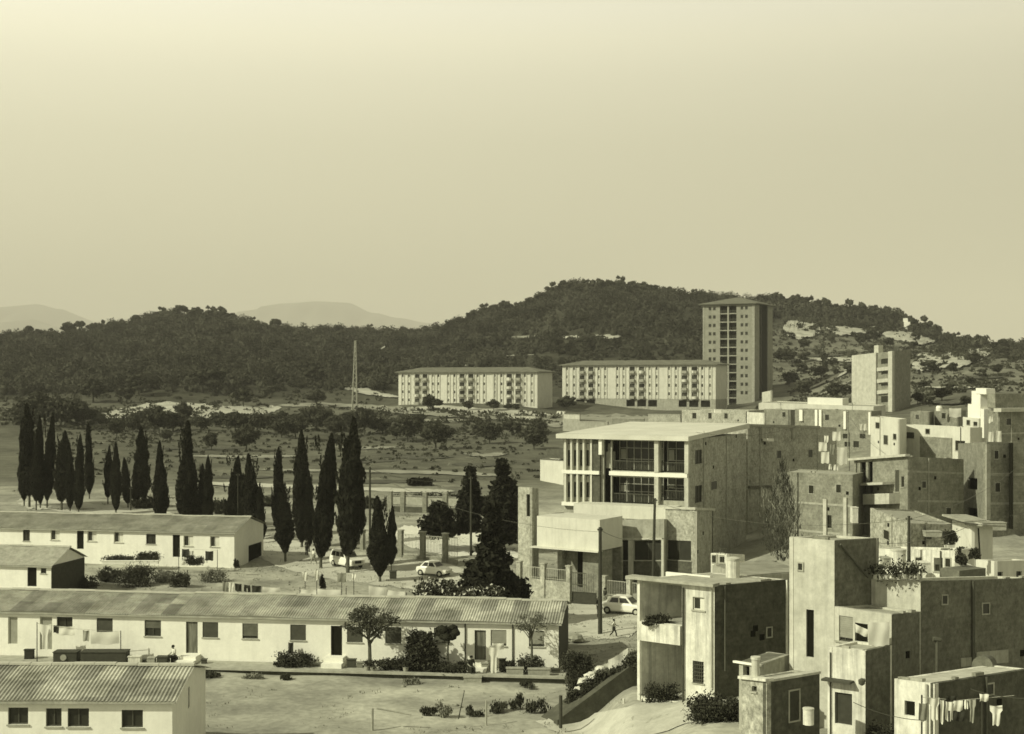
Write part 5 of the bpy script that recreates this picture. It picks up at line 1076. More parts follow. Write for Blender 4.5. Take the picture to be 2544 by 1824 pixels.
for root, fr, px, py, zl, kw in [(B1_, fb1, 1950, 1060, 6, dict(bands=0, patches=5, pipes=1, blocks=6)), (B2_, fb2, 2050, 1176, 3, dict(bands=2, patches=5, blocks=6)), (B3_, fb3, 2190, 1140, 4, dict(bands=0, patches=3, blocks=0, pipes=1)), (B3_, sb3, 2320, 1138, 3, dict(bands=0, patches=3, blocks=5)),
    (B4_, sb4, 2500, 1100, 3, dict(bands=2, patches=4, blocks=5)), (U1, g1, 2060, 1018, 9, dict(bands=0, patches=2, blocks=3)), (U4, g4, 2200, 1038, 9, dict(bands=0, patches=2, blocks=1, pipes=1)), (U5, g5, 2320, 1058, 8, dict(bands=0, patches=2, blocks=4)), (R6, f6, 1810, 1418, 1, dict(bands=0, patches=2, blocks=4, vents=0)),
    (R8, f8, 2280, 1365, 3, dict(bands=0, patches=3, blocks=5)), (R10, f10, 2210, 1280, 4, dict(bands=1, patches=4, blocks=5)), (R10, s10, 2310, 1302, 4, dict(bands=0, patches=4, blocks=4)), (R1, s1, 1860, 1448, 4, dict(bands=0, patches=1, blocks=5, vents=3, pipes=1, pm='brick_dark')), (R2a, f2, 2010, 1338, 4, dict(bands=0, patches=0, blocks=1, vents=0, pipes=0)),
    (R2b, s2b, 2400, 1440, 4, dict(bands=0, patches=6, blocks=6, vents=2, pipes=2, pm='concrete_dark')), (R2c, s2c, 2250, 1524, 4, dict(bands=0, patches=1, blocks=2, vents=1, pipes=0, pm='concrete_dark')), (R2d, f2d, 2100, 1612, 4, dict(bands=0, patches=2, blocks=1, vents=0, pipes=0)), (R3, f3, 2270, 1692, 3.5, dict(bands=0, patches=3, blocks=2, vents=0, pipes=1)), (R3, s3, 2420, 1682, 3.5, dict(bands=0, patches=3, blocks=4, vents=1, pipes=1, pm='brick_dark')),
    (R4, s4, 1970, 1684, 3.5, dict(bands=0, patches=2, blocks=3, vents=0, pipes=0, pm='brick_dark')), (anx, sA, 1750, 1265, 2, dict(bands=1, patches=3, blocks=0)), (sch, sS, 1780, 1066, 4, dict(bands=0, patches=6, blocks=0, vents=3, pipes=2)), (U10, g10, 1780, 1020, 8, dict(bands=0, patches=3, blocks=4)), (U11, g11, 1930, 1017, 8, dict(bands=0, patches=2, blocks=3)), (U7, h7, 2500, 1022, 8, dict(bands=1, patches=2, blocks=0)), (R7, f7, 1785, 1376, 2, dict(bands=0, patches=1, blocks=2, vents=0))]:
    dress(root, fr, zt(fr, px, py), zl, **kw)
# more openings on the plain walls, framed proud of the brick
def wbox(root, fr, r, kind='window'):
    u0, u1, z0, z1 = fr.rect(r); o = part(MB().fbox(fr, u0 - .06, u1 + .06, .006, .05, z0 - .06, z0).fbox(fr, u0 - .06, u1 + .06, .006, .05, z1, z1 + .06).fbox(fr, u0 - .06, u0, .006, .05, z0, z1).fbox(fr, u1, u1 + .06, .006, .05, z0, z1), kind, 'concrete', root)
    part(MB().fbox(fr, u0, u1, .005, .015, z0, z1), 'pane', 'glass' if kind == 'window' else 'wood_dark', o)
for root, fr, r, k in [(R1, s1, (1905, 1560, 1916, 1582), 'window'), (R2a, f2, (1984, 1400, 1994, 1416), 'window'), (R2b, s2b, (2440, 1500, 2456, 1524), 'window'), (R2b, s2b, (2340, 1480, 2352, 1500), 'window'), (R3, s3, (2450, 1700, 2466, 1724), 'window'), (R4, s4, (1960, 1716, 1984, 1790), 'door'), (B3_, sb3, (2290, 1196, 2300, 1212), 'window'), (B3_, sb3, (2350, 1262, 2362, 1282), 'window'), (B4_, sb4, (2470, 1120, 2480, 1140), 'window'), (B4_, sb4, (2472, 1200, 2484, 1222), 'window'), (U1, g1, (2010, 1078, 2022, 1092), 'window'), (U1, g1, (2050, 1030, 2060, 1044), 'window'), (U4, g4, (2176, 1050, 2186, 1064), 'window'), (U4, g4, (2196, 1082, 2206, 1104), 'door'), (U5, g5, (2336, 1092, 2346, 1106), 'window'), (U7, h7, (2500, 1040, 2512, 1056), 'window'), (R6, f6, (1790, 1426, 1802, 1450), 'window'), (R8, f8, (2350, 1388, 2362, 1408), 'window'), (R10, s10, (2300, 1318, 2314, 1340), 'window'), (R10, s10, (2340, 1320, 2352, 1338), 'window'),
 (B1_, fb1, (1930, 1120, 1940, 1138), 'window'), (B1_, fb1, (2008, 1118, 2018, 1136), 'window'), (B2_, fb2, (2010, 1206, 2022, 1226), 'window'), (B2_, fb2, (2078, 1204, 2090, 1224), 'window'), (B2_, fb2, (2030, 1330, 2046, 1366), 'door'), (U11, g11, (1944, 1024, 1952, 1036), 'window'), (U10, g10, (1760, 1026, 1768, 1040), 'window'), (U10, g10, (1800, 1027, 1808, 1040), 'window'), (U8, g8, (2275, 1030, 2284, 1042), 'window'), (U9, g9, (2340, 1026, 2350, 1040), 'window'),
    (U5, g5, (2300, 1066, 2310, 1078), 'window'), (R8, f8, (2230, 1384, 2246, 1412), 'door'), (R8, f8, (2276, 1386, 2290, 1402), 'window'), (R7, f7, (1770, 1380, 1780, 1398), 'window'), (R10, f10, (2196, 1318, 2210, 1340), 'window'), (sch, sS, (1766, 1196, 1780, 1216), 'window'), (U6, g6, (2402, 1044, 2410, 1056), 'window')]: wbox(root, fr, r, k)

# low walls and plots between the apartment blocks and the school
for i, (a, b_, y0, y1, Y, m_, lab) in enumerate([(1400, 1440, 1030, 1044, 352, 'render_cream', 'pale low yard wall nearest the gap between the apartment blocks'), (1440, 1510, 1048, 1058, 300, 'render_grey', 'long grey yard wall left of centre below the arcade block'), (1520, 1600, 1040, 1052, 330, 'brick', 'brown yard wall below the middle of the arcade block'), (1610, 1690, 1030, 1044, 300, 'brick_light', 'brick yard wall below the right end of the arcade block'), (1255, 1330, 1034, 1040, 380, 'render_cream', 'thin pale wall in front of the gap left of the arcade block'), (1530, 1560, 1056, 1068, 250, 'render_grey', 'short grey wall behind the school roof, left one'), (1580, 1640, 1052, 1062, 262, 'brick', 'short brown wall behind the school roof, right one')]):
    fr_ = fr_px(a, Y + 2, b_, Y - 2); r_ = thing('yard_wall', lab, 'wall', fr_.P(0, 0, fr_.Z(a, y1)), 'yard walls below the apartment blocks'); part(MB().fbox(fr_, 0, fr_.L, -.4, 0, fr_.Z(a, y1) - 4, fr_.Z(a, y0)), 'wall', m_, r_); part(MB().fbox(fr_, -.05, fr_.L + .05, -.45, .05, fr_.Z(a, y0) + .002, fr_.Z(a, y0) + .14), 'coping', 'concrete', r_)
def TY_(px, Y):
    """things along the long row stand a given way out from its slanting wall"""
    if not (83.1 <= Y <= 87.0 and px < 1396): return Y
    n = 87.0 - Y; k = (px - CX) / F; ax = fB2.A.x + fB2.nn.x * n; ay = fB2.A.y + fB2.nn.y * n; u = (k * ay - ax) / (fB2.u.x - k * fB2.u.y); return ay + fB2.u.y * u
# ------------------------------------------------------------------ nearer trees and shrubs
def reuse(root, name, loc, sc, label, cat='tree', group=None, rz=0):
    root.location = loc; root.scale = sc if isinstance(sc, (tuple, list)) else (sc, sc, sc); root.rotation_euler = (0, 0, rz); root['label'] = label; root['category'] = cat
    if group: root['group'] = group
    return root
def conifer(seed, h, r, trunk, label, loc, leafm='conifer_leaf', tiers=15, open_=0.35, name='conifer', stems=1, shape=.8):
    rng = np.random.default_rng(seed); root = thing(name, label, 'tree', loc); P = []; tb = MB()
    for k in range(stems): tb.path([(k * .9, 0, -.4), (k * .6, 0, trunk), (k * .1, 0, h * .6), (0, 0, h * .97)], .2, .03, 7)
    for t_ in range(tiers):
        z = trunk + (h - trunk) * (t_ / tiers) ** 0.92; rr = r * (1 - (t_ / tiers)) ** shape + .15; nb = 11 if t_ < tiers * .7 else 7
        for b_ in range(nb):
            a = rng.uniform(0, 6.28); L = rr * rng.uniform(.6, 1.1); up = L * rng.uniform(-.12, .22); m_ = int(26 + 34 * L)
            s = rng.uniform(.1, 1, m_) ** (1 - open_ * .5); w_ = (1 - s * .55) * .26 * (1 + L * .25)
            p = np.stack([np.cos(a) * L * s, np.sin(a) * L * s, z + up * s], 1) + rng.normal(size=(m_, 3)) * np.stack([w_, w_, w_ * .65], 1); P.append(p)
            if t_ < tiers * .8: tb.tube((0, 0, z), (math.cos(a) * L * .8, math.sin(a) * L * .8, z + up * .8), .05, .015, 4)
    v, q = leaves(rng, np.concatenate(P), .24); np_mesh('crown', v, q, leafm, root); part(tb, 'trunk', 'bark', root); return root
def dim(px0, px1, py0, py1, Y): return (px1 - px0) / F * Y, (py1 - py0) / F * Y
g = GY(1223, 103); w_, h_ = dim(1150, 1296, 1182, 1488, 103); c0 = conifer(101, h_, w_ / 2, .5, 'huge dark dense conifer left of the white entrance canopy, reaching down to the roof', (g.x, 103, g.z), tiers=24, open_=.1, shape=1.05)
g = GY(1247, 140); w_, h_ = dim(1195, 1292, 1165, 1325, 140); conifer(102, 9.6, w_ / 2, 1.2, 'open branched dark fir standing behind the huge dense conifer', (g.x, 140, g.z), tiers=14, open_=.7)
g = GY(1168, 142); conifer(103, 8.6, 1.7, 2.0, 'narrow twin stemmed conifer with a utility pole in front of it', (g.x, 142, g.z), tiers=13, stems=2)
g = GY(1090, 139); conifer(104, 5.0, 2.3, 1.9, 'small wide conifer on two thin stems in the pale yard', (g.x, 139, g.z), tiers=9, stems=2)
g = GY(1285, 106); conifer(105, 3.2, 1.5, .2, 'dark conifer skirt bush at the right foot of the huge conifer', (g.x, 106, g.z), tiers=6)
g = GY(1180, 108); conifer(106, 4.2, 1.7, .2, 'dark ragged conifer bush beside the small rounded car', (g.x, 108, g.z), tiers=8)
g = GY(1300, 150); conifer(107, 6.5, 2.4, 1.0, 'dark fir partly hidden behind the slim brick stair tower', (g.x - 1.5, 150, g.z), tiers=10)
def shrub(name, label, cat, loc, w, h, m='bush_leaf', n=700, size=.075, seed=0, spiky=False, group=None, stem=True, accent=None, d=None):
    rng = np.random.default_rng(seed + 500); root = thing(name, label, cat, loc, group); n = int(n * 2.6); nb = max(4, int(n / 90)); d = d or w * .7; P = []
    for _ in range(nb):
        c = np.array([rng.uniform(-.42, .42) * w, rng.uniform(-.38, .38) * d, rng.uniform(.12, .85) * h * rng.uniform(.6, 1.0)]); m_ = int(n / nb)
        q = rng.normal(size=(m_, 3)) * np.array([w, d, h]) * rng.uniform(.06, .15); P.append(c + q)
    P = np.concatenate(P); P[:, 2] = np.clip(P[:, 2], .02, h * 1.05); v, q = leaves(rng, P, size * (1.7 if spiky else 1), 1.0 if spiky else 0); np_mesh('foliage', v, q, m, root)
    if accent:
        v, q = leaves(rng, P[rng.choice(len(P), int(len(P) * .28))] + np.array([0, -.08, .05]), size * .8); np_mesh('flowers', v, q, accent, root)
    tb = MB()
    for _ in range(4): tb.tube((rng.uniform(-.1, .1) * w, rng.uniform(-.1, .1) * d, -.1), (rng.uniform(-.3, .3) * w, rng.uniform(-.3, .3) * d, h * rng.uniform(.5, .8)), .03, .012, 5)
    part(tb, 'stems', 'bark', root); return root
def px_shrub(name, label, px0, px1, py0, py1, Y=None, m='bush_leaf', n=None, cat='shrub', z=None, **k):
    if Y is None: g = G((px0 + px1) / 2, py1)
    else: Y = TY_((px0 + px1) / 2, Y); g = GY((px0 + px1) / 2, Y)
    Y = g.y; w, h = dim(px0, px1, py0, py1, Y); zz = g.z if z is None else z
    if z is None and Y: zb = CZ - (py1 - HY) / F * Y; h = max(h, CZ - (py0 - HY) / F * Y - zz) if zb < zz else h; zz = zz if zb < zz + .3 else zb
    return shrub(name, label, cat, (g.x, Y, zz), w, h, m, n or int(300 + 420 * w * h), seed=int(px0 * 7 + py0), **k)
yT = 86.0
px_shrub('oleander', 'flowering bush with pale blossoms behind the right half of the long roof', 1040, 1150, 1440, 1495, 97, m='bush_leaf', accent='blossom', n=1800, size=.16)
px_shrub('oleander', 'second flowering bush below the huge conifer, fewer pale blossoms', 1150, 1240, 1455, 1495, 98, m='bush_leaf', accent='blossom', n=1400, size=.16)
px_shrub('shrub', 'tiny pointed cypress shrub in the yard left of the washing sheets', 794, 809, 1417, 1466, 104, m='cypress_leaf', n=500)
px_shrub('shrub', 'low dark bushes on the terrace under the pale windows of the far row', 265, 330, 1376, 1397, 126.3, m='bush_leaf')
px_shrub('shrub', 'spiky dark bush on the terrace under the middle window of the far row', 338, 394, 1368, 1397, 127.0, m='bush_leaf')
px_shrub('shrub', 'dark bush between the white bundles at the right door of the far row', 462, 505, 1376, 1404, 124, m='bush_leaf')
px_shrub('shrub', 'thin dark bush at the right front corner of the far row', 582, 594, 1384, 1410, 124, m='bush_leaf')
for i, (a, b_, c, d, lab) in enumerate([(245, 300, 1404, 1440, 'ragged bush in the garden strip nearest the small hut'), (300, 375, 1400, 1452, 'big ragged bush in the middle of the garden strip'), (380, 430, 1412, 1440, 'thin weedy bush on the garden strip right of the big ragged one'), (425, 470, 1418, 1452, 'low brush heap in the garden strip above the long roof ridge'), (500, 560, 1412, 1440, 'weedy bush at the right end of the garden strip'), (200, 240, 1430, 1460, 'low bush against the dark hut gable')]):
    px_shrub('garden_bush', lab, a, b_, c, d + 6, None, m='dry_weed' if i in (2, 4) else 'orchard_leaf', group='bushes of the garden strip')
zt_ = .15
px_shrub('potted_shrub', 'row of dark potted shrubs below the hung dark garment on the long row', 695, 776, 1628, 1664, 85.9, z=zt_)
px_shrub('potted_shrub', 'low dark plant left of the dark potted shrubs', 683, 700, 1650, 1664, 85.6, z=zt_)
px_shrub('hedge', 'dark clipped hedge right of the crooked tree on the long row terrace', 936, 1026, 1632, 1666, 85.6, z=zt_)
px_shrub('bush', 'tall dense dark bush climbing to the window left of the umbrella shaped tree', 1020, 1085, 1568, 1672, 85.5, z=zt_, n=3200, size=.13)
px_shrub('hedge', 'flat topped hedge under the umbrella shaped tree', 1082, 1165, 1642, 1672, 85.3, z=zt_)
px_shrub('shrub', 'shrub under the last window of the long row', 1284, 1348, 1618, 1660, 86.0, z=zt_, accent='bush_pale')
px_shrub('shrub', 'leafy plant between the two right windows of the long row', 1246, 1276, 1612, 1650, 85.8, z=zt_)
px_shrub('creeper', 'creeper growing over the upper left of the tall dense bush', 1040, 1072, 1548, 1572, 86.3, z=2.0, m='bush_pale', n=350)
px_shrub('shrub', 'dark overgrown shrubs on the mound right of the long row gable', 1400, 1470, 1615, 1680, 84, m='bush_leaf', n=2600)
px_shrub('shrub', 'straggling shrub on top of the dark retaining wall, left of the white rocks', 1410, 1450, 1665, 1740, 77, m='bush_leaf')
px_shrub('shrub', 'bushy growth on the retaining wall between the white rocks and the house', 1500, 1545, 1655, 1695, 77, m='bush_leaf')
px_shrub('shrub', 'thin grey shrub on the retaining wall top beside the house pillar', 1550, 1588, 1612, 1660, 77, m='bush_pale')
for i, (a, b_, c, d, lab) in enumerate([(1052, 1085, 1752, 1778, 'dark weed tuft at the bottom edge, leftmost of the weeds'), (1090, 1122, 1742, 1782, 'dry weed clump right of the dark tuft at the bottom edge'), (1162, 1200, 1752, 1780, 'dark weed clump beside the leaning stick'), (1212, 1262, 1735, 1768, 'boxy grey bush at the bottom edge between two posts'), (1268, 1305, 1722, 1762, 'tall weed clump right of the boxy grey bush'), (1310, 1360, 1728, 1772, 'dark tangled weeds left of the dark retaining wall')]):
    px_shrub('weed', lab, a, b_, c, d, None, m=['bush_leaf', 'dry_weed', 'orchard_leaf', 'bush_leaf', 'orchard_leaf', 'orchard_leaf'][i], group='weeds along the bottom edge', size=.06, spiky=True, n=260)
px_shrub('shrub', 'dark shrub mass at the bottom edge below the pale ramp', 1715, 1855, 1752, 1815, 62, m='bush_leaf', n=2600)
px_shrub('creeper', 'dark creeper mass against the foot of the party wall beside the lowest wing', 2155, 2222, 1690, 1812, 55.2, m='bush_leaf', n=2600, z=2.8)
px_shrub('creeper', 'weedy tangle in front of the rough stone shed', 1846, 1900, 1715, 1800, 50.8, m='dry_weed', n=700, z=3.0)
px_shrub('planter_bush', 'dark bush spilling over the terrace parapet of the garage house', 1596, 1662, 1526, 1552, 70.0, z=None, m='bush_leaf', n=500)
px_shrub('shrub', 'dark potted jungle inside the garage mouth', 1606, 1690, 1684, 1738, 69.9, m='bush_leaf', n=900, size=.07)
px_shrub('round_bush', 'round headed bush against the tall white awning house', 2346, 2376, 1338, 1374, 86, z=8.2, m='bush_leaf', n=600)
px_shrub('shrub', 'drooping dark bush right of the round headed one', 2370, 2402, 1360, 1400, 85, z=7.2, m='bush_leaf', n=600)
px_shrub('pot_plant', 'dark plant at the corner of the wing roof beside the white cloth', 2184, 2206, 1594, 1612, 58.9, z=7.2, m='bush_leaf', n=250)

for i, (a, b_, c, d, lab) in enumerate([(898, 950, 1232, 1262, 'hedge bush behind the latticed yard wall, leftmost'), (960, 1015, 1226, 1254, 'hedge bush behind the latticed yard wall, second from the left'), (1030, 1085, 1224, 1252, 'hedge bush behind the latticed yard wall, in the middle'), (1090, 1150, 1222, 1256, 'hedge bush behind the latticed yard wall, beside the narrow conifer'), (1200, 1260, 1222, 1262, 'hedge bush behind the huge conifer, near the brick stair tower'), (620, 690, 1228, 1256, 'dark bush on the field edge behind the cypress right of the gable'), (330, 380, 1236, 1262, 'dark bush on the field edge among the left cypresses'), (530, 570, 1240, 1276, 'dark bush between the lone cone shaped cypress and its left neighbour')]):
    px_shrub('hedge_bush', lab, a, b_, c, d, None, m='orchard_leaf', size=.2, n=900, group='bushes along the near field edge')
# crooked tree and umbrella tree on the terrace
t_ = tree(201, 'crooked_tree', 'orchard_leaf', 2.05, 2.3, 2.0, 48, 60, .085, .8, limbs=16, core=.0, cl=.26)
q_ = TY_(920, 84.9); reuse(t_, '', (GY(920, q_).x, q_, .15), (1.0, .8, 1.0), 'crooked spreading tree overlapping the roof edge of the long row')
t_ = tree(202, 'umbrella_tree', 'cypress_leaf', .95, 1.25, 1.65, 20, 70, .13, .8, limbs=3, core=.8, umbrella=True)
q_ = TY_(1112, 85.6); reuse(t_, '', (GY(1112, q_).x, q_, .15), 1.0, 'dark tree clipped into a flat umbrella before a shuttered window')
t_ = tree(203, 'small_tree', 'olive_leaf', 1.3, 1.5, 2.4, 26, 34, .06, .8, limbs=10, core=.0, cl=.30)
reuse(t_, '', (GY(1322, 86).x, 85.9, .15), 1.0, 'thin almost leafless tree in front of the last window of the long row')
# the bare poplar
g = GY(1943, 118); H_ = (1375 - 1092) / F * 118; rng = np.random.default_rng(77); pop = thing('poplar', 'tall bare poplar with fanned pale branches in front of the brick walls', 'tree', (g.x, 118, g.z)); tb = MB(); TW = []
base_z = 0; tb.path([(-.1, 0, -.5), (0, 0, H_ * .16), (.1, 0, H_ * .5), (0, 0, H_ * .97)], .22, .02, 7)
for k in range(64):
    z0_ = H_ * rng.uniform(.12, .8); a = rng.uniform(0, 6.28); L = (H_ - z0_) * rng.uniform(.35, .72); out_ = min(2.9, L * rng.uniform(.28, .55))
    p0 = np.array([0, 0, z0_]); p1 = np.array([math.cos(a) * out_ * .7, math.sin(a) * out_ * .7, z0_ + L * .5]); p2 = np.array([math.cos(a) * out_, math.sin(a) * out_, z0_ + L])
    tb.path([p0, p1, p2], .13, .04, 4)
    for q in range(26):
        s = rng.uniform(.15, 1); c = p0 + (p1 - p0) * min(1, s * 2) + (p2 - p1) * max(0, s * 2 - 1); TW.append(c + rng.normal(size=3) * .22)
TW = np.array(TW); n = len(TW); d_ = rng.normal(size=(n, 3)) * .22; d_[:, 2] = np.abs(d_[:, 2]) + .6; s_ = rng.uniform(.4, .9, (n, 1)); e_ = TW + d_ * s_; o_ = rng.normal(size=(n, 3)) * .014
Vt = np.stack([TW - o_, TW + o_, e_ + o_ * .4, e_ - o_ * .4], 1).reshape(-1, 3); o = np_mesh('twigs', Vt, np.arange(n * 4).reshape(-1, 4), 'bark_pale', pop)
nn = 1500; tz = rng.beta(1.3, 1.5, nn); rr_ = 2.5 * np.minimum(1, tz / .22) ** .7 * (1 - tz) ** .85 * np.sqrt(rng.uniform(0, 1, nn)); aa = rng.uniform(0, 6.28, nn)
TP_ = np.stack([rr_ * np.cos(aa), rr_ * np.sin(aa), H_ * (.12 + .88 * tz)], 1); d_ = rng.normal(size=(nn, 3)) * .12; d_[:, 2] = np.abs(d_[:, 2]) + .35; o_ = rng.normal(size=(nn, 3)) * .022
Vt = np.stack([TP_ - o_, TP_ + o_, TP_ + d_ + o_ * .4, TP_ + d_ - o_ * .4], 1).reshape(-1, 3); np_mesh('crown', Vt, np.arange(nn * 4).reshape(-1, 4), 'wood_dark', pop)
part(tb, 'trunk', 'bark_pale', pop)

# ------------------------------------------------------------------ poles and wires
def pole(label, px, pytop, Y, r=.14, arms=0, pybase=None, lean=0, name='utility_pole', m='wood_pole'):
    g = GY(px, Y); top = W(px + lean, pytop, Y); zb = g.z if pybase is None else W(px, pybase, Y).z
    root = thing(name, label, 'pole', (g.x, Y, zb)); part(MB().tube((g.x, Y, zb - .6), top, r, r * .7, 10), 'mast', m, root)
    for k in range(arms):
        z = top.z - .35 - .55 * k; part(MB().box(top.x - .55, top.x + .55, Y - .06, Y + .04, z, z + .09), 'crossarm', m, root)
        for dx in (-.48, .48): part(MB().lathe((top.x + dx, Y, z + .091), [(.03, 0), (.05, .05), (.05, .12), (.02, .16)], 8), 'insulator', 'frame_white', root)
    if not arms:
        for dx in (-1, 1): part(MB().lathe((top.x + dx * .16, Y, top.z - .25), [(.03, 0), (.05, .05), (.05, .12), (.02, .16)], 8), 'insulator', 'metal', root)
    return top
tA = pole('tall dark utility pole standing on the road left of the parked saloon car', 1491, 1310, 100.5, .17)
tB = pole('dark utility pole rising behind the roof of the garage house', 1621, 1238, 112, .15, lean=6)
tC = pole('slender utility pole right of the tallest cypress', 919, 1160, 134, .13, pybase=None)
tD = pole('slender pole in front of the narrow twin stemmed conifer', 1170, 1184, 136, .13)
tE = pole('thin pole among the cypresses behind the far row house', 325, 1210, 168, .09)
tF = pole('very thin pole beside the lone cone shaped cypress', 591, 1176, 150, .07)
tG = pole('dark pole on the white roof terraces at the right, before the banded brick wall', 2258, 1282, 84, .12, pybase=1412)
def wire(label, a, b_, sag=.8, r=.012, group='overhead wires', n=14):
    pts = [a.lerp(b_, i / n) - Vector((0, 0, sag * 4 * (i / n) * (1 - i / n))) for i in range(n + 1)]
    return single(MB().path(pts, r, r, 4), 'wire', 'metal', label, 'wire', loc=tuple(a), group=group)
wire('overhead wire between the tall road pole and the pole behind the garage house', tA - Vector((0, 0, .2)), tB - Vector((0, 0, 3.2)), .5, .018)
wire('overhead wire from the slender pole by the cypress to the conifer pole', tC - Vector((0, 0, .2)), tD - Vector((0, 0, .2)), .7, .02)
wire('overhead wire from the road pole towards the slender pole by the cypress', tA - Vector((0, 0, .35)), tC - Vector((0, 0, .5)), 1.2, .016)
wire('overhead wire from the pole behind the garage house to the dark terrace pole', tB - Vector((0, 0, .3)), tG - Vector((0, 0, .2)), 1.0, .016)
wire('overhead wire leaving the dark terrace pole to the right edge', tG - Vector((0, 0, .2)), W(2580, 1262, 90), .5, .016)
wire('sagging wire at the bottom edge in front of the lowest wing', W(2120, 1745, 50), W(2300, 1790, 50), .15, .015)
wire('wire over the washing in the bottom right corner', W(2412, 1712, 50), W(2560, 1735, 50), .1, .015)
wire('cable from the tall pale block to the roof tank of the garage house', W(1975, 1340, 61.5), W(1822, 1392, 71.5), .25, .012)
wire('cable from the tall pale block to the awning house', W(2110, 1342, 61), W(2420, 1300, 92), .6, .014)
wire('cable from the striped brick building down to the black balcony building', W(2100, 1014, 200), W(2200, 1128, 130), .8, .016)
wire('cable crossing before the right edge brick building', W(2260, 1290, 84), W(2540, 1150, 126), .7, .014)
wire('cable from the school roof to the plain brick wall', W(1728, 1074, 128), W(1990, 1056, 150), .7, .016)
# lattice mast on the slope
g = GY(881, 415); top = W(883, 846, 415); ms = thing('lattice_mast', 'tall lattice mast with two small crossarms standing left of the apartment blocks', 'mast', (g.x, 415, g.z)); m_ = MB(); hh = top.z - g.z
for sx in (-1, 1):
    for sy in (-1, 1): m_.tube((g.x + sx * .75, 415 + sy * .75, g.z - .5), (top.x + sx * .16, 415 + sy * .16, top.z), .17, .13, 5)
for k in range(16):
    a, b_ = k / 16, (k + 1) / 16; wa, wb = .75 - .59 * a, .75 - .59 * b_; za, zb_ = g.z + hh * a, g.z + hh * b_; xa, xb = g.x + (top.x - g.x) * a, g.x + (top.x - g.x) * b_; s = 1 if k % 2 else -1
    m_.tube((xa - s * wa, 415 - wa, za), (xb + s * wb, 415 - wb, zb_), .08, .08, 4).tube((xa - wa, 415 - s * wa, za), (xb - wb, 415 + s * wb, zb_), .08, .08, 4)
part(m_, 'lattice', 'metal_pale', ms)
for zz in (top.z - 2.3, top.z - 3.6): part(MB().box(top.x - 1.1, top.x + 1.1, 414.9, 415.1, zz, zz + .3), 'crossarm', 'metal', ms)

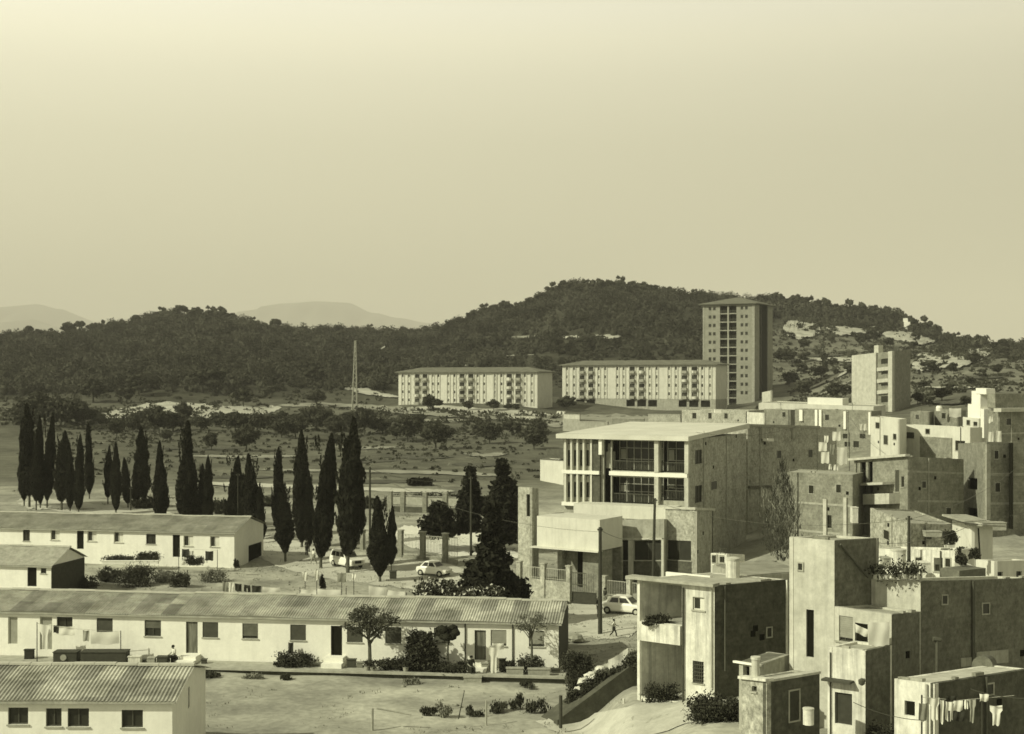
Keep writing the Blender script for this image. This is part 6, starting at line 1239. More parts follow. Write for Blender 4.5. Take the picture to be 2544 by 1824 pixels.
# ------------------------------------------------------------------ cars
def loft(mb, secs):
    n = len(secs[0]); o = []
    for s in secs: o += s
    fs = [(i * n + j, i * n + (j + 1) % n, (i + 1) * n + (j + 1) % n, (i + 1) * n + j) for i in range(len(secs) - 1) for j in range(n)]
    fs += [tuple(range(n - 1, -1, -1)), tuple(range((len(secs) - 1) * n, len(secs) * n))]
    return mb.add(o, fs)
def car(label, loc, heading, L=4.0, Wd=1.5, H=1.42, kind='saloon'):
    """nose towards +x before turning"""
    root = thing('parked_car', label, 'car', loc, 'cars parked on the dirt road', heading); Mx = mw(root)
    def P(mb, name, m, par=root, smooth=False):
        q = MB(); q.v = [Mx @ v for v in mb.v]; q.f = mb.f; return part(q, name, m, par, smooth=smooth)
    hw = Wd / 2; sill = .24; belt = .84 if kind != 'estate' else .90
    # body: sections along x from tail to nose
    prof = {'saloon': [(-.5, .50, .70, .86), (-.47, .30, .82, .94), (-.30, .24, .88, 1), (0, .24, .88, 1), (.22, .24, .86, 1), (.42, .26, .78, .97), (.49, .34, .70, .90), (.5, .42, .64, .84)],
            'estate': [(-.5, .40, .84, .94), (-.485, .28, .92, .98), (-.2, .24, .93, 1), (.1, .24, .92, 1), (.25, .24, .90, 1), (.44, .28, .86, .97), (.495, .34, .82, .93), (.5, .42, .74, .90)],
            'round': [(-.5, .46, .60, .76), (-.46, .32, .78, .92), (-.28, .24, .88, 1), (0, .24, .86, 1), (.2, .24, .84, 1), (.40, .27, .74, .94), (.48, .36, .62, .82), (.5, .44, .56, .7)]}[kind]
    secs = []
    for (fx, lo_, hi, ww) in prof:
        x = fx * L; w_ = hw * ww; secs.append([Vector((x, -w_ * .93, lo_)), Vector((x, w_ * .93, lo_)), Vector((x, w_, lo_ + .12)), Vector((x, w_, hi - .12)), Vector((x, w_ * .90, hi)), Vector((x, -w_ * .90, hi)), Vector((x, -w_, hi - .12)), Vector((x, -w_, lo_ + .12))])
    body = MB(); loft(body, secs)
    # cabin
    cab = {'saloon': (-.34, -.24, .10, .24), 'estate': (-.49, -.44, .10, .22), 'round': (-.36, -.20, .08, .22)}[kind]; b0, t0, t1, b1 = [c * L for c in cab]; hb = {'saloon': .86, 'estate': .91, 'round': .84}[kind]
    cb_ = []
    for (x0_, x1_, z, w_) in ((b0, b1, hb - .03, .90), (t0 - .0, t1, H - .06, .76), (t0 + .12, t1 - .12, H, .66)):
        cb_.append([Vector((x0_, -hw * w_, z)), Vector((x1_, -hw * w_, z)), Vector((x1_, hw * w_, z)), Vector((x0_, hw * w_, z))])
    loft(body, cb_); P(body, 'body', 'car_white')
    def sidept(x_f, zf, s, off=.012):
        z = hb + (H - .06 - hb) * zf; w_ = hw * (.90 + (.76 - .90) * zf) + off; return Vector((b0 + (b1 - b0) * x_f + ((t0 - b0) * (1 - x_f) + (t1 - b1) * x_f) * zf, s * w_, z))
    for s in (-1, 1):
        for (a, b_) in ((.06, .34), (.38, .64), (.68, .93)) if kind == 'estate' else ((.10, .46), (.52, .90)):
            q = [sidept(a, .14, s), sidept(b_, .14, s), sidept(b_, .86, s), sidept(a, .86, s)]; q2 = [v + Vector((0, -s * .02, 0)) for v in q]
            P(MB().hexa(q + q2) if s < 0 else MB().hexa(q2 + q), 'side_window', 'car_glass')
    for nm, xa, xb in (('windscreen', b1, t1), ('rear_window', b0, t0)):
        sg = 1 if nm == 'windscreen' else -1; q = []
        for zf, ww in ((.14, .80), (.88, .70)):
            z = hb + (H - .06 - hb) * zf; x = xa + (xb - xa) * zf + sg * .012; q.append((x, z, hw * ww))
        v = [Vector((q[0][0], -q[0][2], q[0][1])), Vector((q[0][0], q[0][2], q[0][1])), Vector((q[1][0], q[1][2], q[1][1])), Vector((q[1][0], -q[1][2], q[1][1]))]; v2 = [a - Vector((sg * .03, 0, 0)) for a in v]
        P(MB().hexa(v2 + v), nm, 'car_glass')
    for sx in (-.31, .31):
        for s in (-1, 1):
            c = Vector((sx * L, s * (hw - .08), .29)); ty = MB().tube(c - Vector((0, .085, 0)), c + Vector((0, .095 if s > 0 else .085, 0)), .29, .29, 18)
            if s < 0: ty = MB().tube(c - Vector((0, .10, 0)), c + Vector((0, .085, 0)), .29, .29, 18)
            w_ = P(ty, 'wheel', 'tyre'); P(MB().tube(c + Vector((0, s * .09, 0)), c + Vector((0, s * .115, 0)), .17, .13, 14), 'hubcap', 'chrome', w_)
    for s in (-1, 1):
        P(MB().tube(Vector((.485 * L, s * hw * .62, .60)), Vector((.505 * L, s * hw * .62, .60)), .10, .09, 12), 'headlight', 'chrome')
        P(MB().box(-.507 * L, -.49 * L, s * hw * .72 - .05, s * hw * .72 + .05, .50, .66), 'tail_light', 'shutter')
    P(MB().box(.49 * L, .515 * L, -hw * .9, hw * .9, .36, .44), 'bumper', 'chrome'); P(MB().box(-.515 * L, -.49 * L, -hw * .9, hw * .9, .38, .46), 'bumper', 'chrome')
    if kind == 'estate': P(MB().box(.492 * L, .508 * L, -hw * .45, hw * .45, .50, .76), 'grille', 'cloth_dark')
    return root
g = G(862, 1408); car('large white estate car parked behind the tallest cypress', g, R(-52), 4.0, 1.55, 1.56, 'estate')
g = G(1078, 1430); car('small rounded white car parked left of the huge dense conifer', g, R(-30), 3.3, 1.4, 1.36, 'round')
g = G(1552, 1524); car('white saloon car parked beside the tall dark utility pole', g, R(-26), 3.9, 1.5, 1.42, 'saloon')

# ------------------------------------------------------------------ people
def person(label, loc, rz=0, h=1.7, pose='stand', top_m='cloth_white', leg_m='cloth_dark', hair_m='hair', skirt=False):
    root = thing('person', label, 'person', loc, None, rz); Mx = mw(root); s = h / 1.72
    J = {'pel': (0, 0, .93), 'wa': (0, .01, 1.10), 'ch': (0, .0, 1.32), 'ne': (0, -.01, 1.47), 'he': (0, -.03, 1.60), 'to': (0, -.02, 1.68),
         'shl': (-.17, 0, 1.41), 'ell': (-.23, .02, 1.14), 'wrl': (-.24, -.06, .90), 'hal': (-.24, -.08, .83), 'shr': (.17, 0, 1.41), 'elr': (.23, .02, 1.14), 'wrr': (.24, -.06, .90), 'har': (.24, -.08, .83),
         'hil': (-.09, 0, .90), 'knl': (-.10, -.02, .49), 'anl': (-.10, .02, .08), 'tol': (-.11, -.13, .035), 'hir': (.09, 0, .90), 'knr': (.10, -.02, .49), 'anr': (.10, .02, .08), 'tor': (.11, -.13, .035)}
    if pose == 'walk':
        J.update(knl=(-.09, -.20, .52), anl=(-.09, -.30, .12), tol=(-.10, -.44, .09), knr=(.09, .10, .50), anr=(.09, .40, .16), tor=(.10, .34, .04), ell=(-.22, .16, 1.17), wrl=(-.2, .12, .95), hal=(-.2, .08, .88), elr=(.22, -.12, 1.16), wrr=(.18, -.32, 1.06), har=(.17, -.40, 1.06))
    if pose == 'sit':
        J = {k: (x, y, z - .50) for k, (x, y, z) in J.items()}
        J.update(knl=(-.12, -.42, .47), anl=(-.12, -.44, .08), tol=(-.12, -.58, .035), knr=(.12, -.42, .47), anr=(.12, -.40, .08), tor=(.12, -.54, .035), ell=(-.24, -.06, .68), wrl=(-.14, -.28, .56), hal=(-.11, -.35, .56), elr=(.24, -.06, .68), wrr=(.14, -.28, .56), har=(.11, -.35, .56), ne=(0, -.05, .96), he=(0, -.09, 1.09), to=(0, -.09, 1.17))
    def sk(name, chains, m, parent, sub=1):
        idx = {}; V = []; E = []; Rr = []
        for ch in chains:
            for k, r in ch:
                if k not in idx:
                    idx[k] = len(V); p = J[k] if isinstance(k, str) else k; V.append(Mx.inverted() @ (Mx @ Vector([c * s for c in p]))); Rr.append(r * s)
            for a, b_ in zip(ch, ch[1:]): E.append((idx[a[0]], idx[b_[0]]))
        me = bpy.data.meshes.new(name); me.from_pydata([tuple(v) for v in V], E, []); o = bpy.data.objects.new(name, me); C.objects.link(o); o.parent = parent; WM[o.name] = Mx.copy()
        md = o.modifiers.new('skin', 'SKIN'); lay = me.skin_vertices[0] if me.skin_vertices else me.skin_vertices.new()
        for i, r in enumerate(Rr): me.skin_vertices[0].data[i].radius = (r, r)
        me.skin_vertices[0].data[0].use_root = True
        sb = o.modifiers.new('sub', 'SUBSURF'); sb.levels = sub; sb.render_levels = sub; me.materials.append(M[m]); return o
    def fing(side, sx):
        h_ = Vector(J[side]); w_ = Vector(J['wr' + side[2]]); d = (h_ - w_).normalized(); a = d.cross(Vector((0, 1, 0.3))).normalized(); r = []
        for i, ln in enumerate((.070, .082, .078, .062)):
            b0 = h_ + a * (i - 1.5) * .020; m0 = b0 + d * ln * .5; e0 = m0 + (d + Vector((0, -.5, 0))).normalized() * ln * .5
            r.append([(side, .026), (tuple(b0), .010), (tuple(m0), .009), (tuple(e0), .007)])
        t0 = w_.lerp(h_, .4) + a * -.035; r.append([(side, .026), (tuple(t0), .012), (tuple(t0 + d * .05 + a * -.02), .009)]); return r
    ch = [[('pel', .125), ('wa', .115), ('ch', .13), ('ne', .055), ('he', .098), ('to', .07)]]
    for q in 'lr':
        ch += [[('ch', .13), ('sh' + q, .065), ('el' + q, .045), ('wr' + q, .03), ('ha' + q, .026)], [('pel', .125), ('hi' + q, .09), ('kn' + q, .058), ('an' + q, .04), ('to' + q, .032)]]
        ch += fing('ha' + q, 1)
    body = sk('body', ch, 'skin', root, 1)
    sk('shirt', [[('pel', .145), ('wa', .135), ('ch', .15), ('ne', .06)]] + [[('ch', .15), ('sh' + q, .082), ('el' + q, .06)] for q in 'lr'], top_m, root)
    sk('skirt' if skirt else 'trousers', [[('pel', .15), ('hi' + q, .11 if not skirt else .15), ('kn' + q, .078 if not skirt else .15), ('an' + q, .06 if not skirt else .05)] for q in 'lr'], leg_m, root)
    hd = Vector(J['he']); c = hd * s + Vector((0, .015, .03)) * s; hb_ = MB()
    hb_.lathe(c, [(.05 * s, -.06 * s), (.105 * s, -.03 * s), (.112 * s, .03 * s), (.095 * s, .085 * s), (.04 * s, .115 * s)], 12); hb_.v = [Mx @ (v + Vector((0, .018 * s, 0))) for v in hb_.v]; part(hb_, 'hair', hair_m, root, smooth=True)
    fc = MB()
    for (x, z, r) in ((-.032, .012, .011), (.032, .012, .011)): fc.lathe(hd * s + Vector((x * s, -.092 * s, z * s)), [(r * s, -.004), (r * s, .008)], 8)
    fc.v = [Mx @ v for v in fc.v]; part(fc, 'eyes', 'hair', root)
    ns = MB().tube(hd * s + Vector((0, -.085, .005)) * s, hd * s + Vector((0, -.118, -.025)) * s, .010 * s, .016 * s, 6).tube(hd * s + Vector((-.022, -.092, -.052)) * s, hd * s + Vector((.022, -.092, -.052)) * s, .006 * s, .006 * s, 5)
    ns.v = [Mx @ v for v in ns.v]; part(ns, 'nose_and_mouth', 'skin', root)
    return root
g = G(1525, 1584); person('child in a white shirt striding across the dirt road', g, R(80), 1.32, 'walk', 'cloth_white', 'cloth_dark')
g = GY(1488.5, 106.5); person('person in dark clothes standing close behind the tall utility pole', g, R(20), 1.68, 'stand', 'cloth_dark', 'cloth_dark')
g = GY(1503, 111); person('person in dark clothes leaning by the pale fence behind the saloon car', g, R(-60), 1.6, 'stand', 'cloth_dark', 'cloth_grey')
g = GY(762, 136); person('person in dark clothes at the far left on the road behind the cypresses', g, R(40), 1.6, 'stand', 'cloth_dark', 'cloth_dark')
g = GY(779, 131); person('person in pale clothes walking on the road between two cypress stems', g, R(-40), 1.5, 'walk', 'cloth_white', 'blind_pale')
g = GY(895, 97.5); person('dark haired person in a grey shirt bending over the washing', (g.x, g.y, g.z), R(60), 1.62, 'stand', 'cloth_grey', 'cloth_grey')
q_ = TY_(432, 86.0); p0 = GY(432, q_); person('person in a white shirt sitting by the wall of the long row', (p0.x, q_, .14), R(-50), 1.6, 'sit', 'cloth_white', 'cloth_dark')
single(MB().box(p0.x - .2, p0.x + .2, q_ - .05, q_ + .35, .125, .42).box(p0.x - .22, p0.x + .22, q_ - .07, q_ + .37, .421, .46), 'stool', 'wood_dark', 'low stool under the sitting person in white', 'stool')
for i, (px, py, lab) in enumerate([(1430, 1728, 'ivy clump low on the crest of the retaining wall'), (1462, 1712, 'ivy clump on the retaining wall under the pale rocks'), (1500, 1690, 'ivy clump on the retaining wall right of the pale rocks'), (1535, 1676, 'ivy clump on the retaining wall below the white board'), (1572, 1650, 'ivy clump at the upper end of the retaining wall')]):
    px_shrub('ivy', lab, px - 22, px + 22, py - 26, py + 22, 75.6, m='bush_leaf' if i % 2 else 'orchard_leaf', z=W(px, py + 22, 75.6).z, n=1100, group='ivy clumps on the retaining wall')
q_ = TY_(1170, 84.9); p1 = GY(1170, q_); person('dark haired person in black sitting beside the white doorstep', (p1.x, q_, .14), R(20), 1.62, 'sit', 'cloth_dark', 'cloth_dark')
single(MB().box(p1.x - .2, p1.x + .2, q_ - .05, q_ + .35, .125, .42).box(p1.x - .22, p1.x + .22, q_ - .07, q_ + .37, .421, .46), 'stool', 'wood_dark', 'low stool under the sitting person in black', 'stool')

# ------------------------------------------------------------------ washing
def cloth(name, label, px0, px1, py0, py1, Y, m='cloth_white', group=None, seed=0, shape='sheet', skew=0, cat='cloth'):
    Y = TY_((px0 + px1) / 2, Y); rr = random.Random(seed + int(px0)); a = W(px0, py0, Y); b_ = W(px1, py0 + skew, Y); hh = (py1 - py0) / F * Y; nx, nz = 10, 7; mb = MB(); V = []; w_ = (b_ - a).length; ph = rr.uniform(0, 6)
    for i in range(nx + 1):
        for j in range(nz + 1):
            u, v = i / nx, j / nz; p = a.lerp(b_, u); x = p.x; z = p.z - v * hh * (1 + .05 * math.sin(u * 9 + ph)) - .05 * hh * 4 * u * (1 - u)
            if shape == 'shirt':
                k = 1.0 if v < .35 else .62; x = (a.x + b_.x) / 2 + (u - .5) * w_ * k
            if shape == 'trousers': x = (a.x + b_.x) / 2 + (u - .5) * w_ * (.9 if v < .3 else 1.0)
            V.append((x, Y + .025 * math.sin(u * 9 + ph + v * 2) + .02 * math.sin(v * 5 + ph), z))
    fs = [(i * (nz + 1) + j, (i + 1) * (nz + 1) + j, (i + 1) * (nz + 1) + j + 1, i * (nz + 1) + j + 1) for i in range(nx) for j in range(nz) if not (shape == 'trousers' and j > 2 and i in (4, 5))]
    mb.add(V, fs); return single(mb, name, m, label, cat, loc=tuple(W((px0 + px1) / 2, py0, Y)), group=group, smooth=True)
def line(label, pts, Y, posts=(), r=.012, zb=None):
    root = thing('clothesline', label, 'clothesline', W(pts[0][0], pts[0][1], Y)); part(MB().path([W(p[0], p[1], Y) for p in pts], r, r, 4), 'rope', 'metal_pale', root)
    for (px, py) in posts: t_ = W(px, py, Y); part(MB().tube((t_.x, Y, ground(t_.x, Y) - .2 if zb is None else zb), t_ + Vector((0, 0, .08)), .035, .03, 6), 'post', 'wood_pole', root)
line('clothesline in front of the left part of the long row', [(92, 1549), (180, 1562), (300, 1570)], TY_(196, 85.6), [(92, 1549), (300, 1570)])
cloth('robe', 'long white robe hanging before the leftmost door of the long row', 99, 128, 1550, 1612, 85.7, shape='shirt', cat='robe')
cloth('towel', 'dark towel hanging beside the long white robe', 133, 150, 1553, 1572, 85.55, 'cloth_dark')
cloth('towel', 'white cloth bunched on the line under the open window', 146, 186, 1556, 1578, 85.5)
cloth('bedsheet', 'pale bedsheet hanging under the second shuttered window from the left', 226, 296, 1569, 1600, 85.6, 'cloth_white')
cloth('towel', 'narrow grey towel left of the pale bedsheet', 206, 222, 1566, 1592, 85.6, 'blind_pale')
cloth('garment', 'dark garment hanging on the white wall above the potted shrubs', 716, 729, 1596, 1624, 86.6, 'cloth_dark', cat='garment')
cloth('robe', 'white robe hanging between the two right doors of the long row', 1214, 1238, 1606, 1668, 85.4, shape='shirt', cat='robe')
cloth('towel', 'pale cloth hung under the right windows beside the white robe', 1222, 1252, 1598, 1614, 85.9, 'cloth_white')
Yl = 98.5
line('long clothesline behind the ridge of the long row, over the white sheets', [(560, 1446), (650, 1458), (745, 1462), (860, 1463), (1010, 1475)], Yl, [(560, 1446), (745, 1462), (860, 1463), (1010, 1475)])
for i, (a, b_, c, d, m_, sh, lab) in enumerate([(553, 566, 1444, 1474, 'cloth_grey', 'sheet', 'grey cloth at the left end of the long clothesline'), (567, 580, 1446, 1474, 'cloth_white', 'shirt', 'small white shirt, leftmost white piece on the long clothesline'), (584, 600, 1449, 1468, 'cloth_dark', 'sheet', 'dark cloth near the left end of the long clothesline'), (606, 622, 1452, 1470, 'cloth_dark', 'trousers', 'dark trousers left of the white sheets on the long clothesline'), (626, 648, 1454, 1472, 'cloth_dark', 'sheet', 'dark blanket beside the short white sheet'),
    (652, 696, 1458, 1480, 'cloth_white', 'sheet', 'short white sheet left of the gap on the long clothesline'), (742, 786, 1463, 1486, 'cloth_white', 'sheet', 'white sheet right of the gap on the long clothesline'), (788, 846, 1463, 1487, 'cloth_white', 'sheet', 'widest white sheet in the middle of the long clothesline'), (916, 960, 1455, 1490, 'cloth_white', 'sheet', 'white sheet right of the person at the washing'), (962, 1006, 1466, 1492, 'cloth_white', 'sheet', 'sloping white sheet at the right end of the long clothesline')]):
    cloth('washing', lab, a, b_, c, d, Yl - .05, m_, 'washing on the long clothesline', i, sh, skew=4 if i > 7 else 2, cat='washing')
for i, (a, b_, c, d, m_, lab) in enumerate([(752, 764, 1421, 1442, 'cloth_white', 'small white cloth drying left of the pointed shrub'), (782, 792, 1416, 1440, 'cloth_white', 'narrow white cloth beside the pointed shrub'), (838, 860, 1424, 1446, 'cloth_grey', 'grey cloth heap on a post right of the pointed shrub'), (874, 884, 1426, 1440, 'cloth_white', 'white rag drying near the cypress stems')]):
    cloth('washing', lab, a, b_, c, d, 110, m_, 'washing in the yard', i, cat='washing')
    t_ = W((a + b_) / 2, c, 110.05); single(MB().tube((t_.x, 110.05, ground(t_.x, 110) - .2), t_ + Vector((0, 0, .05)), .03, .03, 6), 'stake', 'wood_pole', 'wooden stake holding ' + lab, 'stake')
for i, (a, b_, c, d, m_, lab) in enumerate([(452, 470, 1364, 1384, 'cloth_dark', 'dark bundle on the line at the right door of the far row'), (470, 482, 1368, 1392, 'cloth_white', 'white sheet at the right door of the far row'), (510, 530, 1369, 1392, 'cloth_dark', 'dark blanket hung under the last window of the far row'), (450, 468, 1388, 1404, 'cloth_white', 'low white bundle below the dark one at the far row')]):
    cloth('washing', lab, a, b_, c, d, 125.2, m_, 'washing of the far row', i, cat='washing')
line('short clothesline along the right end of the far row', [(444, 1363), (540, 1368)], 125.3, [(444, 1363), (540, 1368)])
Yr = 50.5
line('clothesline in the bottom right corner', [(2290, 1732), (2380, 1740), (2440, 1735), (2520, 1728)], Yr, [(2290, 1732), (2440, 1735)], zb=2.5)
for i, (a, b_, c, d, m_, sh, lab) in enumerate([(2308, 2334, 1733, 1786, 'cloth_white', 'shirt', 'large white shirt, leftmost on the bottom right clothesline'), (2336, 2346, 1738, 1795, 'cloth_white', 'sheet', 'narrow white towel right of the large white shirt'), (2348, 2368, 1742, 1790, 'cloth_white', 'trousers', 'white trousers on the bottom right clothesline'), (2366, 2392, 1740, 1766, 'cloth_white', 'sheet', 'short white cloth sagging right of the white trousers'), (2370, 2396, 1768, 1792, 'cloth_dark', 'sheet', 'dark cloth below the short white one, bottom right'), (2396, 2404, 1738, 1760, 'cloth_white', 'sheet', 'thin white strip of cloth beside the patterned dress'), (2406, 2424, 1737, 1792, 'blind_pale', 'shirt', 'pale patterned dress on the bottom right clothesline'), (2434, 2456, 1724, 1742, 'cloth_white', 'sheet', 'small white cloth above the patterned dress'), (2282, 2304, 1746, 1790, 'cloth_grey', 'sheet', 'grey blanket hung before the white stained shed'), (2350, 2376, 1728, 1744, 'cloth_dark', 'sheet', 'dark folded cloth over the line above the white trousers'), (2460, 2490, 1752, 1800, 'cloth_white', 'shirt', 'white blouse in the bottom right corner')]):
    cloth('washing', lab, a, b_, c, d, Yr - .06 - .02 * (i % 3), m_, 'washing in the bottom right corner', i, sh, cat='washing')
cloth('curtain_cloth', 'white cloth draped over the dark doorway of the shuttered wing', 2125, 2156, 1550, 1570, 58.2, 'cloth_white', skew=14)
cloth('washing', 'white sheet hung between the doorway and the party wall of the wing', 2158, 2210, 1544, 1604, 58.0, 'cloth_white', cat='washing')
# washing before the upper brick walls
for i, (a, b_, c, d, m_, lab) in enumerate([(2034, 2054, 1098, 1120, 'cloth_white', 'white sheet, upper left of the cluster on the brick wall ledge'), (2040, 2060, 1122, 1150, 'cloth_white', 'white sheet below the upper left one of the ledge cluster'), (2080, 2104, 1110, 1152, 'cloth_white', 'tall white sheet at the right of the ledge cluster'), (2068, 2088, 1072, 1094, 'cloth_white', 'white sheet with a dark mark at the top of the ledge cluster'), (2058, 2066, 1152, 1166, 'cloth_white', 'small white cloth at the bottom left of the ledge cluster'), (2070, 2082, 1154, 1168, 'cloth_white', 'small white cloth at the bottom right of the ledge cluster'), (2048, 2058, 1082, 1098, 'cloth_white', 'small white towel left of the marked sheet in the ledge cluster'), (2062, 2074, 1104, 1128, 'cloth_grey', 'grey cloth in the middle of the ledge cluster')]):
    cloth('washing', lab, a, b_, c, d, 136.5, m_, 'washing before the brick ledge', i, cat='washing')
line('washing line carrying the top of the ledge cluster', [(2030, 1080), (2110, 1076)], 136.6, [(2030, 1080), (2110, 1076)])
for i, (a, b_, c, d, lab) in enumerate([(2135, 2143, 1053, 1068, 'left one of two white cloths on the striped brick wall'), (2145, 2155, 1053, 1069, 'right one of two white cloths on the striped brick wall'), (2455, 2468, 1072, 1098, 'left one of two white sheets below the right edge balcony'), (2475, 2488, 1070, 1098, 'right one of two white sheets below the right edge balcony'), (2456, 2466, 1036, 1052, 'tilted white cloth under the right edge balcony slab'), (2358, 2388, 1014, 1036, 'ragged white sheet above the long white house')]):
    cloth('washing', lab, a, b_, c, d, 196.5 if a < 2200 else (166 if a > 2400 else 205), 'cloth_white', 'washing of the upper town', i, cat='washing', skew=-6 if i == 4 else 0)

# ------------------------------------------------------------------ yard clutter
def bx_px(name, label, cat, px0, px1, py0, py1, Y, d, m, group=None, z=None, lid=None):
    Y = TY_((px0 + px1) / 2, Y); a = W(px0, py1, Y); b_ = W(px1, py0, Y); zb = a.z if z is None else z; root = thing(name, label, cat, ((a.x + b_.x) / 2, Y, zb), group); top = b_.z
    part(MB().box(a.x, b_.x, Y, Y + d, zb, top), 'body', m, root); part(MB().box(a.x - .04, b_.x + .04, Y - .04, Y + d + .04, top + .001, top + .05), 'lid', lid or m, root); return root
bx_px('coop', 'dark hutch with a round pale hole left of the long dark trough', 'hutch', 132, 190, 1622, 1648, 85.0, .9, 'wood_dark', z=.12)
single(MB().tube(W(157, 1634, TY_(160, 85) - .06), W(157, 1634, TY_(160, 85) - .12), .2, .2, 14), 'wheel_rim', 'metal_pale', 'pale round rim leaning on the dark hutch', 'rim')
bx_px('trough', 'long dark trough below the pale bedsheet on the terrace', 'trough', 200, 312, 1622, 1650, 84.9, 1.0, 'wood_dark', z=.12)
bx_px('washtub', 'white washtub right of the long dark trough', 'washtub', 318, 348, 1633, 1654, 85, .5, 'white_stained', z=.12)
bx_px('crate', 'small pale crate between the washtub and the wire cage', 'crate', 366, 384, 1636, 1652, 85, .4, 'render_grey', z=.12)
bx_px('cage', 'grey wire cage beside the sitting person in white', 'cage', 389, 414, 1634, 1654, 85, .5, 'shutter', z=.12)
bx_px('crate', 'stacked pale crates at the kerb in front of the sitting person in black', 'crate', 1152, 1196, 1684, 1704, 83.8, .6, 'render_grey', z=-.2)
bx_px('planter', 'long pale planter under the last window of the long row', 'planter', 1312, 1366, 1664, 1678, 84.9, .4, 'render_grey', z=.12)
bx_px('bench', 'low white masonry bench at the foot of the far row terrace', 'bench', 254, 392, 1395, 1402, 124.4, .4, 'white_paint')
bx_px('parapet', 'low pale planter wall right of the white doorstep', 'planter', 1258, 1300, 1662, 1680, 84.9, .4, 'render_grey', z=.12)
bx_px('bin', 'dark bin on legs standing right of the twin stemmed cypress', 'bin', 968, 984, 1421, 1434, 112, .5, 'wood_dark', z=W(975, 1438, 112).z)
for i, px in enumerate((912, 926, 1008)):
    y_ = TY_(px, 84.9); q = W(px, 1672, y_); r_ = thing('flower_pot', ['dark flower pot under the crooked tree, left of its stem', 'flower pot right of the crooked tree stem', 'flower pot at the right end of the clipped hedge'][i], 'flower pot', (q.x, y_, .13), 'pots on the long row terrace')
    part(MB().lathe((q.x, y_, .13), [(.13, 0), (.19, .3), (.21, .34)], 12), 'pot', 'render_grey', r_); v, qq = leaves(np.random.default_rng(i), np.random.default_rng(i + 9).normal(size=(120, 3)) * .13 + np.array([0, 0, .5]), .09); np_mesh('plant', v, qq, 'bush_leaf', r_)
for i, px in enumerate((2176, 2190, 2205, 2222, 2236, 2252, 2266, 2282)):
    yy = 61.2 - (px - 2176) * .008; q = W(px, 1438, yy); zz = f2b.Z(px, 1445) + .12
    r_ = thing('flower_pot', ['leftmost', 'second', 'third', 'fourth', 'fifth', 'sixth', 'seventh', 'last'][i] + ' flower pot on the pale terrace parapet, counted from the tall block', 'flower pot', (q.x, yy - .1, q.z - .05), 'pots on the terrace parapet')
    part(MB().lathe((q.x, yy + .1, q.z - .05), [(.09, 0), (.13, .2), (.14, .24)], 10), 'pot', 'render_grey' if i % 2 else 'white_stained', r_)
    sz = .10 + .06 * ((i * 7) % 3); rng = np.random.default_rng(i); v, qq = leaves(rng, rng.normal(size=(150, 3)) * sz * 1.2 + np.array([0, .2, .42]), .07); np_mesh('plant', v, qq, 'bush_leaf', r_)
def tank(label, px0, px1, py0, py1, Y, m='white_stained'):
    a = W((px0 + px1) / 2, py1, Y); w_, h_ = dim(px0, px1, py0, py1, Y); r_ = thing('water_tank', label, 'water tank', tuple(a)); part(MB().lathe(a, [(w_ / 2, 0), (w_ / 2, h_ * .85), (w_ / 2 * .98, h_ * .86)], 20), 'tank', m, r_, smooth=False); part(MB().lathe(a + Vector((0, 0, h_ * .861)), [(w_ / 2 * 1.06, 0), (w_ / 2 * 1.06, h_ * .09), (w_ / 4, h_ * .13)], 20), 'lid', 'render_cream', r_)
tank('white round water tank on the roof of the garage house', 1803, 1838, 1383, 1444, 71.5); tank('white round water tank left of the dark pole on the roof terraces', 2214, 2250, 1362, 1412, 82.5)
tank('squat white drum standing at the bottom edge before the stone shed', 1995, 2022, 1757, 1800, 49.5)
# retaining wall, rocks, boards and posts below the garage house
a, b_ = W(1385, 1790, 73.5), W(1592, 1636, 75.5); fR = Fr(a.xy, b_.xy, (b_.z - a.z) / (b_.xy - a.xy).length)
rw = thing('retaining_wall', 'dark sloping retaining wall below the shrubs left of the garage house', 'wall', (b_.x, b_.y, 0)); part(MB().fbox(fR, 0, fR.L, -.5, 0, a.z - 3.2, a.z), 'wall', 'earth_dark', rw)
part(MB().fbox(fR, .05, fR.L - .05, -2.2, -.5, a.z - 3.2, a.z - .3), 'backfill', 'earth_dark', rw)
cloth('board', 'tilted white board leaning on top of the retaining wall', 1511, 1560, 1640, 1690, 76.5, 'white_stained', skew=-30, cat='board')
rg = random.Random(8)
def rock(label, px, py, Y, r, m='stone', grp=None):
    rng = np.random.default_rng(int(px * 3 + py)); c = W(px, py, Y); v, q = lathe_np(rng, [(.3, -.5), (.9, -.3), (1, .1), (.75, .45), (.2, .62)], 9, .22); V_ = [Vector((p[0] * r + c.x, p[1] * r + c.y, p[2] * r * .8 + c.z)) for p in v]
    mb = MB(); mb.add(V_, [tuple(x) for x in q] + [tuple(range(8, -1, -1)), tuple(range(36, 45))]); return single(mb, 'rock', m, label, 'rock', group=grp)
for i, (px, py, r, lab) in enumerate([(1450, 1694, .42, 'pale rock on the retaining wall, lowest of the pale rocks'), (1474, 1680, .5, 'largest pale rock on the retaining wall'), (1492, 1662, .35, 'pale rock nearest the tilted white board'), (1438, 1712, .3, 'small pale rock beside the straggling shrub'), (1418, 1738, .3, 'small pale rock low on the retaining wall slope'), (1488, 1700, .3, 'half buried pale rock under the largest one')]): rock(lab, px, py, 76.3, r, 'white_stained', 'pale rocks on the retaining wall')
rock('flat rubble heap lying on the dirt right of the long row roof', 1431, 1586, 97.5, .6, 'earth_mid'); 
def post(label, px, py0, py1, Y, r=.06, m='render_grey'):
    a = W(px, py1, Y); b_ = W(px, py0, Y); single(MB().tube(a - Vector((0, 0, .4)), b_, r, r, 8), 'post', m, label, 'post', group='fence posts along the bottom edge')
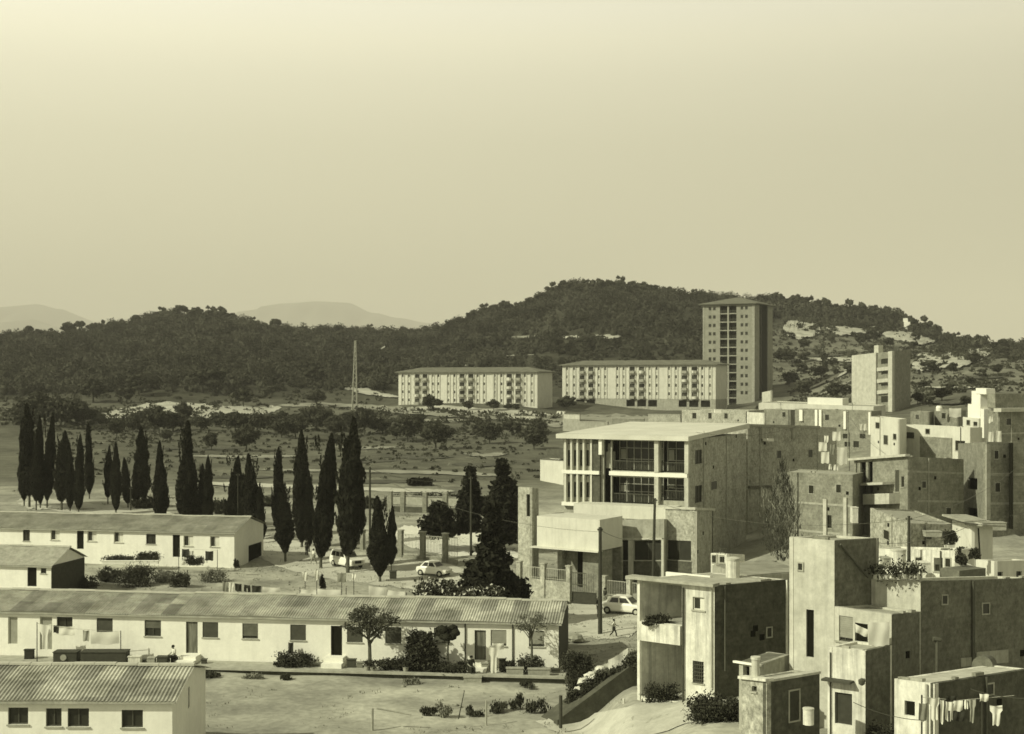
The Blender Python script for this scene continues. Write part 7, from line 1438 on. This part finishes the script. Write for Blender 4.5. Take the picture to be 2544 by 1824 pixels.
post('pale post at the bottom edge holding the left end of the plank', 925, 1760, 1796, 72.5, .07); post('dark topped post at the left end of the retaining wall', 1393, 1728, 1790, 72.2, .09, 'wood_dark')
post('white post before the dark retaining wall, left of the garage house', 1550, 1735, 1768, 70.5, .06, 'white_stained'); post('thin pale post between the boxy bush and the weeds', 1208, 1740, 1784, 74, .05)
single(MB().tube(W(936, 1760, 72.5), W(1022, 1776, 72.5), .06, .05, 6), 'plank', 'render_grey', 'pale plank lying from the bottom edge post to the right', 'plank')
single(MB().tube(W(1139, 1786, 73), W(1154, 1715, 74), .035, .02, 6), 'stick', 'wood_pole', 'thin dark stick leaning among the weeds', 'stick')
# small things along the foot of the long row
for i, (a, b_, c, d, m_, nm, lab) in enumerate([(345, 360, 1640, 1654, 'shutter', 'basket', 'dark basket between the washtub and the small pale crate'), (500, 512, 1640, 1650, 'shutter', 'box', 'small dark box left of the kerb end on the white wall'), (574, 640, 1655, 1659, 'wood_dark', 'beam', 'long thin beam lying at the wall foot right of the curtained door'), (776, 792, 1652, 1660, 'metal', 'basin', 'metal basin right of the dark potted shrubs'), (798, 808, 1650, 1662, 'wood_dark', 'box', 'dark box left of the steep white doorstep'), (862, 884, 1640, 1660, 'shutter', 'box', 'dark boxes right of the steep white doorstep'), (886, 900, 1648, 1664, 'cloth_grey', 'sack', 'grey sack beside the pots under the crooked tree'), (1196, 1212, 1650, 1672, 'blind_pale', 'box', 'pale box between the black clad person and the white robe'), (1240, 1256, 1640, 1664, 'wood_dark', 'box', 'dark crate stack right of the white robe'), (1370, 1392, 1664, 1680, 'shutter', 'box', 'dark box at the right end of the terrace by the gable'), (60, 82, 1616, 1632, 'cloth_dark', 'box', 'black box cut by the left edge on the terrace')]):
    bx_px(nm, lab, nm, a, b_, c, d, 85.9 if nm != 'beam' else 86.6, .3, m_, z=.12 if nm != 'beam' else None, group='things along the foot of the long row')
for i, (a, b_, lab) in enumerate([(506, 560, 'weeds on the kerb at its left end'), (604, 650, 'weeds along the kerb below the shuttered windows'), (690, 720, 'weeds on the kerb below the potted shrubs'), (1000, 1050, 'weeds at the kerb below the tall dense bush'), (1290, 1330, 'weeds at the kerb below the long pale planter')]):
    px_shrub('weed', lab, a, b_, 1666, 1682, 83.2, m='dry_weed' if i % 2 else 'orchard_leaf', z=-.2, n=200, size=.06, spiky=True, group='weeds along the kerb')
# more small things on the roof terraces to the right
for i, (a, b_, c, d, Y, m_, nm, lab) in enumerate([(2386, 2400, 1398, 1440, 74, 'render_grey', 'cabinet', 'grey cabinet left of the pale doorway pieces on the right terrace'), (2404, 2416, 1408, 1442, 74, 'white_paint', 'cabinet', 'narrow white cabinet on the terrace right of the dark cube shed'), (2290, 2312, 1400, 1424, 80, 'white_stained', 'crate', 'whitish crate left of the shuttered window'), (2262, 2284, 1404, 1424, 79, 'render_grey', 'crate', 'grey crate right of the dark pole'), (2196, 2214, 1388, 1412, 84, 'render_grey', 'crate', 'grey box left of the water tank on the roof terraces'), (2356, 2372, 1352, 1368, 92, 'render_cream', 'crate', 'cream box beside the round headed bush'), (2300, 2340, 1322, 1334, 108, 'render_grey', 'crate', 'flat grey box on the rough masonry house roof'), (1776, 1792, 1018, 1026, 200, 'white_paint', 'crate', 'small white box on the low brown brick roof'), (2118, 2132, 1262, 1300, 118, 'white_stained', 'hutch', 'whitish hutch at the foot of the black balcony building'), (2440, 2500, 1300, 1318, 100, 'render_grey', 'crate', 'long grey roof box right of the awning')]):
    bx_px(nm, lab, nm, a, b_, c, d, Y, .9, m_)
for i, (px, py0, py1, Y) in enumerate([(2118, 1000, 1020, 200), (2290, 1002, 1024, 214), (1790, 1360, 1376, 101), (2490, 1002, 1022, 172), (1940, 1000, 1018, 220), (2350, 1340, 1368, 90)]):
    a = W(px, py1, Y); t_ = W(px, py0, Y); r_ = thing('aerial', ['aerial on the striped brick building', 'aerial on the squat brick house', 'aerial on the small white house behind the garage house', 'aerial on the right edge brick house', 'aerial on the brick block left of the white columns', 'aerial on the whitewashed roof terrace house'][i], 'aerial', tuple(a), 'roof aerials')
    part(MB().tube(a, t_, .03, .02, 6), 'mast', 'metal', r_); part(MB().tube(t_ + Vector((-.5, 0, -.1)), t_ + Vector((.5, 0, -.1)), .02, .02, 5).tube(t_ + Vector((-.35, 0, -.35)), t_ + Vector((.35, 0, -.35)), .02, .02, 5).tube(t_ + Vector((0, 0, -.4)), t_ + Vector((0, .5, -.05)), .02, .02, 5), 'rods', 'metal', r_)
px_shrub('shrub', 'dark plants massed on the terrace edge right of the dark cube shed', 2376, 2400, 1395, 1436, 73.5, z=8.6, n=500)
px_shrub('shrub', 'dark plant between the two white pieces on the right terrace', 2408, 2432, 1380, 1410, 76, z=8.6, n=500)
# vent pipe and lantern on the near right houses
r_ = thing('vent_pipe', 'dark T shaped vent pipe standing before the huge party wall', 'pipe', W(2328, 1672, 58)); part(MB().tube(W(2328, 1672, 58), W(2328, 1592, 58), .07, .07, 10), 'pipe', 'metal', r_); part(MB().tube(W(2318, 1588, 58), W(2338, 1590, 58), .11, .09, 10), 'cowl', 'metal', r_)
r_ = thing('lantern', 'dark wall lantern on the corner of the lowest white wing', 'lantern', W(2141, 1700, 56.8)); part(MB().lathe(W(2141, 1703, 56.7), [(.05, 0), (.13, .06), (.15, .22), (.03, .3)], 10), 'shade', 'metal', r_); part(MB().tube(W(2141, 1690, 56.7), W(2148, 1686, 57.1), .025, .025, 6), 'bracket', 'metal', r_)
r_ = thing('barrel_vault', 'dark half round shelter against the party wall at the right edge', 'shelter', W(2440, 1662, 57.5)); part(MB().tube(W(2440, 1655, 57.0), W(2452, 1650, 60), .42, .42, 18), 'cover', 'concrete_dark', r_)
# low field hut heaps
px_shrub('brush_heap', 'dark low heap of brush lying in the open field right of the tallest cypress', 1018, 1068, 1186, 1206, None, m='cypress_leaf', n=900, size=.3)
# ------------------------------------------------------------------ the air
hz = bpy.data.meshes.new('haze'); x0, x1, y0, y1, z0, z1 = -9000, 9000, -120, 16000, -6, 1000
hz.from_pydata([(x, y, z) for z in (z0, z1) for x, y in ((x0, y0), (x1, y0), (x1, y1), (x0, y1))], [], [(3, 2, 1, 0), (4, 5, 6, 7), (0, 1, 5, 4), (1, 2, 6, 5), (2, 3, 7, 6), (3, 0, 4, 7)]); hz.update()
ho = bpy.data.objects.new('haze', hz); C.objects.link(ho); tag(ho, 'thin dry haze filling the valley air', 'haze', kind='stuff')
hm = bpy.data.materials.new('haze_mat'); hm.use_nodes = True; t = hm.node_tree; t.nodes.clear()
mo = N(t, 'ShaderNodeOutputMaterial'); pv = N(t, 'ShaderNodeVolumePrincipled'); pv.inputs['Density'].default_value = 1.5e-4
pv.inputs['Color'].default_value = (0.95, 0.93, 0.84, 1); t.links.new(pv.outputs[0], mo.inputs['Volume']); hz.materials.append(hm)

for o in C.objects:
    l = o.get('label')
    if l and len(l.split()) > 16: print('LONG', o.name, l)
